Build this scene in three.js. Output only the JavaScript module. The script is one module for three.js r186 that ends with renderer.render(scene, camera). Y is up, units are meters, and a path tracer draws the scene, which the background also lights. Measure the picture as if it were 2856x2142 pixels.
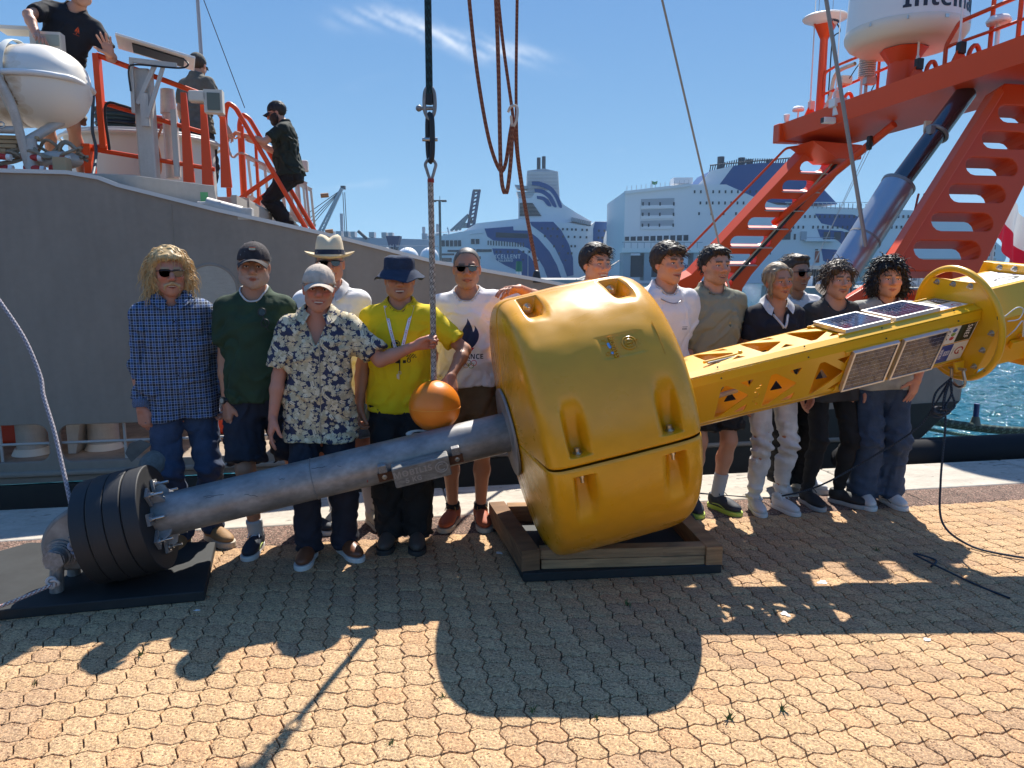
import * as THREE from 'three';
import { mergeGeometries, mergeVertices } from 'three/addons/utils/BufferGeometryUtils.js';
import { RoundedBoxGeometry } from 'three/addons/geometries/RoundedBoxGeometry.js';
import { ImprovedNoise } from 'three/addons/math/ImprovedNoise.js';
import { FontLoader } from 'three/addons/loaders/FontLoader.js';
import { TextGeometry } from 'three/addons/geometries/TextGeometry.js';

// ---------------------------------------------------------------- camera, sky, sun, exposure
const scene = new THREE.Scene();
const D2R = Math.PI / 180;
const camera = new THREE.PerspectiveCamera(55, 4 / 3, 0.05, 6000);
camera.position.set(0, 1.63, 0);
camera.rotation.set(-8.7 * D2R, 0, 0);
const renderer = new THREE.WebGLRenderer({ antialias: true });
renderer.toneMapping = THREE.LinearToneMapping;
renderer.toneMappingExposure = 1.8;
renderer.shadowMap.enabled = true;
const SUN_EL = 52 * D2R, SUN_AZ = 12 * D2R;                       // high and beyond the quay: shadows fall towards the viewer
const sunDir = new THREE.Vector3(Math.cos(SUN_EL) * Math.sin(SUN_AZ), Math.sin(SUN_EL), -Math.cos(SUN_EL) * Math.cos(SUN_AZ));
const sun = new THREE.DirectionalLight(new THREE.Color(1, 0.95, 0.87), 4.8);
sun.position.copy(sunDir).multiplyScalar(60);
sun.castShadow = true; sun.shadow.mapSize.set(4096, 4096); sun.shadow.bias = -0.0004;
Object.assign(sun.shadow.camera, { left: -14, right: 16, top: 14, bottom: -14, near: 1, far: 160 });
scene.add(sun, sun.target);
const perlin = new ImprovedNoise();
const pn = (x, y, z) => perlin.noise(x + 100.3, y + 57.1, z + 31.7);
const fbm = (x, y, z, n = 4) => { let a = 0, s = 1, t = 0; for (let i = 0; i < n; i++) { a += s * pn(x, y, z); t += s; x *= 2.03; y *= 2.03; z *= 2.03; s *= 0.5; } return a / t; };
const sstep = (a, b, x) => { const t = Math.min(1, Math.max(0, (x - a) / (b - a))); return t * t * (3 - 2 * t); };
const lerp = (a, b, t) => a + (b - a) * t;
{ // clear Mediterranean sky: air brightening towards the horizon and the sun, thin cirrus streaks
  const W = 2048, H = 1024, data = new Float32Array(W * H * 4);
  for (let j = 0; j < H; j++) for (let i = 0; i < W; i++) {
    const el = ((j + 0.5) / H - 0.5) * Math.PI, az = ((i + 0.5) / W - 0.5) * 2 * Math.PI;
    const dx = Math.cos(el) * Math.cos(az), dy = Math.sin(el), dz = Math.cos(el) * Math.sin(az);
    const e = Math.max(0, dy), h = Math.exp(-e * 3.4);
    const mu = dx * sunDir.x + dy * sunDir.y + dz * sunDir.z;
    let r = lerp(0.020, 0.235, h), g = lerp(0.105, 0.415, h), b = lerp(0.33, 0.57, h);
    const glow = 0.05 * Math.pow(Math.max(0, mu), 6) + 0.5 * Math.pow(Math.max(0, mu), 60);
    r += glow; g += glow * 1.0; b += glow * 0.95;
    if (dy > 0.02) { // cirrus on a high sheet
      const cx = dx / (dy + 0.06), cz = dz / (dy + 0.06);
      const wx = cx + 0.5 * fbm(cx * 0.4, cz * 0.4, 3.3, 3), wz = cz + 0.5 * fbm(cx * 0.4, cz * 0.4, 8.8, 3);
      const u = wx * 0.8 + wz * 0.3, v = wz * 0.7 - wx * 0.45;
      let c = fbm(u * 0.55, v * 1.7, 1.7, 5) + 0.55 * fbm(u * 2.2, v * 5, 5.2, 4);
      c = sstep(0.34, 0.85, c) * sstep(0.03, 0.14, dy);
      // the streak that crosses the upper middle of the view
      const a2 = Math.atan2(dx, -dz), e2 = Math.asin(dy);
      const sx = (a2 + 0.085) / 0.115, sy = (e2 - (0.292 - 0.16 * (a2 + 0.1) - 0.55 * (a2 + 0.1) ** 2 + 0.006 * Math.sin(a2 * 30))) / 0.0115;
      const wisp = Math.exp(-(sx ** 4) * 0.8 - sy * sy) * sstep(-0.35, 0.55, fbm(a2 * 34 + e2 * 20, e2 * 110 + a2 * 44, 2.1, 5) + 0.02);
      const sx2 = (a2 - 0.335) / 0.05, sy2 = (e2 - 0.098) / 0.011;
      const wisp2 = Math.exp(-sx2 * sx2 - sy2 * sy2) * sstep(-0.3, 0.5, fbm(a2 * 40, e2 * 90, 6.1, 4)) * 0.55;
      const k = Math.min(0.8, c * 0.3 + wisp * 0.95 + wisp2);
      r = lerp(r, 0.56, k); g = lerp(g, 0.60, k); b = lerp(b, 0.66, k);
    }
    if (dy < 0) { r = 0.30; g = 0.36; b = 0.42; }
    const o = (j * W + i) * 4; data[o] = r; data[o + 1] = g; data[o + 2] = b; data[o + 3] = 1;
  }
  const t = new THREE.DataTexture(data, W, H, THREE.RGBAFormat, THREE.FloatType);
  t.mapping = THREE.EquirectangularReflectionMapping; t.magFilter = THREE.LinearFilter; t.minFilter = THREE.LinearFilter; t.needsUpdate = true;
  scene.background = t; scene.environment = t;
}
scene.fog = new THREE.FogExp2(0xcfe2f2, 0.00022);

// ---------------------------------------------------------------- helpers
function rng(seed) { let a = seed >>> 0; return () => { a |= 0; a = a + 0x6D2B79F5 | 0; let t = Math.imul(a ^ a >>> 15, 1 | a); t = t + Math.imul(t ^ t >>> 7, 61 | t) ^ t; return ((t ^ t >>> 14) >>> 0) / 4294967296; }; }
const V = (x, y, z) => new THREE.Vector3(x, y, z);
const lin = (r, g, b) => new THREE.Color().setRGB(r, g, b);
function mat(color, roughness = 0.6, o = {}) { return new THREE.MeshPhysicalMaterial({ color: Array.isArray(color) ? lin(...color) : color, roughness, ...o }); }
const used = new Map();
function numbered(n) { const k = used.get(n) ?? 0; used.set(n, k + 1); return k ? n + '_' + String(k).padStart(3, '0') : n; }
const clean = (g) => { const q = g.index ? g.toNonIndexed() : g; for (const k of Object.keys(q.attributes)) if (!['position', 'normal', 'uv'].includes(k)) q.deleteAttribute(k); if (!q.attributes.uv) q.setAttribute('uv', new THREE.Float32BufferAttribute(new Float32Array(q.attributes.position.count * 2), 2)); if (!q.attributes.normal) q.computeVertexNormals(); q.morphAttributes = {}; return q; };
const join = (list) => { list = list.flat(Infinity); return list.length === 1 ? list[0] : mergeGeometries(list.map(clean), false); };
function obj(name, geos, material, parent = scene, label) {
  const m = new THREE.Mesh(Array.isArray(geos) ? join(geos) : geos, material);
  m.name = parent === scene ? numbered(name) : name; m.castShadow = m.receiveShadow = true; parent.add(m);
  if (label) m.userData.label = label;
  return m;
}
function thing(name, label, category, pos = [0, 0, 0], turn = 0, group) {
  const o = new THREE.Group(); o.name = numbered(name); scene.add(o); o.position.set(...pos); o.rotation.y = turn;
  o.userData = { label, category }; if (group) o.userData.group = group; return o;
}
function tag(o, label, category, group) { Object.assign(o.userData, { label, category }); if (group) o.userData.group = group; return o; }
function struct(name, geos, material) { const m = obj(name, geos, material); m.userData.kind = 'structure'; return m; }
const box = (w, h, d, x = 0, y = 0, z = 0) => new THREE.BoxGeometry(w, h, d).translate(x, y, z);
const rbox = (w, h, d, x = 0, y = 0, z = 0, r = 0.01, s = 2) => new RoundedBoxGeometry(w, h, d, s, r).translate(x, y, z);
const sph = (r, x = 0, y = 0, z = 0, a = 16, b = 12) => new THREE.SphereGeometry(r, a, b).translate(x, y, z);
const cyl = (r0, r1, h, x = 0, y = 0, z = 0, n = 20) => new THREE.CylinderGeometry(r1, r0, h, n).translate(x, y, z);  // r0 bottom, r1 top, centred
const UP = V(0, 1, 0);
function rod(a, b, r, r2 = r, n = 10) { // straight bar from a to b
  a = V(...a); b = V(...b); const d = b.clone().sub(a), L = d.length();
  return new THREE.CylinderGeometry(r2, r, L, n).applyQuaternion(new THREE.Quaternion().setFromUnitVectors(UP, d.normalize())).translate((a.x + b.x) / 2, (a.y + b.y) / 2, (a.z + b.z) / 2);
}
function beam(a, b, w, h) { // square bar from a to b, h measured upwards
  a = V(...a); b = V(...b); const d = b.clone().sub(a), L = d.length(), q = new THREE.Matrix4(), x = d.clone().normalize();
  let y = Math.abs(x.y) > 0.95 ? V(0, 0, 1) : V(0, 1, 0); const z = x.clone().cross(y).normalize(); y = z.clone().cross(x);
  q.makeBasis(x, y, z); return new THREE.BoxGeometry(L, h, w).applyMatrix4(q).translate((a.x + b.x) / 2, (a.y + b.y) / 2, (a.z + b.z) / 2);
}
function tube(pts, r, seg = 48, n = 8, closed = false, tension = 0.5) { return new THREE.TubeGeometry(new THREE.CatmullRomCurve3(pts.map((p) => V(...p)), closed, 'catmullrom', tension), seg, r, n, closed); }
function pipe(pts, r, n = 8, bend = 0.06) { // bars with rounded corners
  const P = pts.map((p) => V(...p)), path = new THREE.CurvePath(); let last = P[0];
  for (let i = 1; i < P.length - 1; i++) {
    const a = P[i - 1].clone().sub(P[i]), b = P[i + 1].clone().sub(P[i]), k = Math.min(bend, a.length() * 0.45, b.length() * 0.45);
    const p = P[i].clone().addScaledVector(a.normalize(), k), q = P[i].clone().addScaledVector(b.normalize(), k);
    path.add(new THREE.LineCurve3(last, p)); path.add(new THREE.QuadraticBezierCurve3(p, P[i], q)); last = q;
  }
  path.add(new THREE.LineCurve3(last, P[P.length - 1]));
  return join(path.curves.map((c) => new THREE.TubeGeometry(c, c.isLineCurve3 ? 1 : 6, r, n)));
}
const shape = (pts, holes = []) => { const s = new THREE.Shape(pts.map((p) => new THREE.Vector2(...p))); for (const h of holes) s.holes.push(new THREE.Path(h.map((p) => new THREE.Vector2(...p)))); return s; };
const ext = (s, depth, bevel = 0, seg = 1, curve = 8) => new THREE.ExtrudeGeometry(s, { depth, bevelEnabled: bevel > 0, bevelThickness: bevel, bevelSize: bevel, bevelOffset: -bevel, bevelSegments: seg, curveSegments: curve });
const lathe = (pts, n = 32, a0 = 0, a1 = Math.PI * 2) => new THREE.LatheGeometry(pts.map((p) => new THREE.Vector2(...p)), n, a0, a1);
const rotX = (g, a) => g.rotateX(a), rotY = (g, a) => g.rotateY(a), rotZ = (g, a) => g.rotateZ(a);
const hexBolt = (r, h, shank = 0) => join([cyl(r * 1.5, r * 1.5, h * 0.25, 0, h * 0.12, 0, 16), cyl(r, r, h, 0, h * 0.62, 0, 6), ...(shank ? [cyl(r * 0.55, r * 0.55, shank, 0, h + shank / 2, 0, 8)] : [])]);
const aim = (g, dir, at) => g.applyQuaternion(new THREE.Quaternion().setFromUnitVectors(UP, V(...dir).normalize())).translate(...at);
// procedural textures
function grey(W, H, fn, rep = 1, srgb = false) { // fn(u, v) -> number or [r, g, b]
  const d = new Uint8Array(W * H * 4);
  for (let j = 0; j < H; j++) for (let i = 0; i < W; i++) {
    const c = fn(i / W, j / H), o = (j * W + i) * 4, a = Array.isArray(c) ? c : [c, c, c];
    for (let k = 0; k < 3; k++) d[o + k] = Math.max(0, Math.min(255, a[k] * 255)); d[o + 3] = 255;
  }
  const t = new THREE.DataTexture(d, W, H); t.wrapS = t.wrapT = THREE.RepeatWrapping; t.magFilter = THREE.LinearFilter; t.minFilter = THREE.LinearMipmapLinearFilter; t.generateMipmaps = true;
  if (srgb) t.colorSpace = THREE.SRGBColorSpace; t.repeat.set(rep, rep); t.needsUpdate = true; return t;
}
// noise that tiles over the unit square
function tnoise(u, v, f, z = 0, n = 4) {
  const s = (a, b) => fbm(a * f, b * f, z, n), w = (x) => x; const a = s(u, v), b = s(u - 1, v), c = s(u, v - 1), d = s(u - 1, v - 1);
  return lerp(lerp(a, b, w(u)), lerp(c, d, w(u)), w(v));
}
const rep = (t, r, r2 = r) => { const c = t.clone(); c.repeat.set(r, r2); c.needsUpdate = true; return c; };
function canvasTex(w, h, draw, alpha = false) {
  const c = document.createElement('canvas'); c.width = w; c.height = h; const x = c.getContext('2d'); draw(x, w, h);
  const t = new THREE.CanvasTexture(c); t.colorSpace = THREE.SRGBColorSpace; t.magFilter = THREE.LinearFilter; t.anisotropy = 8; return t;
}
const fontBold = await new FontLoader().loadAsync('fonts/droid/droid_sans_bold.typeface.json');
const text3d = (s, size, depth) => { const g = new TextGeometry(s, { font: fontBold, size, depth, curveSegments: 4, bevelEnabled: false }); g.computeBoundingBox(); return g.translate(-(g.boundingBox.max.x + g.boundingBox.min.x) / 2, -(g.boundingBox.max.y + g.boundingBox.min.y) / 2, 0); };
// uv in metres from position along two axes
function uvBy(g, fu, fv) { const p = g.attributes.position, uv = new Float32Array(p.count * 2); for (let i = 0; i < p.count; i++) { uv[2 * i] = fu(p.getX(i), p.getY(i), p.getZ(i)); uv[2 * i + 1] = fv(p.getX(i), p.getY(i), p.getZ(i)); } g.setAttribute('uv', new THREE.BufferAttribute(uv, 2)); return g; }
const uvBox = (g) => { g = g.index ? g.toNonIndexed() : g; if (!g.attributes.normal) g.computeVertexNormals(); const p = g.attributes.position, n = g.attributes.normal, uv = new Float32Array(p.count * 2);
  for (let i = 0; i < p.count; i++) { const ax = Math.abs(n.getX(i)), ay = Math.abs(n.getY(i)), az = Math.abs(n.getZ(i)); const x = p.getX(i), y = p.getY(i), z = p.getZ(i);
    if (ay >= ax && ay >= az) { uv[2 * i] = x; uv[2 * i + 1] = z; } else if (ax >= az) { uv[2 * i] = z; uv[2 * i + 1] = y; } else { uv[2 * i] = x; uv[2 * i + 1] = y; } }
  g.setAttribute('uv', new THREE.BufferAttribute(uv, 2)); return g; };
// quay frame: local x along the quay, local -z out over the water
const QP = [0, 0, -5.42], QA = 10 * D2R;
const atQuay = (name, label, category, group) => thing(name, label, category, QP, QA, group);
const inQuay = (o) => { o.position.set(...QP); o.rotation.y = QA; return o; };
const toWorld = (s, y, t) => [QP[0] + s * Math.cos(QA) - t * Math.sin(QA), y, QP[2] - s * Math.sin(QA) - t * Math.cos(QA)];
// shared grain
const T_fine = grey(256, 256, (u, v) => 0.5 + 0.9 * tnoise(u, v, 24, 1.1, 4));
const T_blot = grey(512, 512, (u, v) => 0.5 + 0.8 * tnoise(u, v, 5, 4.4, 5));
// ---------------------------------------------------------------- pavement, quay, water
const grainPx = rng(11);
const grainTile = (() => { // exposed sand-coloured grains, cells from jittered points
  const N = 512, G = 96, pts = []; const R = rng(5);
  for (let j = 0; j < G; j++) for (let i = 0; i < G; i++) pts.push([(i + R()) / G, (j + R()) / G, R(), R()]);
  return (u, v) => { const ci = Math.floor(u * G), cj = Math.floor(v * G); let best = 9, id = 0, sec = 9;
    for (let b = -1; b <= 1; b++) for (let a = -1; a <= 1; a++) { const k = ((cj + b + G) % G) * G + (ci + a + G) % G; let dx = pts[k][0] - u, dy = pts[k][1] - v; dx -= Math.round(dx); dy -= Math.round(dy); const d = dx * dx + dy * dy; if (d < best) { sec = best; best = d; id = k; } else if (d < sec) sec = d; }
    return [pts[id][2], Math.sqrt(sec) - Math.sqrt(best), pts[id][3]]; };
})();
const paverTex = grey(768, 768, (u, v) => { const [a, e, c] = grainTile(u, v); const n = tnoise(u, v, 4, 2.2, 4); const k = (e > 0.0014 ? 1 : 0.8) * (0.82 + 0.34 * a + 0.2 * n); return c > 0.95 ? [0.58 * k, 0.52 * k, 0.47 * k] : [0.90 * k, 0.865 * k + 0.02 * c, 0.80 * k + 0.06 * c]; }, 1, true);
const paverBump = grey(768, 768, (u, v) => { const [a, e] = grainTile(u, v); return Math.min(1, 0.3 * a + e * 90 + 0.25 * tnoise(u, v, 8, 7, 3)); });
const aggTex = grey(768, 768, (u, v) => { const [a, e, c] = grainTile(u, v); const k = (e > 0.0012 ? 1 : 0.55) * (0.55 + 0.75 * a) + 0.25 * tnoise(u, v, 3, 9, 4); return c > 0.7 ? [0.72 * k, 0.66 * k, 0.6 * k] : [0.66 * k, 0.56 * k, 0.51 * k]; }, 1, true);
{
  const R = rng(77), C = 0.1115, NS = 4;                            // wavy interlocking blocks on a square pitch
  const wave = (u) => { const k = u * 2 * Math.PI; return 0.0125 * Math.max(-0.85, Math.min(0.85, 1.25 * Math.sin(k))); };
  const variant = (seed) => { // one block, chamfered rim, a little uneven
    const r = rng(seed), half = C / 2 - 0.0024, P = [];
    const sides = [[-1, -1, 1, 0], [1, -1, 0, 1], [1, 1, -1, 0], [-1, 1, 0, -1]];
    for (const [sx, sy, dx, dy] of sides) for (let i = 0; i < NS; i++) { const u = i / NS; let x = sx * half + dx * 2 * half * u, y = sy * half + dy * 2 * half * u; const w = dx ? wave((x + half) / (2 * half)) : wave((y + half) / (2 * half)); if (dx) y += w; else x += w; P.push([x + (r() - 0.5) * 0.0012, y + (r() - 0.5) * 0.0012]); }
    const n = P.length, pos = [], put = (p, k, h) => pos.push(p[0] * k, h, -p[1] * k), idx = [];
    for (const p of P) put(p, 1, -0.014); for (const p of P) put(p, 1, -0.003 - 0.0012 * r()); for (const p of P) put(p, 0.95 - 0.012 * r(), 0.0005 * r()); put([0, 0], 1, 0.0012);
    for (let i = 0; i < n; i++) { const j = (i + 1) % n; for (const o of [0, n]) idx.push(o + i, o + j, o + n + j, o + i, o + n + j, o + n + i); idx.push(2 * n + i, 2 * n + j, 3 * n); }
    const g = new THREE.BufferGeometry(); g.setAttribute('position', new THREE.Float32BufferAttribute(pos, 3)); g.setIndex(idx); const ox = r() * 0.7, oy = r() * 0.7;
    uvBy(g, (x) => (x + ox) * 1.6, (x, y, z) => (z + oy) * 1.6); g.computeVertexNormals(); return g;
  };
  const geos = [1, 2, 3, 4, 5, 6].map(variant);
  const tones = [[0.69, 0.47, 0.275], [0.66, 0.44, 0.25], [0.67, 0.42, 0.235], [0.62, 0.405, 0.235], [0.58, 0.38, 0.23], [0.68, 0.455, 0.26]];
  const mats = tones.map((c) => mat(c, 0.92, { map: paverTex, bumpMap: paverBump, bumpScale: 0.0016 }));
  const pavement = new THREE.Group(); pavement.name = 'pavement'; pavement.userData.kind = 'structure'; inQuay(pavement); scene.add(pavement);
  const bed = mat([0.155, 0.118, 0.088], 1, { map: aggTex });
  obj('joint_sand', uvBy(new THREE.PlaneGeometry(44, 30).rotateX(-Math.PI / 2).translate(2, -0.0105, 15 + 0.93), (x) => x * 2, (x, y, z) => z * 2), bed, pavement);
  const eye = V(0, 1.63, 0), cells = [];
  for (let j = 0; j < 62; j++) for (let i = -62; i < 78; i++) {
    const s = (i + 0.5) * C, z = 0.915 + (j + 0.5) * C, w = toWorld(s, 0, -z); if (w[2] > -1.5) continue;
    const depth = -w[2] * 0.988 + 0.247, px = Math.abs(w[0]) / depth; if (px > 0.85) continue;
    cells.push([s, z, depth + (px > 0.69 ? 100 : 0) + (depth < 2.25 ? 100 : 0)]);
  }
  cells.sort((a, b) => a[2] - b[2]);
  const rest = tones.map(() => []);
  cells.forEach(([s, z], k) => {
    const pick = fbm(s * 1.3, z * 1.3, 9.9, 3) * 1.6 + (R() - 0.5) * 1.1, m = pick > 0.32 ? 0 : pick > 0.1 ? 5 : pick > -0.12 ? 1 : pick > -0.3 ? 2 : pick > -0.45 ? 3 : 4;
    const gi = Math.floor(R() * 6), turn = 0, h = (R() - 0.5) * 0.003, tx = (R() - 0.5) * 0.022, tz = (R() - 0.5) * 0.022;
    if (k < 300) { const b = obj('paving_block', geos[gi], mats[m], pavement); b.position.set(s, h, z); b.rotation.set(tx, turn, tz); }
    else rest[m].push(geos[gi].clone().applyMatrix4(new THREE.Matrix4().makeRotationFromEuler(new THREE.Euler(tx, turn, tz)).setPosition(s, h, z)));
  });
  rest.forEach((l, m) => { if (l.length) obj('paving_block_field', l, mats[m], pavement).userData.kind = 'stuff'; });
  // tufts of weed and specks in the joints
  const leaf = mat([0.11, 0.16, 0.05], 0.8);
  for (const [s, z, k] of [[-0.42, 2.85, 1], [0.5, 3.0, 1.2], [0.28, 3.02, 1.3], [0.22, 2.05, 1.1], [-2.0, 2.15, 1.2], [-0.2, 2.93, 0.9], [-0.75, 2.7, 0.8], [-0.95, 2.95, 0.8], [1.15, 2.6, 0.7], [-2.35, 2.32, 0.8], [1.9, 1.62, 0.9]]) {
    const r = rng(s * 1000 + 99), gs = [];
    for (let q = 0; q < 11; q++) { const a = r() * 6.28, l = (0.012 + 0.016 * r()) * k; const g = new THREE.PlaneGeometry(0.006 * k, l, 1, 3).translate(0, l / 2, 0); const p = g.attributes.position; for (let i = 0; i < p.count; i++) { const y = p.getY(i) / l; p.setX(i, p.getX(i) * (1 - 0.8 * y * y)); p.setZ(i, y * y * l * 0.9); } gs.push(g.rotateY(a).translate((r() - 0.5) * 0.02, -0.004, (r() - 0.5) * 0.02)); }
    const m = obj('weed', gs, leaf); inQuay(m); const w = toWorld(s, 0, -z); m.position.set(...w); tag(m, 'small green weed tuft growing in a joint between the paving blocks', 'weed', 'weeds in the paving joints');
  }
  const drop = mat([0.75, 0.74, 0.70], 0.9);
  for (const [s, z, k] of [[0.93, 2.28, 1.2], [1.32, 1.98, 1.4], [1.42, 2.62, 0.8], [1.75, 3.05, 1.1], [-0.3, 1.28, 0.9], [-1.86, 1.75, 0.6]]) {
    const r = rng(s * 777 + 5), pts = []; for (let i = 0; i < 11; i++) { const a = i / 11 * 6.283, q = (0.008 + 0.012 * r()) * k; pts.push([Math.cos(a) * q * 1.5, Math.sin(a) * q]); }
    const m = obj('droppings_splash', ext(shape(pts), 0.0015).rotateX(-Math.PI / 2), drop); m.position.set(...toWorld(s, 0.0025, -z)); m.rotation.y = r() * 3; tag(m, 'dried white bird dropping splashed on the paving', 'splash', 'bird droppings on the paving');
  }
  // strip of washed aggregate with a crack or two, then the pale stone coping slabs
  const aggMat = mat([0.56, 0.47, 0.42], 0.95, { map: aggTex, bumpMap: paverBump, bumpScale: 0.003 });
  const strip = (x0, x1, z0, z1, nx, nz, amp, seed) => { const g = new THREE.PlaneGeometry(x1 - x0, z1 - z0, nx, nz).rotateX(-Math.PI / 2).translate((x0 + x1) / 2, 0, (z0 + z1) / 2); const p = g.attributes.position; for (let i = 0; i < p.count; i++) p.setY(i, amp * fbm(p.getX(i) * 6, p.getZ(i) * 6, seed, 3)); g.computeVertexNormals(); return g; };
  const agg = []; const breaks = [-20, -4.6, -1.42, 2.86, 5.2, 24];
  for (let i = 0; i < breaks.length - 1; i++) { const a = breaks[i] + 0.004, b = breaks[i + 1] - 0.004, n = Math.ceil((b - a) * 20); const g = strip(a, b, 0.566, 0.912, Math.min(n, 120), 8, 0.003, 3.3); const p = g.attributes.position; for (let q = 0; q < p.count; q++) { const z = p.getZ(q); if (z > 0.9) { p.setZ(q, z + 0.012 * fbm(p.getX(q) * 9, 0, 1, 3)); p.setY(q, p.getY(q) - 0.012); } else if (z > 0.86) p.setY(q, p.getY(q) + 0.002); } g.computeVertexNormals(); agg.push(uvBy(g, (x) => x * 1.4, (x, y, z) => z * 1.4)); }
  inQuay(struct('aggregate_strip', agg, aggMat));
  const stoneTex = grey(1024, 512, (u, v) => { const n = tnoise(u, v, 6, 12, 5), f = tnoise(u, v, 40, 13, 3), pit = tnoise(u, v * 1, 18, 15, 3); const k = 0.86 + 0.22 * n + 0.14 * f - (pit > 0.25 ? 0.22 : 0); return [0.97 * k, 0.94 * k, 0.89 * k]; }, 1, true);
  const stoneBump = grey(512, 512, (u, v) => 0.5 + 0.6 * tnoise(u, v, 18, 15, 5));
  const stone = mat([0.66, 0.63, 0.58], 0.93, { map: stoneTex, bumpMap: stoneBump, bumpScale: 0.006 });
  const quay = new THREE.Group(); quay.name = 'quay_edge'; quay.userData.kind = 'structure'; inQuay(quay); scene.add(quay);
  for (let i = -6, x = -12.4; i < 9; i++) { const w = 1.5 + 0.25 * R(); const a = x + 0.003, b = x + w - 0.003; x += w; const g = rbox(b - a, 0.5, 0.66, (a + b) / 2, -0.25 + 0.004, 0.232, 0.018, 2); const p = g.attributes.position; for (let q = 0; q < p.count; q++) if (p.getY(q) > -0.02) p.setY(q, p.getY(q) + 0.004 * fbm(p.getX(q) * 3, p.getZ(q) * 8, i, 3)); obj('coping_stone', uvBy(uvBox(g), (X, Y, Z) => X * 0.7 + i * 0.37, (X, Y, Z) => (Z + Y) * 1.4), stone, quay); }
  obj('quay_wall', [box(70, 4, 0.6, 5, -2.5, 0.28)], mat([0.62, 0.59, 0.54], 0.95, { map: stoneTex }), quay);
  struct('ground', new THREE.PlaneGeometry(900, 400).rotateX(-Math.PI / 2).translate(0, -0.02, 200 - 1.5).rotateY(0), mat([0.64, 0.44, 0.26], 1, { map: rep(paverTex, 300, 150) }));
}
// harbour water: real swell near by, finer ripples as relief
{
  const wb = grey(1024, 1024, (u, v) => 0.5 + 0.42 * tnoise(u, v, 9, 3.1, 3) + 0.34 * tnoise(u, v * 1, 26, 4.2, 3) + 0.18 * tnoise(u, v, 60, 6.2, 2));
  wb.repeat.set(1, 1);
  const water = mat([0.010, 0.088, 0.118], 0.07, { ior: 1.33, bumpMap: wb, bumpScale: 0.34, specularIntensity: 1 });
  const near = new THREE.PlaneGeometry(40, 40, 260, 260).rotateX(-Math.PI / 2).translate(18, 0, -21); const p = near.attributes.position;
  for (let i = 0; i < p.count; i++) { const x = p.getX(i), z = p.getZ(i); p.setY(i, 0.16 * fbm(x * 0.9, z * 1.7, 2.2, 3) + 0.05 * fbm(x * 3.2, z * 5, 7.2, 2)); }
  near.computeVertexNormals();
  const WL = -1.75;
  struct('harbour_water', uvBy(near, (x) => x / 7, (x, y, z) => z / 5), water).position.y = WL;
  const far = []; for (const [x0, x1, z0, z1] of [[-900, 900, -1400, -41], [-900, -2, -41, -5], [38, 900, -41, -1]]) far.push(uvBy(new THREE.PlaneGeometry(x1 - x0, z1 - z0, 8, 8).rotateX(-Math.PI / 2).translate((x0 + x1) / 2, 0, (z0 + z1) / 2), (x) => x / 9, (x, y, z) => z / 6));
  struct('far_water', far, water).position.y = WL + 0.004;
}
const each0 = (name, list, m, par) => list.forEach((g) => obj(name, g, m, par));
// ---------------------------------------------------------------- weather buoy lying on the quay (local x = its axis, y up, z to the viewer)
const yellowTex = grey(512, 512, (u, v) => { const n = tnoise(u, v, 4, 21, 5), s = tnoise(u * 1, v, 16, 23, 3); const k = 0.95 + 0.10 * n + 0.05 * s; return [k, k * 0.99, k * 0.97]; }, 1, true);
const yellowRough = grey(512, 512, (u, v) => 0.5 + 0.5 * tnoise(u, v, 6, 27, 5));
const M_yellowPE = mat([0.84, 0.385, 0.004], 0.62, { map: yellowTex, roughnessMap: yellowRough, bumpMap: T_blot, bumpScale: 0.0012, clearcoat: 0.25, clearcoatRoughness: 0.28 });
const M_yellow = mat([0.88, 0.455, 0.005], 0.33, { bumpMap: rep(T_blot, 2), bumpScale: 0.0006, clearcoat: 0.4, clearcoatRoughness: 0.15 });
const galvTex = grey(512, 512, (u, v) => { const n = tnoise(u, v, 7, 31, 4), f = tnoise(u, v * 1, 30, 33, 3), st = tnoise(u, v, 3, 35, 2); const k = 0.72 + 0.3 * n + 0.14 * f + 0.16 * st; return [k, k * 1.0, k * 1.0]; }, 1, true);
const galvRough = grey(512, 512, (u, v) => 0.58 + 0.4 * tnoise(u, v, 7, 31, 4));
const M_galv = mat([0.52, 0.50, 0.475], 0.75, { metalness: 0.25, map: galvTex, roughnessMap: galvRough, bumpMap: T_blot, bumpScale: 0.0012 });
const M_steel = mat([0.55, 0.54, 0.52], 0.28, { metalness: 1 });
const M_rubber = mat([0.018, 0.018, 0.019], 0.62, { bumpMap: T_fine, bumpScale: 0.0008 });
const M_black = mat([0.012, 0.012, 0.014], 0.5);
const FACES = [85, -35, 205].map((d) => d * D2R);
const buoy = thing('weather_buoy', 'large yellow weather buoy lying tilted on a wooden frame and a black mat', 'buoy', [-1.976, 0.346, -3.637]);
buoy.rotation.order = 'YZX'; buoy.rotation.set(0, 10 * D2R, 11.6 * D2R);
const faceM = (phi, d, x = 0) => new THREE.Matrix4().makeBasis(V(1, 0, 0), V(0, Math.cos(phi), -Math.sin(phi)), V(0, Math.sin(phi), Math.cos(phi))).setPosition(x, d * Math.sin(phi), d * Math.cos(phi));
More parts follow.
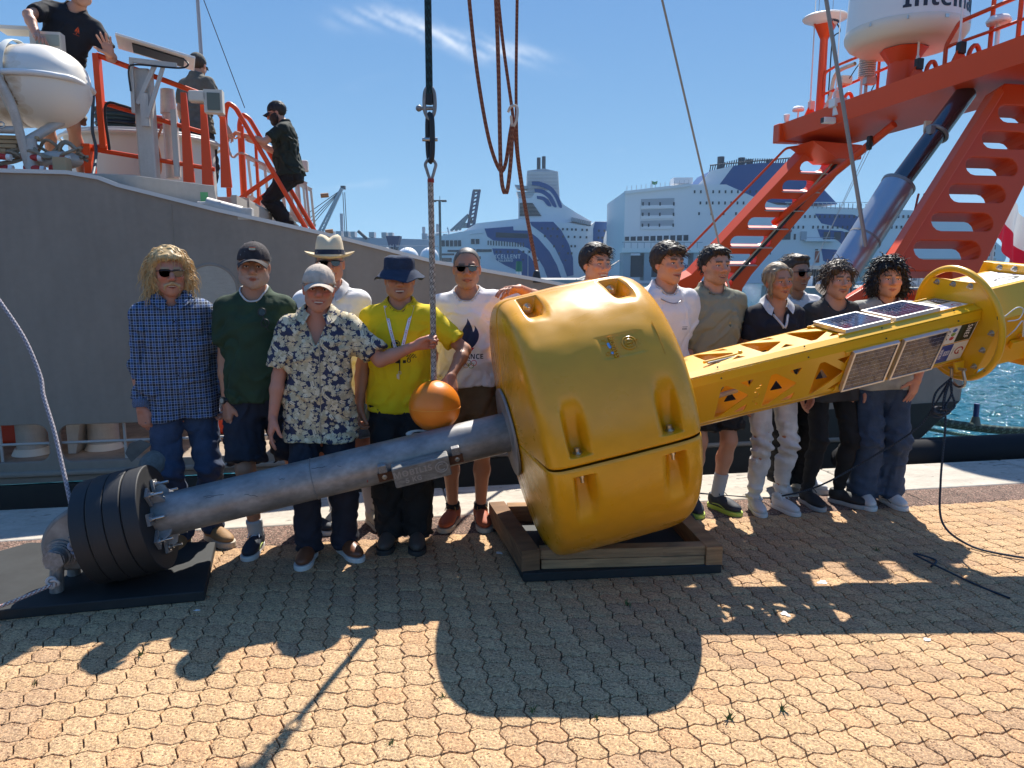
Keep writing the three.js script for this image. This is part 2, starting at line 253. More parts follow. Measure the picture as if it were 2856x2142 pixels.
{
  // float: four moulded quarters with bolt pockets each side of every seam
  const prof = [[2.035, 0.20], [2.045, 0.30], [2.06, 0.44], [2.074, 0.56], [2.082, 0.625], [2.092, 0.665], [2.11, 0.694], [2.14, 0.712], [2.20, 0.719], [2.33, 0.722], [2.45, 0.724], [2.58, 0.722], [2.73, 0.719], [2.80, 0.71], [2.84, 0.69], [2.865, 0.655], [2.88, 0.60], [2.89, 0.5], [2.897, 0.34], [2.90, 0.16]];
  const pc = new THREE.CatmullRomCurve3(prof.map(([x, r]) => V(x, r, 0)), false, 'centripetal');
  const pocket = (a, x) => { let d = 0; for (const xc of [2.245, 2.705]) { const q = (a - 0.05) / 0.31; if (q < -0.1 || q > 1.1) continue; const hw = 0.05 * (0.86 + 0.3 * q - 0.28 * q * q * q); const side = 1 - sstep(hw - 0.014, hw + 0.008, Math.abs(x - xc)); const wall = sstep(0.044, 0.056, a), end = 1 - sstep(0.22, 1.02, q); d = Math.max(d, 0.088 * side * wall * end * (1 - 0.35 * Math.pow(Math.abs(x - xc) / hw, 2) * 0.5)); } return d; };
  const quarter = (seam, NA, NB) => {
    const pos = [], uv = [], idx = [], R0 = 0.72, g = 0.006 / R0;
    const us = []; for (let i = 0; i <= NA; i++) { const t = i / NA; us.push(t); }
    const warp = (t) => { const s = t < 0.5 ? t : 1 - t; const w = s < 0.12 ? s * 0.45 : 0.054 + (s - 0.12) * (0.446 / 0.38); return t < 0.5 ? w : 1 - w; };
    for (let i = 0; i <= NA; i++) {
      const t = warp(us[i]), phi = seam + g + t * (Math.PI / 2 - 2 * g), ar = Math.min(t, 1 - t) * (Math.PI / 2) * R0 + 0.004;
      for (let j = 0; j <= NB; j++) {
        const p = pc.getPoint(j / NB); let r = p.y, x = p.x;
        const edge = 0.014 * Math.pow(Math.max(0, 1 - ar / 0.022), 2.2);   // rolled lip at the seam
        const nx = sstep(0.70, 0.6, r); r -= edge * (1 - nx); x += edge * nx * (x < 2.4 ? 1 : -1);
        if (p.y > 0.69) r -= pocket(ar, x);
        const pd = phi - (seam < -1 ? 0 : 0), dphi = (phi / D2R);
        if (dphi > 31.8 && dphi < 41.4) r -= 0.007 * sstep(2.466, 2.471, x) * (1 - sstep(2.667, 2.672, x)) * sstep(31.8, 32.1, dphi) * (1 - sstep(41.1, 41.4, dphi));
        r += 0.0035 * fbm(x * 5, phi * 4, 2.2, 2) * sstep(0.45, 0.7, p.y);
        pos.push(x, r * Math.sin(phi), r * Math.cos(phi)); uv.push(phi * R0 * 1.1, j / NB * 1.6);
      }
    }
    for (let i = 0; i < NA; i++) for (let j = 0; j < NB; j++) { const a = i * (NB + 1) + j, b = a + NB + 1; idx.push(a, a + 1, b, b, a + 1, b + 1); }
    const ge = new THREE.BufferGeometry(); ge.setAttribute('position', new THREE.Float32BufferAttribute(pos, 3)); ge.setAttribute('uv', new THREE.Float32BufferAttribute(uv, 2)); ge.setIndex(idx); ge.computeVertexNormals(); return ge;
  };
  const bolt = (phi, x, dir, shank) => aim(hexBolt(0.0155, 0.024, shank), [0, Math.cos(phi) * dir, -Math.sin(phi) * dir], [x, 0.668 * Math.sin(phi), 0.668 * Math.cos(phi)]);
  for (let k = 0; k < 4; k++) {
    const seam = (-5 + 90 * k) * D2R, big = k === 0 || k === 3;
    const q = obj('float_quarter', quarter(seam, big ? 190 : 60, big ? 150 : 60), M_yellowPE, buoy);
    for (const x of [2.245, 2.705]) { obj('bolt', bolt(seam + 0.052 / 0.72, x, 1, 0), M_steel, q); obj('nut', bolt(seam + Math.PI / 2 - 0.052 / 0.72, x, -1, 0.03), M_steel, q); }
    if (k === 0) { // moulded maker's plate: letters, roundels
      const wrap = (g, x0, phi0) => { const p = g.attributes.position; for (let i = 0; i < p.count; i++) { const u = p.getX(i), v = p.getY(i), h = p.getZ(i), phi = phi0 - u / 0.72, r = 0.7185 + h; p.setXYZ(i, x0 + v, r * Math.sin(phi), r * Math.cos(phi)); } g.computeVertexNormals(); return g; };
      const em = [wrap(text3d('MOBILIS', 0.02, 0.008), 2.532, 36.6 * D2R)];
      for (const [u, v, R, r] of [[-0.004, 2.612, 0.034, 0.0028], [-0.004, 2.612, 0.02, 0.0026], [-0.034, 2.492, 0.015, 0.0022], [0.028, 2.496, 0.009, 0.002]]) em.push(wrap(new THREE.TorusGeometry(R, r, 6, 28), v, 36.6 * D2R - u / 0.72));
      em.push(wrap(box(0.004, 0.06, 0.005, 0, 0.0, 0), 2.628, 37.6 * D2R), wrap(box(0.008, 0.03, 0.005), 2.612, 36.9 * D2R));
      obj('moulded_lettering', em, M_yellowPE, q);
      const dot = mat([0.22, 0.42, 0.75], 0.4), dots = [];
      for (const [u, v] of [[-0.022, 2.512], [-0.012, 2.513], [-0.003, 2.515], [0.03, 2.517]]) dots.push(wrap(new THREE.SphereGeometry(0.0075, 10, 6).scale(1, 1, 0.3), v, 36.6 * D2R - u / 0.72));
      each0('blue_marker', dots, dot, q);
      for (const [a0, a1, b0, b1] of [[2.69, 2.693, 30, 44], [2.758, 2.761, 29, 44]]) { const ridge = []; for (let s = 0; s < 8; s++) ridge.push(wrap(box(0.023, 0.002, 0.003), (a0 + a1) / 2, (lerp(b0, b1, (s + 0.5) / 8)) * D2R)); obj('mould_line', ridge, M_yellowPE, q); }
    }
  }
  obj('float_core', [rotZ(lathe([[0.10, -2.9], [0.645, -2.80], [0.665, -2.6], [0.612, -2.6], [0.612, -2.35], [0.665, -2.35], [0.60, -2.12], [0.20, -2.06]].map(([r, y]) => [r * 0.86, y]), 40), Math.PI / 2)], M_yellowPE, buoy);
  // tail tube, flange, ballast discs
  const tubeG = rotZ(lathe([[0.0, 0.13], [0.1095, 0.13], [0.1095, 0.14], [0.1095, 0.9], [0.1095, 1.6], [0.1095, 2.03], [0.0, 2.03]].map(([r, y]) => [r, -y]), 56), Math.PI / 2);
  const tubeM = obj('tail_tube', uvBy(tubeG, (x, y, z) => Math.atan2(y, z) * 0.16, (x) => x * 0.9), M_galv, buoy);
  each0('weld_seam', [new THREE.TorusGeometry(0.1105, 0.003, 6, 40).rotateY(Math.PI / 2).translate(0.96, 0, 0), new THREE.TorusGeometry(0.112, 0.006, 6, 40).rotateY(Math.PI / 2).translate(2.02, 0, 0)], M_galv, tubeM);
  const scr = []; for (const [a, b, c, d] of [[0.42, 38, 0.52, 30], [0.43, 33, 0.47, 31], [0.62, 18, 0.68, 4], [0.8, 36, 0.83, 33], [0.97, 44, 1.04, 40], [1.1, 34, 1.12, 30]]) { const P = []; for (let i = 0; i <= 4; i++) { const f = lerp(b, d, i / 4) * D2R + 0.03 * Math.sin(i * 3 + a * 9); P.push([lerp(a, c, i / 4), 0.1098 * Math.sin(f), 0.1098 * Math.cos(f)]); } scr.push(tube(P, 0.0011, 8, 4)); }
  each0('scratch', scr, M_black, tubeM); obj('paint_mark', tube([[1.235, 0.1096 * Math.sin(-0.45), 0.1096 * Math.cos(-0.45)], [1.23, 0.1096 * Math.sin(-0.62), 0.1096 * Math.cos(-0.62)]], 0.002, 4, 4), mat([0.45, 0.02, 0.02], 0.6), tubeM);
  obj('flange_disc', [rotZ(lathe([[0.109, 0], [0.243, 0], [0.246, -0.003], [0.246, -0.013], [0.243, -0.016], [0.109, -0.016]], 64), Math.PI / 2).translate(2.018, 0, 0)], M_galv, buoy);
  [-0.165, -0.083, -0.002, 0.079].forEach((x, i) => { const R = [0.268, 0.274, 0.276, 0.274][i]; obj('ballast_disc', rotZ(lathe([[0.06, 0], [R - 0.008, 0], [R - 0.002, -0.002], [R, -0.008], [R, -0.072], [R - 0.002, -0.077], [R - 0.008, -0.079], [0.06, -0.079]], 72), Math.PI / 2).translate(x, 0, 0), M_rubber, buoy); });
  for (let i = 0; i < 8; i++) { const a = (i * 45 + 12) * D2R, c = Math.cos(a), s = Math.sin(a);
    const b = obj('clamp_bracket', [ext(shape([[0, 0], [0.075, 0], [0.06, 0.05], [0.012, 0.085], [0, 0.085]]), 0.012, 0.002).translate(0.16, 0.10, -0.006).rotateX(Math.PI / 2 - a), box(0.014, 0.075, 0.06).translate(0.168, 0.155, 0).rotateX(Math.PI / 2 - a)], M_galv, buoy);
    obj('stud', [aim(hexBolt(0.013, 0.02, 0.045), [1, 0, 0], [0.175, 0.165 * s, 0.165 * c])], M_steel, b); }
  // lug, pin and shackle at the mooring end
  const lugM = mat([0.46, 0.42, 0.37], 0.6, { metalness: 0.2, map: galvTex, bumpMap: T_blot, bumpScale: 0.002 });
  const ls = new THREE.Shape(); ls.moveTo(-0.15, 0.16); ls.bezierCurveTo(-0.26, 0.17, -0.40, 0.10, -0.405, -0.04); ls.bezierCurveTo(-0.40, -0.15, -0.28, -0.17, -0.15, -0.16); ls.lineTo(-0.15, 0.16);
  obj('mooring_lug', [ext(ls, 0.09, 0.022, 4, 20).translate(0, 0, -0.045)], lugM, buoy);
  obj('gusset', [ext(shape([[-0.165, 0.06], [-0.165, -0.03], [-0.225, 0.0], [-0.225, 0.05]]), 0.08, 0.006).rotateX(0).translate(0, -0.01, 0.06)], lugM, buoy);
  const pin = obj('pin', [cyl(0.05, 0.05, 0.3, 0, 0, 0, 24).rotateX(Math.PI / 2).translate(-0.315, -0.055, 0)], M_galv, buoy);
  each0('washer', [[0.078, 0.07, 0.02], [0.066, 0.085, 0.016], [0.06, 0.098, 0.016]].map(([r, z, h]) => cyl(r, r, h, 0, 0, 0, 28).rotateX(Math.PI / 2).translate(-0.315, -0.055, z)), M_galv, pin);
  obj('bolt_head', [cyl(0.054, 0.05, 0.05, 0, 0, 0, 6).rotateX(Math.PI / 2).translate(-0.315, -0.055, 0.135)], M_galv, pin);
  obj('shackle', [tube([[-0.315, -0.055, 0.10], [-0.35, -0.16, 0.105], [-0.372, -0.25, 0.10], [-0.36, -0.30, 0.05], [-0.355, -0.305, -0.03], [-0.372, -0.25, -0.10], [-0.35, -0.16, -0.105], [-0.315, -0.055, -0.10]], 0.032, 44, 12)], M_galv, buoy);
  // sacrificial anode on straps
  const ga = faceM(-20 * D2R, 0.122, 1.52);
  const rust = mat([0.16, 0.06, 0.022], 0.8, { map: rep(galvTex, 2) });
  const an = obj('anode', [rbox(0.30, 0.125, 0.06, 0, 0, 0.028, 0.008).applyMatrix4(ga)], mat([0.46, 0.44, 0.40], 0.75, { metalness: 0.3, map: galvTex, bumpMap: T_blot, bumpScale: 0.002 }), buoy);
  obj('raised_lettering', [text3d('MOBILIS', 0.036, 0.004).translate(-0.045, 0.022, 0.057).applyMatrix4(ga), text3d('5 KG', 0.03, 0.004).translate(-0.05, -0.025, 0.057).applyMatrix4(ga), new THREE.TorusGeometry(0.032, 0.0032, 6, 28).translate(0.105, 0.006, 0.058).applyMatrix4(ga), new THREE.TorusGeometry(0.019, 0.003, 6, 24, 4.6).rotateZ(1).translate(0.105, 0.006, 0.058).applyMatrix4(ga)], mat([0.36, 0.34, 0.31], 0.75, { metalness: 0.3 }), an);
  each0('strap', [-1, 1].map((k) => box(0.085, 0.052, 0.008, k * 0.185, 0.0, 0.012).applyMatrix4(ga)), rust, an);
  each0('clip', [-1, 1].map((k) => rbox(0.045, 0.05, 0.03, k * 0.195, 0.045, 0.0, 0.004).applyMatrix4(ga)), M_galv, an);
  each0('strap_bolt', [-1, 1].map((k) => hexBolt(0.009, 0.012).rotateX(Math.PI / 2).translate(k * 0.195, 0, 0.014).applyMatrix4(ga)), M_steel, an);
}
{ // triangular tower: cut-out plates and folded corners
  const HW = 0.158, X0 = 2.88, X1 = 4.815, d0 = 0.14, gs = [];
  const rt = (P, r = 0.012) => { const out = []; const n = P.length; for (let i = 0; i < n; i++) { const a = new THREE.Vector2(...P[(i + n - 1) % n]), b = new THREE.Vector2(...P[i]), c = new THREE.Vector2(...P[(i + 1) % n]); const u = a.clone().sub(b).normalize(), w = c.clone().sub(b).normalize(); for (let k = 0; k <= 3; k++) { const t = k / 3; const p = b.clone().addScaledVector(u, r * (1 - t) * (1 - t)).addScaledVector(w, r * t * t); out.push([p.x, p.y]); } } return out; };
  const lets = (dx, sg) => { // stencilled name down the plate: short slots
    const H = []; const cut = [[[-0.018, 0.006], [-0.005, 0.006], [-0.005, -0.006], [-0.018, -0.006]], [[0.004, 0.007], [0.018, 0.007], [0.018, -0.007], [0.004, -0.007]], [[-0.015, 0.0055], [0.015, 0.0055], [0.015, 0.0005], [-0.015, 0.0005]]];
    [0.045, 0.02, -0.005, -0.03, -0.055, -0.082, -0.11].forEach((y, i) => H.push(cut[(i + 1) % 3].map(([a, b]) => [dx + a * (i % 2 ? 0.9 : 1), sg * y + b]))); return H; };
  FACES.forEach((phi, f) => {
    const sg = f === 0 ? -1 : 1, holes = [];
    for (let k = 0; k < 3; k++) { const x = 3.215 + 0.298 * k; holes.push(rt([[x, 0.104 * sg], [x + 0.03, 0.108 * sg], [x + 0.178, -0.01 * sg], [x + 0.178, -0.026 * sg], [x + 0.02, -0.146 * sg], [x - 0.012, -0.156 * sg]].map(([a, b]) => [a, Math.max(-0.145, Math.min(0.145, b))]), 0.007)); holes.push(rt([[x + 0.108, 0.104 * sg], [x + 0.192, 0.108 * sg], [x + 0.172, 0.05 * sg]], 0.008), rt([[x + 0.188, -0.088 * sg], [x + 0.10, -0.14 * sg], [x + 0.178, -0.144 * sg]], 0.008)); }
    if (f === 1) holes.push(...lets(3.45, 1));
    if (f !== 2 || true) gs.push(ext(shape([[X0, -HW], [X1, -HW], [X1, HW], [X0, HW]], holes), 0.007).translate(0, 0, -0.007).applyMatrix4(faceM(phi, d0)));
    // folded corner between this face and the next: strip, shadow gap, strip
    const c = phi - 60 * D2R, e = [d0, HW], dc = 0.236;
    const p1 = [d0 * Math.cos(phi) + HW * Math.sin(phi), d0 * Math.sin(phi) - HW * Math.cos(phi)];       // [z, y]
    const n2 = phi - 120 * D2R, p3 = [d0 * Math.cos(n2) - HW * Math.sin(n2), d0 * Math.sin(n2) + HW * Math.cos(n2)], p2 = [dc * Math.cos(c), dc * Math.sin(c)];
    const strip = (a, b, off, th) => { const P = [[X0, a], [X1, a], [X1, b], [X0, b]]; const dz = b[0] - a[0], dy = b[1] - a[1], L = Math.hypot(dz, dy), nz = -dy / L, ny = dz / L, s = (nz * Math.cos(c) + ny * Math.sin(c)) > 0 ? 1 : -1; const g = new THREE.BufferGeometry(), pos = []; for (const o of [off, off - th]) for (const [x, q] of P) pos.push(x, q[1] + ny * s * o, q[0] + nz * s * o); g.setAttribute('position', new THREE.Float32BufferAttribute(pos, 3)); g.setIndex([0, 1, 2, 0, 2, 3, 4, 6, 5, 4, 7, 6, 0, 4, 5, 0, 5, 1, 1, 5, 6, 1, 6, 2, 2, 6, 7, 2, 7, 3, 3, 7, 4, 3, 4, 0]); const q = g.toNonIndexed(); q.computeVertexNormals(); return q; };
    const mix = (a, b, t) => [lerp(a[0], b[0], t), lerp(a[1], b[1], t)];
    gs.push(strip(p1, p2, 0.003, 0.007), strip(p2, p3, 0.003, 0.007), strip(mix(p1, p2, 0.62), mix(p1, p2, 1.02), 0.0085, 0.004), strip(mix(p2, p3, -0.02), mix(p2, p3, 0.22), 0.0085, 0.004));
    // edge lips beside the panels
    for (const u of [-HW + 0.004, HW - 0.004]) gs.push(box(0.86, 0.008, 0.012, 4.38, u, 0.006).applyMatrix4(faceM(phi, d0)));
  });
  const tower = obj('tower', gs, M_yellow, buoy);
  const holesG = []; for (const phi of [25]) for (const [x, o] of [[3.2, 0.03], [3.2, -0.03], [3.72, 0.03], [3.72, -0.03], [4.2, 0.03], [4.2, -0.03], [4.66, 0.03], [4.66, -0.03]]) { const a = (phi + o * 270) * D2R; holesG.push(aim(cyl(0.0045, 0.0045, 0.004, 0, 0, 0, 10), [0, Math.sin(25 * D2R + o * 14 * 0.55), Math.cos(25 * D2R + o * 14 * 0.55)], [x, 0.2315 * Math.sin(a), 0.2315 * Math.cos(a)])); }
  each0('drain_hole', holesG, M_black, tower);
  each0('hinge', [rod([3.3, 0.1, -0.02], [3.3, 0.11, 0.06], 0.012), rbox(0.05, 0.03, 0.03, 3.36, 0.1, 0.02, 0.006), rod([3.18, 0.143, 0.12], [3.38, 0.13, 0.06], 0.006)], M_galv, tower);
  const lockM = obj('latch_lever', [rod([3.16, 0.152, 0.115], [3.42, 0.135, 0.03], 0.008), sph(0.014, 3.42, 0.14, 0.03)], M_yellow, tower);
  each0('instrument_case', [rbox(0.05, 0.1, 0.05, 3.25, -0.03, -0.06, 0.01), rod([3.2, -0.1, -0.04], [3.4, -0.09, -0.04], 0.014)], mat([0.35, 0.36, 0.38], 0.4), tower);
  // solar panels: aluminium frame, glass, cells with print
  const cell = (dark) => canvasTex(512, 512, (c, w, h) => { c.fillStyle = dark ? '#3a2b28' : '#141b30'; c.fillRect(0, 0, w, h); for (let i = 0; i < 4; i++) for (let j = 0; j < 9; j++) { const k = (i * 7 + j * 13) % 5; c.fillStyle = dark ? ['#3b2a26', '#42302b', '#372723', '#453430', '#3e2d28'][k] : ['#1c2743', '#18213a', '#222e4c', '#1b2540', '#253150'][k]; c.fillRect(i * 128 + 2, j * 57 + 2, 124, 54); }
    c.strokeStyle = dark ? '#8d7a70' : '#c2c9d6'; c.lineWidth = 2.6; for (let j = 0; j <= 9; j++) { c.beginPath(); c.moveTo(0, j * 56.9); c.lineTo(w, j * 56.9); c.stroke(); } c.lineWidth = 1; for (let i = 0; i <= 8; i++) { c.beginPath(); c.moveTo(i * 64, 0); c.lineTo(i * 64, h); c.stroke(); } });
  const cells = cell(false), glass = mat(0xffffff, 0.08, { map: cells, clearcoat: 0.5, clearcoatRoughness: 0.04, specularIntensity: 0.6 });
  const alu = mat([0.72, 0.72, 0.71], 0.35, { metalness: 0.7 });
  FACES.forEach((phi) => { for (const [xc, w] of [[4.135, 0.285], [4.452, 0.285]]) {
    const m = faceM(phi, d0 + 0.001, xc), H = 0.312, t = 0.026, b = 0.011;
    const fr = [[w, b, 0, H / 2 - b / 2], [w, b, 0, -H / 2 + b / 2], [b, H - 2 * b - 0.001, w / 2 - b / 2, 0], [b, H - 2 * b - 0.001, -w / 2 + b / 2, 0]].map(([a, c, x, y]) => box(a, c, t, x, y, t / 2 + 0.006).applyMatrix4(m));
    const p = obj('solar_panel', [...fr, box(w - 0.01, H - 0.01, 0.008, 0, 0, 0.01).applyMatrix4(m)], alu, buoy);
    obj('solar_cells', [box(w - 2 * b, H - 2 * b, 0.004, 0, 0, t).applyMatrix4(m)], glass, p);
    each0('mount_pad', [box(0.02, 0.03, 0.008, -w / 2 - 0.016, H / 2 - 0.02, 0.004).applyMatrix4(m), box(0.02, 0.03, 0.008, -w / 2 - 0.016, -H / 2 + 0.02, 0.004).applyMatrix4(m)], M_yellow, p); } });
  // sponsor stickers, printed sheets on the plates (text runs down the face)
  const sticker = canvasTex(640, 440, (c, w, h) => {
    c.fillStyle = '#d9a012'; c.fillRect(0, 0, w, h);
    c.fillStyle = '#f3f1ea'; c.fillRect(6, 6, 306, 428); c.fillRect(328, 6, 306, 428);
    c.fillStyle = '#1d2a22'; c.fillRect(18, 18, 288, 150); c.fillStyle = '#31463a'; c.fillRect(18, 168, 288, 66); c.fillStyle = '#26382e'; c.beginPath(); c.moveTo(18, 234); c.lineTo(306, 168); c.lineTo(306, 234); c.fill();
    c.fillStyle = '#ffffff'; c.font = 'bold 92px sans-serif'; c.textAlign = 'center'; c.fillText('SNEF', 162, 128); c.font = '14px sans-serif'; c.fillText('GROUPE', 62, 44);
    [['#2b62b8', 95], ['#7da63a', 160], ['#cf2331', 226]].forEach(([k, x]) => { c.fillStyle = k; c.beginPath(); c.arc(x, 300, 30, 0, 7); c.fill(); c.strokeStyle = 'rgba(255,255,255,0.8)'; c.lineWidth = 3; c.beginPath(); c.arc(x - 4, 300, 14, 0.5, 5); c.stroke(); });
    c.fillStyle = '#222'; c.font = 'bold 74px sans-serif'; c.fillText('C L S', 162, 414);
    c.fillStyle = '#22469a'; c.fillRect(334, 214, 294, 214); c.fillStyle = '#fff'; c.font = 'bold 50px sans-serif'; c.fillText('METEO', 481, 366); c.fillText('FRANCE', 481, 416); c.strokeStyle = '#fff'; c.lineWidth = 9; c.strokeRect(448, 236, 66, 68); c.beginPath(); c.arc(481, 272, 16, 0, 7); c.stroke();
    c.strokeStyle = '#b3202c'; c.lineWidth = 17; c.beginPath(); c.arc(478, 92, 52, -0.4, 4.9); c.stroke(); c.beginPath(); c.moveTo(478, 92); c.lineTo(536, 92); c.stroke(); c.fillStyle = '#6c6c6c'; c.font = '30px sans-serif'; c.fillText('Connect', 470, 192);
  });
  const stm = mat(0xffffff, 0.35, { map: sticker });
  FACES.forEach((phi, f) => { if (f === 2) return; const g = box(0.208, 0.308, 0.0014, 0, 0, 0.0012), p = g.attributes.position; uvBy(g, (x, y) => 0.5 - y / 0.308, (x) => 0.5 + x / 0.208); obj('sponsor_sticker', g.applyMatrix4(faceM(phi, d0, 4.708)), stm, buoy); });
  // hooped plate, head, ring
  const arc = (a0, a1, R, n) => Array.from({ length: n + 1 }, (_, i) => { const a = lerp(a0, a1, i / n); return [R * Math.cos(a), R * Math.sin(a)]; });
  const seg = FACES.map((phi) => { const hA = Math.acos(0.268 / 0.318); return arc(phi - hA, phi + hA, 0.318, 14); });
  const plateG = ext(shape(arc(0, Math.PI * 2, 0.335, 72).slice(0, -1), seg), 0.012, 0.002).applyMatrix4(new THREE.Matrix4().makeBasis(V(0, 0, 1), V(0, 1, 0), V(-1, 0, 0))).translate(4.832, 0, 0);
  const plate = obj('hoop_plate', [plateG, new THREE.TorusGeometry(0.336, 0.0195, 12, 80).rotateY(Math.PI / 2).translate(4.83, 0, 0)], M_yellow, buoy);
  FACES.forEach((phi) => { for (const u of [-0.13, 0, 0.13]) obj('bolt', [aim(hexBolt(0.0125, 0.014, 0.012), [-1, 0, 0], [4.82, 0.246 * Math.sin(phi) + u * Math.cos(phi), 0.246 * Math.cos(phi) - u * Math.sin(phi)])], M_steel, plate); });
  each0('cable_tie', [[10, 0], [-52, 0]].map(([a]) => new THREE.TorusGeometry(0.0205, 0.002, 6, 20).rotateY(Math.PI / 2).rotateZ(0).applyMatrix4(new THREE.Matrix4().makeRotationX(0)).rotateX(0).rotateY(Math.PI / 2).rotateX(-a * D2R).translate(4.83, 0.336 * Math.sin(a * D2R), 0.336 * Math.cos(a * D2R))), M_black, plate);
  obj('tie_tail', [tube([[4.85, 0.06, 0.34], [4.9, 0.1, 0.37], [4.95, 0.08, 0.36], [4.93, 0.03, 0.35], [4.86, 0.03, 0.345]], 0.003, 24, 6)], mat([0.8, 0.8, 0.78], 0.5), plate);
  const hs = []; FACES.slice().sort((a, b) => a - b).forEach((phi) => { for (const u of [-0.2, 0.2]) { const a = phi - u / 0.24; hs.push([0.222 * Math.cos(phi) - u * Math.sin(phi) * 1, 0.222 * Math.sin(phi) + u * Math.cos(phi)]); } });
  const hb = (pts, x0, x1, bev) => ext(shape(pts), x1 - x0, bev, 2).applyMatrix4(new THREE.Matrix4().makeBasis(V(0, 0, 1), V(0, 1, 0), V(-1, 0, 0))).translate(x1, 0, 0);
  const head = obj('head_housing', [hb(hs, 4.845, 5.25, 0.004)], M_yellow, buoy);
  obj('head_flange', [hb(hs.map(([z, y]) => [z * 1.24, y * 1.24]), 5.2502, 5.275, 0.004), ...FACES.map((phi) => box(0.012, 0.34, 0.05, 0, 0, 0.246).applyMatrix4(faceM(phi, 0, 5.243)))], M_yellow, head);
  FACES.forEach((phi) => { for (const u of [-0.11, 0.0, 0.11]) obj('bolt', [aim(hexBolt(0.013, 0.014, 0.012), [-1, 0, 0], [5.238, 0.252 * Math.sin(phi) + u * Math.cos(phi), 0.252 * Math.cos(phi) - u * Math.sin(phi)])], M_steel, head); });
  const top = canvasTex(512, 384, (c, w, h) => { c.fillStyle = '#f4f2ee'; c.fillRect(0, 0, w, h); c.fillStyle = '#c61f2b'; c.beginPath(); c.moveTo(0, 0); c.lineTo(210, 0); c.quadraticCurveTo(120, 60, 90, 170); c.lineTo(0, 230); c.fill(); c.fillStyle = '#fff'; c.beginPath(); c.arc(170, 150, 90, 3.4, 4.9); c.fill(); c.fillStyle = '#b5202a'; c.font = 'bold 54px sans-serif'; c.fillText('ALTAC', 250, 120); c.fillStyle = '#25262a'; c.beginPath(); c.ellipse(360, 270, 110, 52, 0, 0, 7); c.fill(); c.fillStyle = '#f4f2ee'; c.beginPath(); c.ellipse(350, 270, 80, 30, 0, 0, 7); c.fill(); });
  obj('head_sticker', [uvBy(box(0.36, 0.33, 0.0014, 0, 0, 0.0012), (x, y) => 0.5 + x / 0.36, (x, y) => 0.5 + y / 0.33).applyMatrix4(faceM(FACES[0], 0.222, 5.04))], mat(0xffffff, 0.35, { map: top }), head);
  each0('connector', [rbox(0.08, 0.05, 0.03, 0.0, -0.02, 0.015, 0.006).applyMatrix4(faceM(FACES[1], 0.226, 5.05)), rbox(0.05, 0.02, 0.05, 0.03, 0.04, 0.025, 0.004).applyMatrix4(faceM(FACES[1], 0.226, 5.05))], M_yellow, head);
  obj('lead', [tube([[4.9, -0.1, 0.25], [4.93, -0.04, 0.31], [5.0, 0.0, 0.3], [5.02, -0.1, 0.27]], 0.0035, 24, 6)], mat([0.75, 0.75, 0.73], 0.5), head);
  obj('eye_tab', [ext(shape([[0, 0], [0.07, 0], [0.06, -0.06], [0.01, -0.06]]), 0.014, 0.002).translate(4.73, -0.215, 0.06)], M_yellow, buoy);
  const sh = obj('lifting_shackle', [tube([[4.755, -0.255, 0.02], [4.755, -0.34, 0.015], [4.755, -0.37, 0.067], [4.755, -0.34, 0.115], [4.755, -0.255, 0.11]], 0.009, 30, 8), rod([4.755, -0.255, 0.0], [4.755, -0.255, 0.13], 0.009)], M_steel, buoy);
}
// ---------------------------------------------------------------- people: distance fields meshed with surface nets
const sq = Math.sqrt;
function capsule(a, b, ra, rb) { // tapered bone
  const ax = a[0], ay = a[1], az = a[2], dx = b[0] - ax, dy = b[1] - ay, dz = b[2] - az, L2 = dx * dx + dy * dy + dz * dz || 1e-9;
  return (x, y, z) => { const px = x - ax, py = y - ay, pz = z - az; let t = (px * dx + py * dy + pz * dz) / L2; t = t < 0 ? 0 : t > 1 ? 1 : t; const qx = px - dx * t, qy = py - dy * t, qz = pz - dz * t; return sq(qx * qx + qy * qy + qz * qz) - (ra + (rb - ra) * t); };
}
function ellip(c, r) { const m = Math.min(...r); return (x, y, z) => { const a = (x - c[0]) / r[0], b = (y - c[1]) / r[1], d = (z - c[2]) / r[2], k = sq(a * a + b * b + d * d), g = sq(a * a / r[0] / r[0] + b * b / r[1] / r[1] + d * d / r[2] / r[2]); return k < 1e-4 ? -m : k * (k - 1) / g; }; }
const smin = (a, b, k) => { const h = Math.max(0, k - Math.abs(a - b)) / k; return Math.min(a, b) - h * h * k * 0.25; };
const smax = (a, b, k) => -smin(-a, -b, k);
const blend = (fs, k) => (x, y, z) => { let d = fs[0](x, y, z); for (let i = 1; i < fs.length; i++) d = smin(d, fs[i](x, y, z), k); return d; };
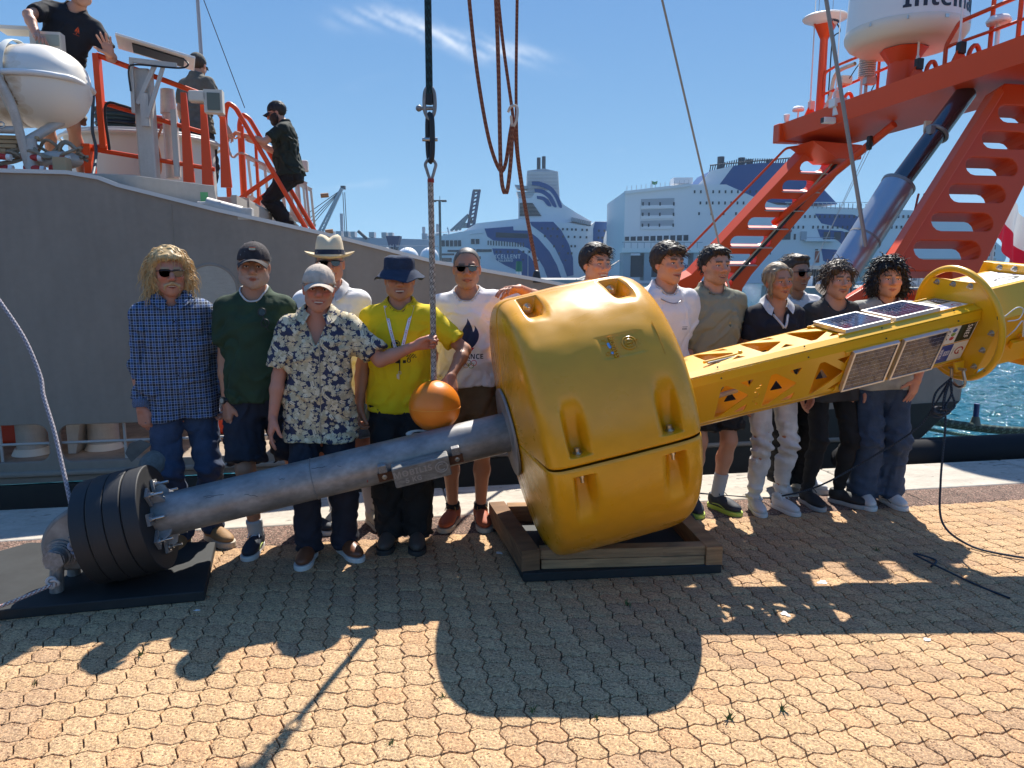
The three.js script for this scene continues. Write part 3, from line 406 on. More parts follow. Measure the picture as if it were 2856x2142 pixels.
function mesher(f, lo, hi, h, slack = 1.7) {
  const n = [0, 1, 2].map((i) => Math.max(4, Math.ceil((hi[i] - lo[i]) / h) + 1)), [nx, ny, nz] = n, val = new Float32Array(nx * ny * nz), B = 5, half = B * h / 2, R = half * 1.75 * slack;
  for (let k = 0; k < nz; k += B) for (let j = 0; j < ny; j += B) for (let i = 0; i < nx; i += B) {
    const d = f(lo[0] + i * h + half, lo[1] + j * h + half, lo[2] + k * h + half), skip = Math.abs(d) > R;
    for (let c = k; c < Math.min(k + B, nz); c++) for (let b = j; b < Math.min(j + B, ny); b++) for (let a = i; a < Math.min(i + B, nx); a++) val[(c * ny + b) * nx + a] = skip ? d : f(lo[0] + a * h, lo[1] + b * h, lo[2] + c * h);
  }
  const id = new Int32Array(nx * ny * nz).fill(-1), pos = [], idx = []; const st = [1, nx, nx * ny], co = [0, 1, nx, nx + 1, st[2], st[2] + 1, st[2] + nx, st[2] + nx + 1];
  const E = [[0, 1], [2, 3], [4, 5], [6, 7], [0, 2], [1, 3], [4, 6], [5, 7], [0, 4], [1, 5], [2, 6], [3, 7]];
  for (let k = 0; k < nz - 1; k++) for (let j = 0; j < ny - 1; j++) for (let i = 0; i < nx - 1; i++) {
    const o = (k * ny + j) * nx + i; let m = 0; for (let c = 0; c < 8; c++) if (val[o + co[c]] < 0) m |= 1 << c; if (m === 0 || m === 255) continue;
    let x = 0, y = 0, z = 0, w = 0;
    for (const [a, b] of E) { if (((m >> a) & 1) === ((m >> b) & 1)) continue; const va = val[o + co[a]], vb = val[o + co[b]], t = va / (va - vb); x += lerp(a & 1, b & 1, t); y += lerp(a >> 1 & 1, b >> 1 & 1, t); z += lerp(a >> 2, b >> 2, t); w++; }
    id[o] = pos.length / 3; pos.push(lo[0] + (i + x / w) * h, lo[1] + (j + y / w) * h, lo[2] + (k + z / w) * h);
  }
  for (let k = 1; k < nz - 1; k++) for (let j = 1; j < ny - 1; j++) for (let i = 1; i < nx - 1; i++) {
    const o = (k * ny + j) * nx + i, s = val[o] < 0;
    for (let d = 0; d < 3; d++) { if (s === (val[o + st[d]] < 0)) continue; const u = st[(d + 1) % 3], v = st[(d + 2) % 3], a = id[o], b = id[o - u], c = id[o - u - v], e = id[o - v]; if (a < 0 || b < 0 || c < 0 || e < 0) continue; if (s) idx.push(a, b, c, a, c, e); else idx.push(a, c, b, a, e, c); }
  }
  const g = new THREE.BufferGeometry(); g.setAttribute('position', new THREE.Float32BufferAttribute(pos, 3)); g.setIndex(idx); g.computeVertexNormals(); return g;
}
const add = (a, b, k = 1) => [a[0] + b[0] * k, a[1] + b[1] * k, a[2] + b[2] * k], sub = (a, b) => add(a, b, -1), len = (a) => Math.hypot(...a), nrm = (a) => { const l = len(a) || 1; return a.map((v) => v / l); };
const cross = (a, b) => [a[1] * b[2] - a[2] * b[1], a[2] * b[0] - a[0] * b[2], a[0] * b[1] - a[1] * b[0]], mid = (a, b, t) => [0, 1, 2].map((i) => lerp(a[i], b[i], t));
const dotp = (a, b) => a[0] * b[0] + a[1] * b[1] + a[2] * b[2];
function knee2(a, c, l1, l2, pole) { // two-bone reach
  let d = sub(c, a), L = len(d); const m = (l1 + l2) * 0.998; if (L > m) { c = add(a, d, m / L); d = sub(c, a); L = m; }
  const u = nrm(d), q = nrm(sub(pole, u.map((v) => v * dotp(pole, u)))), x = (l1 * l1 - l2 * l2 + L * L) / (2 * L), hgt = sq(Math.max(0, l1 * l1 - x * x));
  return [add(add(a, u, x), q, hgt), c];
}
function paint(g, fn) { const p = g.attributes.position, c = new Float32Array(p.count * 3); for (let i = 0; i < p.count; i++) c.set(fn(p.getX(i), p.getY(i), p.getZ(i)), i * 3); g.setAttribute('color', new THREE.BufferAttribute(c, 3)); return g; }
const clothBump = grey(256, 256, (u, v) => 0.5 + 0.2 * Math.sin(u * 6.2832 * 64) * Math.sin(v * 6.2832 * 64) + 0.4 * tnoise(u, v, 14, 3, 3));
const clothTone = grey(256, 256, (u, v) => 0.86 + 0.26 * tnoise(u, v, 6, 71, 4), 2, true);
const cloth = (c, o = {}) => mat(c, 0.88, { map: clothTone, bumpMap: rep(clothBump, 5), bumpScale: 0.0012, sheen: 0.25, sheenRoughness: 0.6, ...o });
// a hand: palm, four fingers of different length with three bends, thumb from the side of the palm
function handField(wrist, fwd, palm, side, o = {}) {
  fwd = nrm(fwd); palm = nrm(sub(palm, fwd.map((v) => v * dotp(palm, fwd)))); const th = cross(fwd, palm).map((v) => v * side), k = o.k ?? 1, P = (a, b, c) => add(add(add(wrist, th, a * k), fwd, b * k), palm, c * k), fs = [], soft = [];
  const xs = [0.030, 0.0105, -0.0095, -0.028], pl = [0.088, 0.092, 0.087, 0.078], ln = [[0.040, 0.025, 0.020], [0.044, 0.029, 0.021], [0.041, 0.027, 0.020], [0.032, 0.020, 0.018]], rr = [0.0098, 0.0101, 0.0096, 0.0086];
  const curl = o.curl ?? [0.3, 0.35, 0.4, 0.45], spread = o.spread ?? 0.04;
  for (let i = 0; i < 4; i++) {
    const kn = P(xs[i], pl[i], -0.002); soft.push(capsule(P(xs[i] * 0.62, 0.01, 0), kn, 0.0165 * k, 0.0135 * k)); soft.push(capsule(P(xs[i] * 0.7, 0.03, 0.006), P(xs[i], pl[i] - 0.015, 0.005), 0.014 * k, 0.011 * k));
    let p = kn, a = 0; const sp = (1.5 - i) * spread, dir = (ang) => nrm(add(add(fwd.map((v) => v * Math.cos(ang) * Math.cos(sp)), th, Math.sin(sp) * Math.cos(ang)), palm, Math.sin(ang)));
    const c = curl[i]; ln[i].forEach((l, j) => { a += c * [0.8, 1.1, 0.7][j]; const q = add(p, dir(a), l * k); fs.push(capsule(p, q, rr[i] * k * [1.04, 0.96, 0.88][j], rr[i] * k * [0.96, 0.88, 0.74][j])); p = q; });
  }
  const t = o.thumb ?? [0.55, 0.25], t0 = P(0.022, 0.022, 0.008), d1 = nrm(add(add(fwd.map((v) => v * 0.75), th, t[0]), palm, 0.35)), t1 = add(t0, d1, 0.042 * k), d2 = nrm(add(add(fwd, th, t[0] - t[1]), palm, 0.25 + t[1])), t2 = add(t1, d2, 0.033 * k), t3 = add(t2, nrm(add(d2, palm, t[1])), 0.026 * k);
  soft.push(capsule(t0, t1, 0.0175 * k, 0.0135 * k)); fs.push(capsule(t1, t2, 0.0125 * k, 0.0108 * k), capsule(t2, t3, 0.0108 * k, 0.0085 * k));
  const palmF = blend(soft, 0.012), fing = (x, y, z) => { let d = 9; for (const f of fs) d = Math.min(d, f(x, y, z)); return d; };
  return { f: (x, y, z) => smin(palmF(x, y, z), fing(x, y, z), 0.006), c: P(0, 0.075, 0.02) };
}
const SKIN = { fair: [0.54, 0.27, 0.165], tan: [0.43, 0.195, 0.105], red: [0.53, 0.225, 0.135] };
const M_skin = mat([1, 1, 1], 0.52, { vertexColors: true, bumpMap: rep(T_fine, 12), bumpScale: 0.0006, sheen: 0.15, sheenRoughness: 0.5, sheenColor: lin(0.6, 0.3, 0.25) });
const M_hair = (c) => mat(c, 0.55, { vertexColors: true, specularIntensity: 0.7 });
const M_dark = mat([0.008, 0.008, 0.009], 0.08, { clearcoat: 1, clearcoatRoughness: 0.03 }), M_teeth = mat([0.58, 0.53, 0.46], 0.3), M_eyeW = mat([0.62, 0.58, 0.54], 0.2), M_iris = mat([0.02, 0.014, 0.01], 0.1);
function person(o) {
  const R = rng(o.seed), h = o.h, k = h / 1.75, S = (v) => v.map((a) => a * k), g = thing(o.name ?? 'person', o.label, 'person', [o.x, o.y ?? 0, o.z], o.yaw ?? 0, o.group);
  const inv = new THREE.Matrix4().compose(g.position, g.quaternion, V(1, 1, 1)).invert(), L = (w) => V(...w).applyMatrix4(inv).toArray();
  const b = { w: 1, belly: 0, ...o.build }, skin = SKIN[o.skin ?? 'fair'];
  // torso frame: leans about the hips
  const lean = o.lean ?? [0, 0, 0], hipY = (o.hipY ?? 0.93) * k, TM = new THREE.Matrix4().makeTranslation(o.hipX ?? 0, hipY, o.hipZ ?? 0).multiply(new THREE.Matrix4().makeRotationFromEuler(new THREE.Euler(lean[0], lean[1], lean[2], 'YXZ'))).multiply(new THREE.Matrix4().makeTranslation(0, -0.93 * k, 0));
  const TI = TM.clone().invert().elements, tp = (x, y, z) => [TI[0] * x + TI[4] * y + TI[8] * z + TI[12], TI[1] * x + TI[5] * y + TI[9] * z + TI[13], TI[2] * x + TI[6] * y + TI[10] * z + TI[14]], T = (p) => V(...p).applyMatrix4(TM).toArray();
  const sw = ((b.sh ?? 0.182) - 0.013) * k, shy = 1.40 * k, sh = [[-sw, shy, -0.005 * k], [sw, shy, -0.005 * k]].map((p, i) => T(add(p, [0, (o.shrug?.[i] ?? 0), 0])));
  // torso sections: y, half width, half depth, centre z
  const sec = [[0.80, 0.158, 0.112, -0.01], [0.92, 0.165, 0.118, -0.006], [1.06, 0.152, 0.108, 0.0], [1.2, 0.160, 0.112, 0.004], [1.32, 0.168, 0.112, 0.0], [1.41, 0.150, 0.090, -0.008], [1.47, 0.085, 0.066, -0.008], [1.50, 0.05, 0.05, -0.006]].map(([y, a, d, z]) => { const be = Math.exp(-(((y - 1.03) / 0.14) ** 2)) * b.belly; return [y * k, (a * b.w + be * 0.35) * k, (d * (0.5 + 0.5 * b.w) + be * 0.5) * k, (z + be * 0.5) * k]; });
  if (o.female) { sec[1][1] *= 1.06; sec[2][1] *= 0.9; sec[4][2] *= 1.1; sec[4][3] += 0.012; sec[5][1] *= 0.92; sec[4][1] *= 0.93; }
  const loft = (off, y0 = -9, y1 = 9, wk = 1) => (X, Y, Z) => { const [x, y, z] = tp(X, Y, Z); let i = 0; while (i < sec.length - 2 && y > sec[i + 1][0]) i++; let t = (y - sec[i][0]) / (sec[i + 1][0] - sec[i][0]); t = t < 0 ? 0 : t > 1 ? 1 : t; t = t * t * (3 - 2 * t); const A = sec[i], B = sec[i + 1], a = lerp(A[1], B[1], t) * wk + off, d = lerp(A[2], B[2], t) * wk + off, zc = lerp(A[3], B[3], t); const q = Math.pow(Math.pow(Math.abs(x) / a, 2.35) + Math.pow(Math.abs(z - zc) / d, 2.35), 1 / 2.35); let e = (q - 1) * Math.min(a, d); const top = y - sec[sec.length - 1][0] - off, bot = sec[0][0] - y - off; e = Math.max(e, top, bot); if (y0 > -9) e = smax(e, y0 - y, 0.01); return e; };
  // arms
  const ua = 0.292 * k, fa = 0.248 * k, arms = [0, 1].map((i) => { const a = o.arms?.[i] ?? {}, sg = i ? 1 : -1; const W = a.W ? L(a.W) : a.wrist ? S(a.wrist) : [sg * (b.sh ?? 0.182) * 1.22 * k, 0.86 * k, 0.04 * k]; const [el, wr] = knee2(sh[i], W, ua, fa, a.pole ?? [sg * 0.25, -0.2, -1]); return { sh: sh[i], el, wr, i, side: i ? -1 : 1, ...a }; });
  // legs
  const ft = o.feet ?? [[-0.1, 0, -0.25], [0.1, 0, 0.25]], legs = [0, 1].map((i) => { const [fx, fz, fy = 0, gy = 0, heel = 0] = ft[i], sg = i ? 1 : -1, hip = T([sg * 0.088 * k, 0.90 * k, 0]), an = [fx + Math.sin(fy) * -0.045, gy + 0.085 * k + heel, fz + Math.cos(fy) * -0.045]; const [kn, a2] = knee2(hip, an, 0.425 * k, 0.418 * k, o.kneePole?.[i] ?? [Math.sin(fy) * 0.6, 0, 1]); return { hip, kn, an: a2, fx, fz, fy, gy, heel }; });
  const legF = (l, o1, o2, o3, hem) => { const f1 = capsule(l.hip, l.kn, (0.086 * (0.5 + b.w * 0.5)) * k + o1, 0.058 * k + o2), c = mid(l.kn, l.an, 0.32), f2 = capsule(add(l.kn, [0, 0, 0]), add(c, [0, 0, -0.012]), 0.056 * k + o2, 0.057 * k + o2), f3 = capsule(add(c, [0, 0, -0.012]), l.an, 0.056 * k + o2, 0.036 * k + o3); return blend([f1, f2, f3], 0.03 * k); };
  // ---------------- head
  const hd = o.head ?? {}, HS = (hd.s ?? 1) * (0.5 + 0.5 * k) * 1.03, hc = T([0, 1.63 * k, (0.022 + (hd.fwd ?? 0)) * k]);
  const HM = new THREE.Matrix4().makeTranslation(...hc).multiply(new THREE.Matrix4().makeTranslation(0, -0.09 * HS, -0.03 * HS)).multiply(new THREE.Matrix4().makeRotationFromEuler(new THREE.Euler(hd.pitch ?? 0, hd.yaw ?? 0, hd.roll ?? 0, 'YXZ'))).multiply(new THREE.Matrix4().makeTranslation(0, 0.09 * HS, 0.03 * HS)).multiply(new THREE.Matrix4().makeScale(HS, HS, HS));
  const fat = hd.fat ?? 0, lg = hd.long ?? 0, sm = hd.smile ?? 0, open = hd.open ?? 0, nose = hd.nose ?? 1;
  const headParts = blend([ellip([0, 0.034, -0.012], [0.0765, 0.086, 0.098]), ellip([0, -0.02 - lg * 0.3, 0.026], [0.064 + fat * 0.6, 0.085 + lg * 0.4, 0.066]), ellip([0, -0.068 - lg, 0.036], [0.050 + fat, 0.046, 0.050]), ellip([-0.047 - fat * 0.7, -0.058, 0.004], [0.022, 0.03, 0.028]), ellip([0.047 + fat * 0.7, -0.058, 0.004], [0.022, 0.03, 0.028]), ellip([0, -0.099 - lg, 0.068], [0.020, 0.016, 0.016])], 0.032);
  const detail = [capsule([-0.038, 0.024, 0.082], [0.038, 0.024, 0.082], 0.011, 0.011), ellip([-0.040, -0.024 + sm * 0.005, 0.069 + sm * 0.003], [0.024, 0.02, 0.02]), ellip([0.040, -0.024 + sm * 0.005, 0.069 + sm * 0.003], [0.024, 0.02, 0.02])];
  const noseF = blend([capsule([0, 0.016, 0.090], [0, -0.026, 0.1165], 0.0095 * nose, 0.0145 * nose), ellip([-0.0125, -0.033, 0.099], [0.0105 * nose, 0.009, 0.011]), ellip([0.0125, -0.033, 0.099], [0.0105 * nose, 0.009, 0.011])], 0.010);
  const my = -0.066 - lg * 0.5, cm = sm * 0.009, mw = 0.027 + sm * 0.010, lipU = blend([capsule([-mw, my + cm, 0.083 - sm * 0.004], [-0.008, my + 0.003 + open * 0.003, 0.0945], 0.0026, 0.0036), capsule([-0.008, my + 0.003 + open * 0.003, 0.0945], [0.008, my + 0.003 + open * 0.003, 0.0945], 0.0036, 0.0036), capsule([0.008, my + 0.003 + open * 0.003, 0.0945], [mw, my + cm, 0.083 - sm * 0.004], 0.0036, 0.0026)], 0.004), lipL = blend([capsule([-mw, my + cm - 0.001, 0.082 - sm * 0.004], [0, my - 0.008 - open * 0.005, 0.0915], 0.0025, 0.0046), capsule([0, my - 0.008 - open * 0.005, 0.0915], [mw, my + cm - 0.001, 0.082 - sm * 0.004], 0.0046, 0.0025)], 0.004);
  const ears = blend([ellip([-0.0775, -0.006, -0.006], [0.010, 0.031, 0.019]), ellip([0.0775, -0.006, -0.006], [0.010, 0.031, 0.019])], 0.001);
  const headF = (x, y, z) => { let d = headParts(x, y, z); if (d > 0.08) return d - 0.02; for (const f of detail) d = smin(d, f(x, y, z), 0.02); const ax = Math.abs(x); const so = sq((ax - 0.031) ** 2 + ((y - 0.002) * 1.25) ** 2 + (z - 0.106) ** 2) - 0.0195; d = smax(d, -so, 0.014); d = smin(d, noseF(x, y, z), 0.010); const lid = sq(((ax - 0.0315) / 1.45) ** 2 + (y - 0.001) ** 2 + (z - 0.078) ** 2) - 0.0098; d = smin(d, lid, 0.005); d = smin(d, Math.min(lipU(x, y, z), lipL(x, y, z)), 0.006); if (open > 0) { const m = sq((x / (mw * 0.86)) ** 2 + ((y - my + 0.002 - cm * (x / mw) ** 2) / (0.0035 + open * 0.006)) ** 2 + ((z - 0.095) / 0.016) ** 2) - 1; d = smax(d, -m * 0.005, 0.003); } else { const m = Math.max(Math.abs(y - my + 0.001 - cm * (x / mw) ** 2) - 0.0011, ax - mw, 0.08 - z); d = smax(d, -m, 0.002); } d = smin(d, ears(x, y, z), 0.006); return d; };
  const br = hd.brow ?? [0.05, 0.03, 0.02], st = hd.stubble ?? 0, stc = hd.stubbleCol ?? [0.12, 0.09, 0.075];
  const headCol = (x, y, z) => { let c = skin.slice(); const n = fbm(x * 30, y * 30, z * 30, 3); c = c.map((v) => v * (1 + 0.10 * n)); const ax = Math.abs(x);
    const fl = Math.max(Math.exp(-(((ax - 0.042) / 0.02) ** 2 + ((y + 0.022) / 0.02) ** 2)) * (z > 0.05 ? 1 : 0), Math.exp(-((x / 0.014) ** 2 + ((y + 0.028) / 0.014) ** 2)) * (z > 0.09 ? 1 : 0), ax > 0.074 ? 0.7 : 0) * (hd.flush ?? 0.5); c = [c[0] * (1 + 0.10 * fl), c[1] * (1 - 0.26 * fl), c[2] * (1 - 0.26 * fl)];
    if (z > 0.06 && Math.abs(y - my - cm * (x / mw) ** 2 * 0.8) < 0.0125 + open * 0.004 && ax < mw + 0.002 && z > 0.078) { const l = Math.min(lipU(x, y, z), lipL(x, y, z)); if (l < 0.0016) c = [c[0] * 0.82, c[1] * 0.55, c[2] * 0.56]; }
    const by = 0.0265 + (hd.browUp ?? 0) - ((ax - 0.03) / 0.03) ** 2 * 0.004; if (z > 0.06 && ax > 0.011 && ax < 0.05 && Math.abs(y - by) < 0.0066) c = mid(c, br, 0.85);
    if (z > 0.05 && ax > 0.018 && ax < 0.047 && Math.abs(y - 0.0035 - 0.003 * (1 - ((ax - 0.032) / 0.015) ** 2)) < 0.0034 && !o.glasses) c = mid(c, [0.04, 0.025, 0.02], 0.7);
    if (st > 0) { const m = sstep(-0.03, -0.05, y - ax * 0.25) * sstep(-0.03, 0.01, z + 0.01) * (Math.hypot(x / 1.6, y - my) < 0.012 ? 0 : 1); const mo = hd.moustache ? Math.exp(-(((y - my - 0.0135) / 0.006) ** 2)) * (ax < 0.028 ? 1 : 0) * (z > 0.07 ? 1 : 0) : 0; c = mid(c, stc, Math.min(0.9, st * m * (0.75 + 0.7 * fbm(x * 200, y * 200, z * 200, 2)) + mo * (hd.moustache ?? 0))); }
    else if (hd.moustache) { const mo = Math.exp(-(((y - my - 0.0125) / 0.0055) ** 2)) * (ax < 0.028 ? 1 : 0) * (z > 0.07 ? 1 : 0); c = mid(c, stc, mo * hd.moustache); }
    return c; };
  const HG = mesher(headF, [-0.095, -0.135 - lg, -0.118], [0.095, 0.125, 0.135], 0.0042); paint(HG, headCol); HG.applyMatrix4(HM);
  // ---------------- body skin
  const neckA = T([0, 1.40 * k, -0.012 * k]), neckB = V(0, -0.055, -0.014).applyMatrix4(HM).toArray(), flat = (x, y, z) => { const n = fbm(x * 12, y * 12, z * 12, 2); return skin.map((v) => v * (0.97 + 0.10 * n)); };
  const bodyGeos = [HG];
  const neckF = capsule(neckA, neckB, (0.062 + fat * 0.4) * k, (0.054 + fat * 0.4) * k), trap = [0, 1].map((i) => capsule(T([0, 1.475 * k, -0.015 * k]), mid(sh[i], T([0, 1.44 * k, 0]), 0.2), 0.048 * k, 0.045 * k));
  const core = blend([loft(-0.014), neckF, ...trap], 0.045 * k);
  const bare = [], armF = arms.map((a) => blend([capsule(a.sh, mid(a.sh, a.el, 0.35), 0.05 * k, 0.049 * k), capsule(mid(a.sh, a.el, 0.35), a.el, 0.048 * k, 0.038 * k), capsule(a.el, mid(a.el, a.wr, 0.3), 0.039 * k, 0.041 * k), capsule(mid(a.el, a.wr, 0.3), a.wr, 0.041 * k, 0.0255 * k)], 0.02));
  const legB = legs.map((l) => legF(l, -0.008, -0.006, -0.004));
  const bodyF = (x, y, z) => { let d = core(x, y, z); for (const f of armF) d = smin(d, f(x, y, z), 0.02); for (const f of legB) d = smin(d, f(x, y, z), 0.025); return d; };
  const pts = [...arms.flatMap((a) => [a.sh, a.el, a.wr]), ...legs.flatMap((l) => [l.hip, l.kn, l.an]), T([0, 1.5 * k, 0]), T([0.17 * k, 1.0 * k, 0.2 * k]), T([-0.17 * k, 1.0 * k, -0.16 * k])];
  const bb = (P, m) => [[0, 1, 2].map((i) => Math.min(...P.map((p) => p[i])) - m), [0, 1, 2].map((i) => Math.max(...P.map((p) => p[i])) + m)];
  { const [lo, hi] = bb([...pts, neckB], 0.10); const G = mesher(bodyF, lo, hi, o.bodyCell ?? 0.0135); bodyGeos.push(paint(G, flat)); }
  for (const a of arms) { if (a.noHand) continue; const fw = a.fwd ?? sub(a.wr, a.el), H = handField(a.wr, fw, a.palm ?? [a.i ? -1 : 1, 0, 0.25], a.side, { k: 0.5 + 0.5 * k, ...a.hand }); const wr = capsule(mid(a.el, a.wr, 0.7), a.wr, 0.032 * k, 0.0265 * k), f = (x, y, z) => smin(H.f(x, y, z), wr(x, y, z), 0.014); const [lo, hi] = bb([a.wr, H.c], 0.135); const G = mesher(f, lo, hi, 0.0048); const kn = skin; bodyGeos.push(paint(G, (x, y, z) => { const n = fbm(x * 40, y * 40, z * 40, 2); return [kn[0] * (1.02 + 0.1 * n), kn[1] * (0.93 + 0.12 * n), kn[2] * (0.92 + 0.12 * n)]; })); a.H = H; }
  const body = new THREE.Mesh(mergeGeometries(bodyGeos), M_skin); body.name = 'body'; body.castShadow = body.receiveShadow = true; g.add(body);
  const onHead = (name, geos, m, par = g) => obj(name, (Array.isArray(geos) ? join(geos) : geos).applyMatrix4(HM), m, par);
  if (!o.glasses) for (const s of [-1, 1]) onHead('eye', [ellipG([s * 0.0315, 0.0005, 0.0845], [0.0125, 0.0043 * (hd.eye ?? 1), 0.005])], M_eyeW), onHead('iris', [ellipG([s * 0.0315, 0.0008, 0.0872], [0.0056, 0.0044 * (hd.eye ?? 1), 0.0035])], M_iris);
  if (open > 0) onHead('teeth', [new THREE.CylinderGeometry(0.05, 0.05, 0.0042 + open * 0.0045, 12, 1, false, -0.40, 0.80).scale(mw / 0.031, 1, 0.55).translate(0, my + 0.001, 0.0612)], M_teeth);
  // ---------------- clothes
  const fold = (x, y, z, s, A) => { const w = fbm(x * 3 + s, y * 3, z * 3, 2) * 1.4, n1 = fbm(x * 5 + w + s, y * 3.4 - x * 2.2 + w, z * 5, 2), n2 = fbm(x * 4 - y * 4 + s * 2, y * 5 + x * 3 + w, z * 5 + 7, 2); return A * (1.1 * n1 + 1.25 * Math.max(0, 1 - Math.abs(n1) * 8) - 1.1 * Math.max(0, 1 - Math.abs(n2) * 6) + 0.3); };
  const planarUV = (G, ps = o.print) => uvBy(G, (x) => x, (x, y) => y);
  const pT = o.pants; if (pT) {
    const ea = pT.ease ?? 0.014, hemY = pT.hem, fs = legs.map((l) => { const f = legF(l, ea * (pT.top ?? 1), ea * (pT.kn ?? 1.1), ea * (pT.cuff ?? 1.6)); const cut = hemY != null ? hemY : null; return (x, y, z) => { let d = f(x, y, z); if (pT.short) { const t = dotp(sub([x, y, z], l.hip), sub(l.kn, l.hip)) / dotp(sub(l.kn, l.hip), sub(l.kn, l.hip)); d = smax(d - 0.022 * sstep(0.2, 1, t), (t - pT.short) * 0.4, 0.008); } else d = smax(d, l.an[1] - 0.03 - (pT.break ?? 0) - y, 0.006); return d; }; });
    const pel = loft(ea * 0.45, -9, 9), wy = Math.min(1.02, (o.shirt?.hem ?? 0.97) + 0.055) * k;
    const F = (x, y, z) => { let d = Math.max(pel(x, y, z), tp(x, y, z)[1] - wy); d = smin(d, smin(fs[0](x, y, z), fs[1](x, y, z), 0.008), 0.04); if (Math.abs(d) < 0.05) { d += fold(x * 1.2, y * 1.1, z, o.seed + 3, pT.fold ?? 0.0095); for (const l of legs) { const dk = Math.abs(y - l.kn[1]), da = y - l.an[1]; d += 0.008 * Math.sin(y * 95 + x * 40 + 4 * fbm(x * 6, y * 6, z * 6 + o.seed, 2)) * 0.5 * (Math.exp(-dk * dk / 0.008) + (pT.short ? 0 : Math.exp(-da * da / 0.012))) * (pT.bunch ?? 1) * 0.7; } } return d; };
    o._P = F;
    const [lo, hi] = bb([...legs.flatMap((l) => [l.hip, l.kn, l.an]), T([0.16 * k, wy, 0.1 + b.belly]), T([-0.16 * k, wy, -0.1])], 0.13);
    const G = mesher(F, lo, hi, pT.cell ?? 0.0115); uvBy(G, (x) => x, (x, y) => y); obj(pT.name ?? 'trousers', G, pT.mat, g, pT.label);
  }
  const sT = o.shirt; if (sT) {
    const ease = (sT.ease ?? 0.016) * k, hem = (sT.hem ?? 0.82) * k, sl = arms.map((a) => { const e = sT.sleeve ?? 0.62, w = sT.sleeveR ?? 0.062; if (e <= 1) { const end = mid(a.sh, a.el, e * 1.25), dir = nrm(sub(a.el, a.sh)), en = mid(a.sh, a.el, e); const f = capsule(a.sh, end, (w + 0.002) * k, w * k * (sT.flare ?? 1.0)); return (x, y, z) => smax(f(x, y, z), dotp(sub([x, y, z], en), dir), 0.006); } const d2 = nrm(sub(a.wr, a.el)), en = mid(a.el, a.wr, e - 1); const f = blend([capsule(a.sh, a.el, (w + 0.004) * k, w * 0.88 * k), capsule(a.el, a.wr, w * 0.88 * k, w * 0.66 * k)], 0.03); return (x, y, z) => smax(f(x, y, z), dotp(sub([x, y, z], en), d2), 0.006); });
    const lf = loft(ease, -9, 9), nA = T([0, 1.44 * k, 0.0]), nB = T([0, 1.62 * k, 0.03 * k]), nc = capsule(T([0, 1.455 * k, 0.012 * k]), nB, 0.001, 0.001), nr = (sT.neckR ?? 0.073) * k, drape = sT.drape ?? 0.0;
    const tr2 = trap.map((f) => (x, y, z) => f(x, y, z) - ease * 0.6);
    const low = blend([capsule(T([-0.07 * k, 1.0 * k, 0]), T([-0.075 * k, hem - 0.05, 0]), 0.1 * k * b.w + drape, 0.108 * k * b.w + drape), capsule(T([0.07 * k, 1.0 * k, 0]), T([0.075 * k, hem - 0.05, 0]), 0.1 * k * b.w + drape, 0.108 * k * b.w + drape)], 0.1);
    const hipsF = legs.map((l) => capsule(l.hip, mid(l.hip, l.kn, 0.5), 0.1 * k, 0.09 * k));
    const F0 = (x, y, z) => { let d = smin(lf(x, y, z), tr2[0](x, y, z), 0.05); d = smin(d, tr2[1](x, y, z), 0.05); d = smin(d, low(x, y, z), 0.06); if (hem < 0.86 * k) for (const f of hipsF) d = smin(d, f(x, y, z) - ease, 0.04); const q = tp(x, y, z); if (o._P && q[1] < hem + 0.16 && d > -0.02 && d < 0.1) d = smin(d, o._P(x, y, z) - 0.007, 0.02); d = smin(d, sl[0](x, y, z), 0.045); d = smin(d, sl[1](x, y, z), 0.045); if (Math.abs(d) < 0.05) { d += fold(x, y, z, o.seed, (sT.fold ?? 0.008)) * (1 - 0.6 * sstep(1.3 * k, 1.45 * k, q[1])); const wv = sT.wave ?? 0.006; d += wv * Math.sin(q[0] * 44 + q[1] * 26 + 5 * fbm(q[0] * 4, q[1] * 4, o.seed, 2)) * sstep(1.22 * k, 0.9 * k, q[1]) * 0.55; } return smax(d, hem + 0.006 * Math.sin(q[0] * 19 + o.seed) - q[1], 0.006); };
    const F = (x, y, z) => { let d = F0(x, y, z); const q = tp(x, y, z); const vx = sT.v ? Math.max(0, (Math.abs(q[0]) + 0.0) * 1.0) : 0; d = smax(d, -(nc(x, y, z) - nr), 0.006); if (sT.v) { const vv = Math.max(Math.abs(q[0]) - (q[1] - (1.47 - sT.v) * k) * 0.42, (1.47 - sT.v) * k - q[1], -q[2]); d = smax(d, -vv, 0.006); } return d; };
    const [lo, hi] = bb([...arms.flatMap((a) => (sT.sleeve ?? 0.6) > 1 ? [a.sh, a.el, a.wr] : [a.sh, mid(a.sh, a.el, Math.min(1, (sT.sleeve ?? 0.62)))]), T([0, 1.52 * k, 0]), T([0.18 * k, hem, 0.14 * k + b.belly * k]), T([-0.18 * k, hem, -0.14 * k])], 0.11);
    const G = mesher(F, lo, hi, sT.cell ?? 0.0095); const sm = sT.mat; uvBy(G, (x) => x, (x, y) => y);
    if (sT.print) { const n = G.attributes.normal, uv = G.attributes.uv, p = G.attributes.position, [cx, cy, W2, H2] = sT.print; for (let i = 0; i < p.count; i++) { const q = tp(p.getX(i), p.getY(i), p.getZ(i)); let u = 0.5 + (q[0] - cx * k) / (W2 * k), v = 0.5 + (q[1] - cy * k) / (H2 * k); if (q[2] < 0) { u = q[0] > 0 ? 0.995 : 0.005; } uv.setXY(i, Math.min(0.995, Math.max(0.005, u)), Math.min(0.995, Math.max(0.005, v))); } }
    const shirt = obj(sT.name ?? 'shirt', G, sm, g, sT.label); o._shirt = shirt;
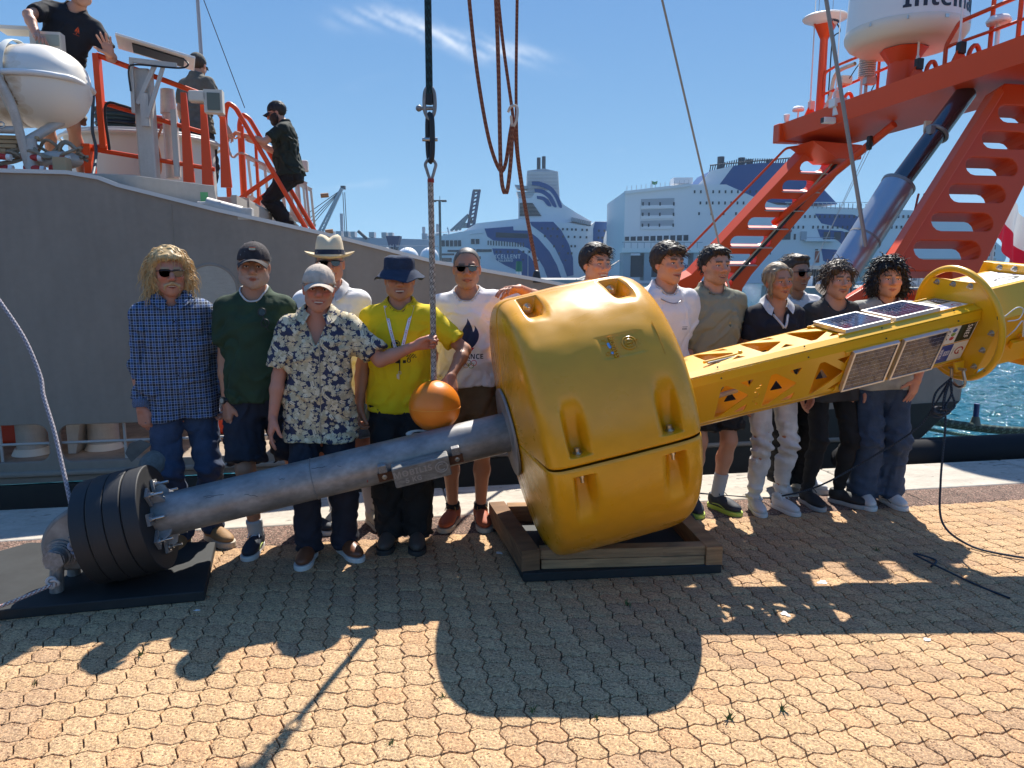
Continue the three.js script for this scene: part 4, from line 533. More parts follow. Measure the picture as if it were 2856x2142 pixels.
    const A0 = T([0, 1.455 * k, 0.012 * k]), ax = nrm(sub(nB, A0)), e1 = nrm(cross(ax, [0, 0, 1])), e2 = cross(e1, ax), rimAt = (th, r) => { const bs = add(add(A0, e1, Math.cos(th) * r), e2, Math.sin(th) * r); let t = 0.14; for (; t > -0.09 && F0(...add(bs, ax, t)) > -0.003; t -= 0.002); return add(bs, ax, t); };
    if (sT.rib) { const P = []; for (let i = 0; i < 40; i++) P.push(rimAt(i / 40 * 6.2832, nr + 0.002)); const P2 = P.map((p, i) => mid(p, mid(P[(i + 39) % 40], P[(i + 1) % 40], 0.5), 0.6)); obj('neckband', tube(P2, 0.0055 * k, 90, 7, true), sT.rib, shirt); }
    if (sT.cuff) for (const a of arms) { const en = mid(a.sh, a.el, sT.sleeve), dir = nrm(sub(a.el, a.sh)); for (const [off, wd, m] of sT.cuff) obj('cuff_band', aim(new THREE.TorusGeometry(sT.sleeveR * k * (sT.flare ?? 1) + 0.001, 0.006, 6, 32).scale(1, 1, wd).rotateX(Math.PI / 2), dir, add(en, dir, -off)), m, shirt); }
    if (sT.collar) for (const s of [-1, 1]) { const NU = 14, cg = new THREE.PlaneGeometry(1, 1, NU, 5), p = cg.attributes.position, w = sT.collar.w ?? 0.05, a1 = sT.collar.open ?? 0.35; // a fold of cloth standing on the neck opening and lying over the shoulder
      for (let i = 0; i < p.count; i++) { const u = p.getX(i) + 0.5, v = 0.5 - p.getY(i), an = lerp(Math.PI, a1, u), th = Math.PI / 2 + s * an * -1, r0 = rimAt(Math.PI / 2 - s * an, nr), wd = w * (0.7 + 0.55 * u * u), out = add(r0, nrm(sub(r0, add(A0, ax, dotp(sub(r0, A0), ax)))), v < 0.35 ? -0.004 : (v - 0.35) * wd * 1.25); let q; if (v < 0.35) q = add(out, ax, 0.022 * (v / 0.35) * (1 - 0.5 * u)); else { const vv = (v - 0.35) / 0.65; q = add(out, ax, 0.022 * (1 - 0.5 * u) * (1 - vv) - vv * wd * 0.28 - vv * u * u * wd * 0.25); let n = 0; while (F0(...q) < 0.004 && n++ < 20) q = add(q, nrm(add(ax, [0, 0, 0.5 * u])), 0.003); } p.setXYZ(i, ...q); }
      cg.computeVertexNormals(); uvBy(cg, (x) => x, (x, y) => y); obj('collar', cg, sT.collar.mat ?? sm, shirt); }
    if (sT.buttons) { const bt = []; for (let i = 0; i < sT.buttons; i++) { const y = lerp(1.36, sT.hem + 0.06, i / (sT.buttons - 1)) * k; let z = 0.05; const q0 = (zz) => F(...T([0.006, y, zz])); for (z = 0.05; z < 0.3 && q0(z) < 0; z += 0.002); const P = T([0.006, y, z]); obj('button', cyl(0.0055, 0.0055, 0.003, 0, 0, 0, 10).rotateX(Math.PI / 2).translate(...P), sT.btn ?? M_black, shirt); } const pk = []; for (let i = 0; i < 26; i++) { const y = lerp(1.40, sT.hem + 0.005, i / 25) * k; let z; for (z = 0.03; z < 0.3 && F(...T([0.022, y, z])) < 0; z += 0.003); pk.push(T([0.022, y, z + 0.0005])); } obj('placket', tube(pk, 0.0026, 60, 5), sm, shirt); }
    o._F = F;
    if (sT.extra) sT.extra({ shirt, T, k, F, arms, g, tp });
  }
  const shT = o.shoes; if (shT) for (const l of legs) {
    const q = new THREE.Matrix4().makeTranslation(l.fx, l.gy, l.fz).multiply(new THREE.Matrix4().makeRotationY(l.fy)).multiply(new THREE.Matrix4().makeRotationX(l.heel ? Math.atan2(l.heel, 0.2) : 0)), Ls = (shT.size ?? 1) * 1.02;
    const up = blend([ellip([0, 0.044, 0.085], [0.044, 0.032, 0.075]), ellip([0, 0.052, 0.02], [0.039, 0.042, 0.08]), ellip([0, 0.058, -0.06], [0.037, 0.05, 0.048]), capsule([0, 0.06, -0.045], [0, (shT.high ?? 0.088), -0.05], 0.036, 0.037)], 0.03);
    const UF = (x, y, z) => { let d = smax(up(x, y, z), 0.016 - y, 0.004); d = smax(d, y - (shT.high ?? 0.088) - 0.012 - Math.max(0, z + 0.05) * 0.1, 0.006); d += 0.0015 * fbm(x * 60, y * 60, z * 60, 2); return d; };
    const U = mesher(UF, [-0.07, -0.01, -0.13], [0.07, 0.14, 0.18], 0.0062); U.scale(Ls, Ls, Ls); const up2 = obj('shoe', uvBy(U, (x) => x, (x, y, z) => z).applyMatrix4(q), shT.mat, g);
    const sp = new THREE.Shape(); sp.moveTo(0, -0.112); sp.bezierCurveTo(0.045, -0.112, 0.040, -0.05, 0.038, -0.01); sp.bezierCurveTo(0.038, 0.03, 0.052, 0.06, 0.05, 0.10); sp.bezierCurveTo(0.046, 0.15, 0.02, 0.168, 0, 0.168); sp.bezierCurveTo(-0.02, 0.168, -0.046, 0.15, -0.05, 0.10); sp.bezierCurveTo(-0.052, 0.06, -0.038, 0.03, -0.038, -0.01); sp.bezierCurveTo(-0.040, -0.05, -0.045, -0.112, 0, -0.112);
    obj('sole', ext(sp, 0.018 + (shT.soleH ?? 0), 0.005, 2, 10).rotateX(Math.PI / 2).scale(Ls, Ls, Ls).translate(0, 0.023 + (shT.soleH ?? 0), 0).applyMatrix4(q), shT.sole, up2);
    if (shT.lace) { const lc = []; for (let i = 0; i < 5; i++) { const z = 0.075 - i * 0.022, y = 0.075 + i * 0.0055; lc.push(tube([[-0.022, y - 0.006, z], [0, y + 0.005, z - 0.006], [0.022, y - 0.006, z - 0.012]], 0.0028, 8, 5)); } lc.push(tube([[0, 0.105, -0.015], [0.025, 0.11, 0.0], [0.035, 0.09, 0.02]], 0.0024, 8, 5), tube([[0, 0.105, -0.015], [-0.025, 0.11, 0.0], [-0.03, 0.09, 0.025]], 0.0024, 8, 5)); const sc = lc.map((x) => x.scale(Ls, Ls, Ls).applyMatrix4(q)); obj('laces', sc, shT.lace, up2); }
    if (shT.tongue) for (const tg of [tube([[-0.043, 0.03, 0.07], [-0.042, 0.045, 0.02], [-0.038, 0.04, -0.05]], 0.004, 16, 6).scale(Ls, Ls, Ls).applyMatrix4(q), tube([[0.043, 0.03, 0.07], [0.042, 0.045, 0.02], [0.038, 0.04, -0.05]], 0.004, 16, 6).scale(Ls, Ls, Ls).applyMatrix4(q)]) obj('trim', tg, shT.tongue, up2);
    if (o.socks) obj('sock', mesher((x, y, z) => { const f = capsule(mid(l.an, l.kn, o.socks.h), l.an, 0.045 * k, 0.041 * k)(x, y, z) - 0.002 + 0.0012 * Math.sin(y * 220); return smax(f, dotp(sub([x, y, z], mid(l.an, l.kn, o.socks.h)), nrm(sub(l.kn, l.an))), 0.004); }, ...bb([l.an, mid(l.an, l.kn, o.socks.h)], 0.06), 0.0075), o.socks.mat, g);
  }
  // ---------------- hair
  const hr = o.hair; if (hr) {
    const yl = hr.line ?? ((z) => z > 0.06 ? lerp(0.062, 0.078, (z - 0.06) / 0.04) : z > 0.02 ? lerp(0.012, 0.062, (z - 0.02) / 0.04) : z > -0.02 ? lerp(-0.035, 0.012, (z + 0.02) / 0.04) : z > -0.06 ? lerp(-0.085, -0.035, (z + 0.06) / 0.04) : -0.085);
    const th = hr.th ?? 0.012, base = ellip([0, 0.036, -0.016], [0.078 + th, 0.088 + th * 1.15, 0.099 + th]), blobs = (hr.blobs ?? []).map(([c, r]) => ellip(c, r)), fr = hr.freq ?? 60, am = hr.amp ?? 0.006;
    const F = (x, y, z) => { let d = smax(base(x, y, z), (yl(z, x) - y) * 0.75, 0.008); for (const f of blobs) d = smin(d, f(x, y, z), hr.bk ?? 0.012); if (hr.cut) d = smax(d, hr.cut(x, y, z), 0.004); if (d < 0.04) { const w = fbm(x * 14, y * 14, z * 14 + o.seed, 2) * 2; const st2 = hr.curl ? Math.abs(fbm(x * fr + w, y * fr + w, z * fr, 2)) * 2 - 0.3 : fbm(x * fr * 1.3 + w * 2, y * fr * 0.28, z * fr * 0.5 + w, 2); d += am * st2; } return d; };
    const ex = hr.ext ?? 0.05, G = mesher(F, [-0.11 - ex, -0.12 - ex - (hr.down ?? 0), -0.13 - ex], [0.11 + ex, 0.15 + ex, 0.13 + ex], hr.cell ?? 0.0052);
    const parts = [G], col = hr.col; const hcol = (x, y, z) => { const n = fbm(x * 50, y * 16, z * 50, 3), m = fbm(x * 140, y * 30, z * 140, 2); const t = Math.max(0, Math.min(1, 0.5 + n * 0.9 + m * 0.5)); return mid(col[0], col[1], t); };
    const nS = hr.strands ?? 90, ps = G.attributes.position, ns = G.attributes.normal;
    for (let i = 0; i < nS; i++) { const v = Math.floor(R() * ps.count), p = [ps.getX(v), ps.getY(v), ps.getZ(v)], n = [ns.getX(v), ns.getY(v), ns.getZ(v)]; if (hr.strandOk && !hr.strandOk(p)) continue; let d = hr.flow ? hr.flow(p, n, R) : nrm([n[0] * 0.6 + (R() - 0.5), n[1] * 0.4 - 0.3 + (R() - 0.5), n[2] * 0.6 + (R() - 0.5)]); const Ln = (hr.len ?? 0.03) * (0.6 + 0.8 * R()), P = [add(p, n, -0.004)]; let q = add(p, n, 0.002); const sn = R() * 6.28, cw = hr.wave ?? 0.3; for (let s = 1; s <= 4; s++) { d = nrm(add(add(d, n, -0.16), [Math.sin(sn + s * 1.7) * cw, -(hr.grav ?? 0.15), Math.cos(sn + s * 1.7) * cw])); q = add(q, d, Ln / 4); P.push(q); } const tg = tube(P, hr.sr ?? 0.003, 7, 5); const tp2 = tg.attributes.position; for (let a = 0; a <= 7; a++) { const kk = 1 - 0.85 * (a / 7) ** 1.5; let c = [0, 0, 0]; for (let e = 0; e < 5; e++) c = add(c, [tp2.getX(a * 6 + e), tp2.getY(a * 6 + e), tp2.getZ(a * 6 + e)], 0.2); for (let e = 0; e <= 5; e++) { const w = mid(c, [tp2.getX(a * 6 + e), tp2.getY(a * 6 + e), tp2.getZ(a * 6 + e)], kk); tp2.setXYZ(a * 6 + e, ...w); } } tg.deleteAttribute('uv'); parts.push(tg); }
    parts.forEach((p) => { p.deleteAttribute('uv'); paint(p, hcol); }); const m = mergeGeometries(parts); m.applyMatrix4(HM); obj('hair', m, hr.mat ?? M_hair([1, 1, 1]), g);
  }
  if (o.beard) { const F = (x, y, z) => { let d = headParts(x, y, z) - o.beard.th; d = smax(d, y - (o.beard.top ?? -0.035) - Math.max(0, -0.02 + Math.abs(x)) * 0.55, 0.01); d = smax(d, -0.005 - z + Math.max(0, -0.07 - y) * 0.6, 0.006); d = smax(d, -(sq((x / 1.5) ** 2 + (y - my) ** 2) - 0.013), 0.004); d = smin(d, capsule([-0.024, my + 0.012, 0.088], [0.024, my + 0.012, 0.088], 0.006, 0.006)(x, y, z), 0.006); return d + 0.004 * fbm(x * 90, y * 60, z * 90, 2); }; const G = mesher(F, [-0.09, -0.16, -0.04], [0.09, 0.0, 0.13], 0.005); paint(G, (x, y, z) => mid(o.beard.col[0], o.beard.col[1], 0.5 + fbm(x * 120, y * 60, z * 120, 2))); onHead('beard', G, M_hair([1, 1, 1])); }
  if (o.glasses) glassesOn(onHead, o.glasses);
  if (o.hat) o.hat(onHead, R);
  if (o.post) o.post({ g, T, HM, onHead, arms, legs, k, L, tp });
  return g;
}
function ellipG(c, r) { return new THREE.SphereGeometry(1, 14, 10).scale(...r).translate(...c); }
function glassesOn(onHead, t) {
  const ls = (s) => { const sh = new THREE.Shape(), w = t.w ?? 0.027, hh = t.h ?? 0.0175; sh.moveTo(-w, hh * 0.55); sh.quadraticCurveTo(-w, hh, -w * 0.6, hh); sh.lineTo(w * 0.75, hh); sh.quadraticCurveTo(w, hh, w * 1.0, hh * 0.4); sh.quadraticCurveTo(w * 0.95, -hh, w * 0.1, -hh); sh.quadraticCurveTo(-w * 0.85, -hh, -w, hh * 0.1); const g = ext(sh, 0.0028, 0.0008, 1, 8); if (s < 0) g.scale(-1, 1, 1); return g.rotateY(s * 0.20).translate(s * 0.0325, 0.001, 0.1005 - 0.003); };
  const f = onHead('sunglasses', [rod([-0.062, 0.013, 0.092], [-0.076, 0.011, 0.0], 0.0026), rod([0.062, 0.013, 0.092], [0.076, 0.011, 0.0], 0.0026), tube([[-0.061, 0.0125, 0.092], [-0.03, 0.0165, 0.105], [0, 0.013, 0.109], [0.03, 0.0165, 0.105], [0.061, 0.0125, 0.092]], 0.0034, 20, 6), rod([-0.076, 0.011, 0.0], [-0.079, -0.004, -0.02], 0.0026), rod([0.076, 0.011, 0.0], [0.079, -0.004, -0.02], 0.0026)], M_black);
  for (const s of [-1, 1]) onHead('lens', ls(s), M_dark, f);
}
function capHat(cm, bm, o = {}) { return (onHead, R) => {
  const t = o.tilt ?? 0, rx = (g) => g.rotateX(t);
  const crown = mesher((x, y, z) => { let d = ellip([0, 0.038, -0.014], [0.089, 0.102, 0.110])(x, y, z); d = smax(d, 0.030 - y + Math.max(0, -z) * 0.22, 0.006); d += 0.0022 * fbm(x * 22, y * 22, z * 22, 2); const a = Math.atan2(x, z + 0.01); d += 0.0016 * Math.exp(-((((a * 3 / Math.PI) % 1 + 1) % 1 - 0.5) ** 2) * 300); return d; }, [-0.12, 0.0, -0.15], [0.12, 0.16, 0.12], 0.006);
  const c = onHead('cap', rx(uvBy(crown, (x) => x * 2, (x, y) => y * 2)), cm);
  const bg = new THREE.PlaneGeometry(2, 1, 22, 9), p = bg.attributes.position, T2 = []; const P = (u, v, e) => [u * (0.079 - 0.006 * v), 0.040 - 0.030 * u * u * (1 + 0.2 * v) - 0.016 * v + e, 0.058 + (0.034 + 0.074 * v) * sq(Math.max(0, 1 - 0.80 * u * u)) - 0.006];
  const up = bg.clone(), dn = bg.clone(); for (let i = 0; i < p.count; i++) { const u = p.getX(i), v = p.getY(i) + 0.5; up.attributes.position.setXYZ(i, ...P(u, v, 0.002)); dn.attributes.position.setXYZ(i, ...P(u, v, -0.002)); } up.computeVertexNormals(); dn.computeVertexNormals();
  const rim = []; for (let i = 0; i <= 22; i++) rim.push(P(-1 + i / 11, 1, 0)); onHead('visor', [rx(up), rx(dn), rx(tube(rim, 0.0022, 44, 6))], bm, c);
  onHead('cap_button', rx(sph(0.007, 0, 0.140, -0.014)), cm, c); if (o.badge) o.badge(onHead, c, rx);
}; }
// ---------------------------------------------------------------- who stands where
const denimTex = grey(256, 256, (u, v) => { const k = 0.8 + 0.25 * tnoise(u, v, 5, 41, 4) + 0.12 * Math.sin((u + v) * 6.2832 * 60) + 0.1 * tnoise(u, v, 60, 42, 2); return [k * 0.95, k, k * 1.04]; }, 3, true);
const denim = (c, o = {}) => mat(c, 0.9, { map: denimTex, bumpMap: rep(clothBump, 6), bumpScale: 0.0012, ...o });
const plaidTex = canvasTex(128, 128, (c, w) => { c.fillStyle = '#3e4450'; c.fillRect(0, 0, w, w); c.globalAlpha = 0.75; c.fillStyle = '#2c4f8a'; c.fillRect(8, 0, 44, w); c.fillRect(0, 8, w, 44); c.globalAlpha = 0.5; c.fillStyle = '#26262c'; c.fillRect(68, 0, 48, w); c.fillRect(0, 68, w, 48); c.globalAlpha = 0.9; c.fillStyle = '#9fabbd'; for (const p of [0, 56]) { c.fillRect(p, 0, 9, w); c.fillRect(0, p, w, 9); } c.globalAlpha = 1; }); plaidTex.wrapS = plaidTex.wrapT = THREE.RepeatWrapping; plaidTex.repeat.set(1 / 0.030, 1 / 0.030);
const floralTex = canvasTex(1024, 1024, (c, w) => { const r = rng(404); c.fillStyle = '#33364d'; c.fillRect(0, 0, w, w); const put = (x, y, f) => { for (const a of [-w, 0, w]) for (const b of [-w, 0, w]) { if (x + a < -130 || x + a > w + 130 || y + b < -130 || y + b > w + 130) continue; c.save(); c.translate(x + a, y + b); f(); c.restore(); } };
  for (let i = 0; i < 250; i++) { const x = r() * w, y = r() * w, k = 0.7 + r() * 0.7, t = r() * 6.28, kind = r(), cs = ['#cdbd99', '#bfae8a', '#d8caa9', '#b8a783'][Math.floor(r() * 4)], pet = 5 + Math.floor(r() * 4), jit = Array.from({ length: 12 }, () => r());
    put(x, y, () => { c.rotate(t); c.scale(k, k); c.fillStyle = cs; c.strokeStyle = cs; if (kind < 0.42) { for (let p = 0; p < pet; p++) { c.save(); c.rotate(p / pet * 6.28); c.beginPath(); c.ellipse(22 + jit[p] * 8, 0, 24, 11 + jit[p] * 6, 0, 0, 7); c.fill(); c.restore(); } } else if (kind < 0.75) { c.lineWidth = 6; c.beginPath(); c.moveTo(-46, 0); c.quadraticCurveTo(0, 14, 48, 0); c.stroke(); for (let p = -4; p < 5; p++) for (const s of [-1, 1]) { c.beginPath(); c.ellipse(p * 10 + 4, s * 14, 15, 5, s * 0.9, 0, 7); c.fill(); } } else { c.beginPath(); c.moveTo(-30, 0); c.bezierCurveTo(-20, -40, 30, -36, 40, 0); c.bezierCurveTo(28, 30, -10, 34, -30, 0); c.fill(); c.strokeStyle = '#33364d'; c.lineWidth = 3; c.beginPath(); c.moveTo(-24, 0); c.lineTo(30, 2); c.stroke(); } }); } }); floralTex.wrapS = floralTex.wrapT = THREE.RepeatWrapping; floralTex.repeat.set(3.7, 3.7);
const printed = (base, draw) => canvasTex(768, 768, (c, w) => { c.fillStyle = base; c.fillRect(0, 0, w, w); draw(c, w); });
const franceTex = printed('#ece6e2', (c) => { c.fillStyle = '#1f2f55'; c.beginPath(); c.moveTo(352, 150); c.bezierCurveTo(360, 220, 296, 240, 292, 320); c.bezierCurveTo(290, 372, 330, 420, 384, 470); c.bezierCurveTo(440, 420, 474, 372, 470, 310); c.bezierCurveTo(466, 290, 452, 250, 424, 224); c.bezierCurveTo(432, 260, 424, 284, 410, 290); c.bezierCurveTo(400, 230, 380, 190, 352, 150); c.fill(); c.fillStyle = '#c8202f'; c.beginPath(); c.moveTo(346, 452); c.lineTo(424, 452); c.lineTo(386, 494); c.fill(); c.fillStyle = '#23242a'; c.font = 'bold 70px sans-serif'; c.textAlign = 'center'; c.fillText('FRANCE', 384, 566); c.lineWidth = 5.5; [['#2a63b0', 306, 606], ['#222222', 362, 606], ['#c8323c', 418, 606], ['#d9a23a', 334, 632], ['#3f8a4a', 390, 632]].forEach(([k, x, y]) => { c.strokeStyle = k; c.beginPath(); c.arc(x, y, 27, 0, 7); c.stroke(); }); });
const yellowTeeTex = printed('#e3c408', (c) => { c.fillStyle = '#20201c'; c.beginPath(); c.arc(352, 250, 46, 0, 7); c.fill(); c.strokeStyle = '#e3c408'; c.lineWidth = 5; c.beginPath(); c.arc(352, 250, 34, 0, 7); c.stroke(); c.fillStyle = '#e3c408'; c.font = 'italic bold 26px serif'; c.textAlign = 'center'; c.fillText('play', 352, 258); c.fillStyle = '#20201c'; for (let i = 0; i < 7; i++) for (let j = 0; j < 4; j++) if ((i + j) % 2) c.fillRect(450 + i * 13 + j * 4, 352 - i * 2 + j * 10, 13, 10); c.font = '58px sans-serif'; c.fillText('ÉCO', 262, 432); c.font = 'bold 58px sans-serif'; c.fillText('O', 478, 430); c.fillRect(345, 392, 52, 40); c.fillRect(420, 404, 30, 28); });
const whitePoloTex = printed('#e9e6e4', (c) => { c.fillStyle = '#c0223a'; c.font = 'bold 42px serif'; c.fillText('R', 508, 300); c.fillStyle = '#b08a52'; c.fillRect(470, 272, 34, 26); });
const vansTex = printed('#e6e1de', (c) => { c.fillStyle = '#24242a'; c.font = 'bold 25px sans-serif'; c.fillText('VANS', 474, 330); c.fillRect(476, 300, 66, 4); });
const khakiTex = printed('#8b8872', (c) => { c.fillStyle = '#4c5340'; c.beginPath(); c.moveTo(486, 280); c.lineTo(520, 280); c.lineTo(503, 308); c.fill(); c.fillStyle = '#b59a52'; c.beginPath(); c.arc(503, 266, 11, 0, 7); c.fill(); c.fillStyle = '#4c5340'; c.font = '13px sans-serif'; c.fillText('~~~', 488, 322); });
const redTabTex = printed('#dedcdd', (c) => { c.fillStyle = '#b2202e'; c.fillRect(480, 320, 44, 15); });
const PR = [0, 1.19, 0.50, 0.50];
const teeMat = (tex) => cloth(0xffffff, { map: tex });
const shoeM = (c, r = 0.7) => mat(c, r, { bumpMap: rep(clothBump, 4), bumpScale: 0.001 });
const WHITE_SOLE = mat([0.62, 0.60, 0.56], 0.7), BEIGE_SOLE = mat([0.46, 0.40, 0.31], 0.75), DARK_SOLE = mat([0.03, 0.028, 0.026], 0.7), LIME_SOLE = mat([0.46, 0.56, 0.08], 0.6), GREY_SOLE = mat([0.34, 0.33, 0.31], 0.75);
const lace = (c) => mat(c, 0.8);
const HAIRS = { black: [[0.012, 0.009, 0.008], [0.035, 0.025, 0.02]], brown: [[0.03, 0.018, 0.011], [0.085, 0.055, 0.034]], grey: [[0.16, 0.145, 0.13], [0.34, 0.32, 0.30]], blond: [[0.36, 0.21, 0.07], [0.74, 0.52, 0.25]], streak: [[0.10, 0.065, 0.038], [0.44, 0.33, 0.20]] };
const toward = (a, b) => Math.atan2(b[0] - a[0], b[1] - a[1]);
// 1 blond man in a checked shirt holding his cap
person({ seed: 1, label: 'person with shaggy blond hair, blue checked shirt and sunglasses, holding a grey cap', h: 1.74, x: -1.95, z: -4.27, yaw: 0.42, skin: 'red', build: { w: 1.02, belly: 0.03, sh: 0.178 }, head: { yaw: 0.12, pitch: 0.02, moustache: 0.85, stubbleCol: [0.5, 0.34, 0.18], brow: [0.42, 0.28, 0.15], long: 0.008, fat: 0.004, flush: 1, sm: 0.3, open: 0.25, smile: 0.4 }, lean: [0.02, 0, 0.02],
  arms: [{ W: [-2.10, 0.735, -4.10], pole: [-0.5, -0.2, -0.8], palm: [0.6, 0, -0.8], fwd: [0.15, -1, 0.12], hand: { curl: [0.65, 0.7, 0.75, 0.8] } }, { W: [-1.70, 0.90, -4.33], pole: [0.6, -0.2, -0.7], palm: [-0.6, 0, 0.2], hand: { curl: [0.5, 0.55, 0.6, 0.6] } }],
  feet: [[-0.05, 0.09, -0.30], [0.15, 0.03, 0.45]], shirt: { mat: cloth(0xffffff, { map: plaidTex }), hem: 0.79, sleeve: 1.93, sleeveR: 0.064, ease: 0.022, fold: 0.0119, wave: 0.009, collar: { w: 0.062, open: 0.3 }, buttons: 6, drape: 0.012, neckR: 0.07, extra: ({ shirt, T, k, F, arms }) => { for (const a of arms) obj('cuff', aim(new THREE.TorusGeometry(0.042, 0.007, 6, 24).scale(1, 1, 4).rotateX(Math.PI / 2), sub(a.wr, a.el), mid(a.el, a.wr, 0.87)), shirt.material, shirt); } },
  pants: { mat: denim([0.075, 0.095, 0.155]), ease: 0.016, cuff: 1.9, fold: 0.0076 }, shoes: { mat: shoeM([0.30, 0.165, 0.065]), sole: BEIGE_SOLE, lace: lace([0.03, 0.025, 0.02]), high: 0.12, soleH: 0.008, size: 1.05 },
  hair: { col: HAIRS.blond, th: 0.026, ext: 0.06, down: 0.03, freq: 42, amp: 0.012, strands: 900, strandOk: (p) => p[2] < 0.045 || p[1] > 0.098, len: 0.085, sr: 0.0026, wave: 0.32, grav: 0.42, blobs: [[[-0.082, -0.035, -0.02], [0.028, 0.085, 0.055]], [[0.082, -0.035, -0.02], [0.028, 0.085, 0.05]], [[0, -0.06, -0.085], [0.075, 0.075, 0.035]], [[-0.03, 0.085, 0.082], [0.035, 0.018, 0.018]], [[0.03, 0.087, 0.082], [0.03, 0.016, 0.018]]], flow: (p, n, R) => nrm([n[0] * 0.7 + (R() - 0.5) * 0.7, 0.1 - 0.7 * R(), n[2] * 0.5 + (R() - 0.5) * 0.7]) },
  glasses: { w: 0.029, h: 0.021 }, post: ({ onHead }) => { for (const s of [-1, 1]) onHead('glasses_cord', tube([[s * 0.078, 0.0, -0.01], [s * 0.088, -0.06, 0.01], [s * 0.075, -0.13, 0.0], [s * 0.05, -0.15, -0.06]], 0.0016, 20, 5), M_black); onHead('moustache', mesher((x, y, z) => blend([capsule([0, -0.052, 0.103], [-0.034, -0.066, 0.084], 0.009, 0.007), capsule([0, -0.052, 0.103], [0.034, -0.066, 0.084], 0.009, 0.007), capsule([-0.034, -0.066, 0.084], [-0.038, -0.092, 0.072], 0.007, 0.004), capsule([0.034, -0.066, 0.084], [0.038, -0.092, 0.072], 0.007, 0.004)], 0.008)(x, y, z) + 0.004 * fbm(x * 80, y * 80, z * 80, 2), [-0.06, -0.11, 0.05], [0.06, -0.03, 0.13], 0.004), mat([0.52, 0.35, 0.18], 0.6)); } });
// 2 man in the green ringer shirt
const ringW = cloth([0.78, 0.77, 0.74]), ringY = cloth([0.6, 0.36, 0.05]);
person({ seed: 2, label: 'person in a dark green ringer t-shirt and dark cap with a black wristwatch', h: 1.775, x: -1.475, z: -4.26, yaw: 0.10, skin: 'tan', build: { w: 1.06, belly: 0.035, sh: 0.176 }, head: { yaw: 0.16, roll: -0.03, fat: 0.010, stubble: 0.55, stubbleCol: [0.42, 0.40, 0.37], brow: [0.11, 0.08, 0.06], smile: 0.7, nose: 1.15 },
  arms: [{ W: [-1.625, 0.845, -4.14], pole: [-0.7, -0.2, -0.6], palm: [0.75, 0, -0.65], hand: { curl: [0.2, 0.24, 0.28, 0.3] } }, { wrist: [0.27, 0.86, 0.03] }], feet: [[-0.05, 0.11, -0.05], [0.24, -0.22, 0.9]],
  shirt: { mat: cloth([0.028, 0.062, 0.026]), hem: 0.87, sleeve: 0.68, sleeveR: 0.066, ease: 0.018, fold: 0.0076, rib: ringW, cuff: [[0.010, 1.6, ringW], [0.024, 0.8, ringY], [0.0, 0.7, ringY]], extra: ({ shirt, T, k }) => { obj('neck_trim', new THREE.TorusGeometry(0.083 * k, 0.004, 6, 36).scale(1, 0.92, 1).rotateX(Math.PI / 2 + 0.28).translate(...T([0, 1.455 * k, 0.014])), ringY, shirt); } },
  pants: { mat: cloth([0.018, 0.021, 0.036]), short: 0.92, ease: 0.03, name: 'shorts' }, shoes: { mat: shoeM([0.016, 0.022, 0.035]), sole: WHITE_SOLE, lace: lace([0.5, 0.55, 0.65]), tongue: mat([0.3, 0.36, 0.08], 0.6) }, socks: { mat: cloth([0.7, 0.7, 0.68]), h: 0.24 },
  hair: { col: HAIRS.grey, th: 0.008, amp: 0.003, strands: 40, len: 0.012 }, hat: capHat(cloth([0.050, 0.036, 0.036]), cloth([0.055, 0.042, 0.042]), { tilt: -0.04, badge: (onHead, c, rx) => onHead('embroidered_badge', rx(new THREE.CircleGeometry(0.016, 16).scale(1.3, 1, 1).rotateX(-0.62).translate(0, 0.094, 0.086)), mat(0xffffff, 0.8, { map: canvasTex(64, 64, (c2) => { c2.fillStyle = '#4a3a38'; c2.fillRect(0, 0, 64, 64); c2.fillStyle = '#b5402e'; c2.fillRect(8, 12, 48, 12); c2.fillStyle = '#c8c2a0'; for (let i = 0; i < 5; i++) c2.fillRect(8 + i * 10, 30, 6, 18); c2.fillStyle = '#4f7a3a'; c2.fillRect(10, 24, 44, 6); }) }), c) }),
  post: ({ arms, g, T, k }) => { const a = arms[0], dir = nrm(sub(a.wr, a.el)), p = mid(a.el, a.wr, 0.93); const st = obj('watch', aim(new THREE.TorusGeometry(0.031, 0.0065, 6, 28).scale(1, 1, 1.8).rotateX(Math.PI / 2), dir, p), M_black, g); const out = nrm([-0.55, 0.1, 0.85]); obj('watch_face', aim(cyl(0.022, 0.020, 0.012, 0, 0, 0, 20), out, add(p, out, 0.032)), mat([0.03, 0.03, 0.03], 0.3), st); obj('dial', aim(cyl(0.014, 0.014, 0.002, 0, 0, 0, 20), out, add(p, out, 0.039)), mat([0.26, 0.28, 0.24], 0.25), st);
    const gl = []; for (const [x, y, rx] of [[0.068, 1.385, 0], [0.082, 1.325, 0.2]]) gl.push(new THREE.TorusGeometry(0.021, 0.0026, 6, 26).rotateX(-0.15).translate(...T([x * k, y * k, 0.152]))); gl.push(rod(T([0.062, 1.40 * k, 0.145]), T([0.10, 1.29 * k, 0.165]), 0.002), rod(T([0.075, 1.366 * k, 0.152]), T([0.075, 1.345 * k, 0.155]), 0.0026)); obj('hanging_eyeglasses', gl, M_black, g); obj('eyeglass_lens', new THREE.CircleGeometry(0.02, 20).rotateX(-0.15).translate(...T([0.068 * k, 1.385 * k, 0.152])), mat([0.02, 0.03, 0.025], 0.1), g); } });
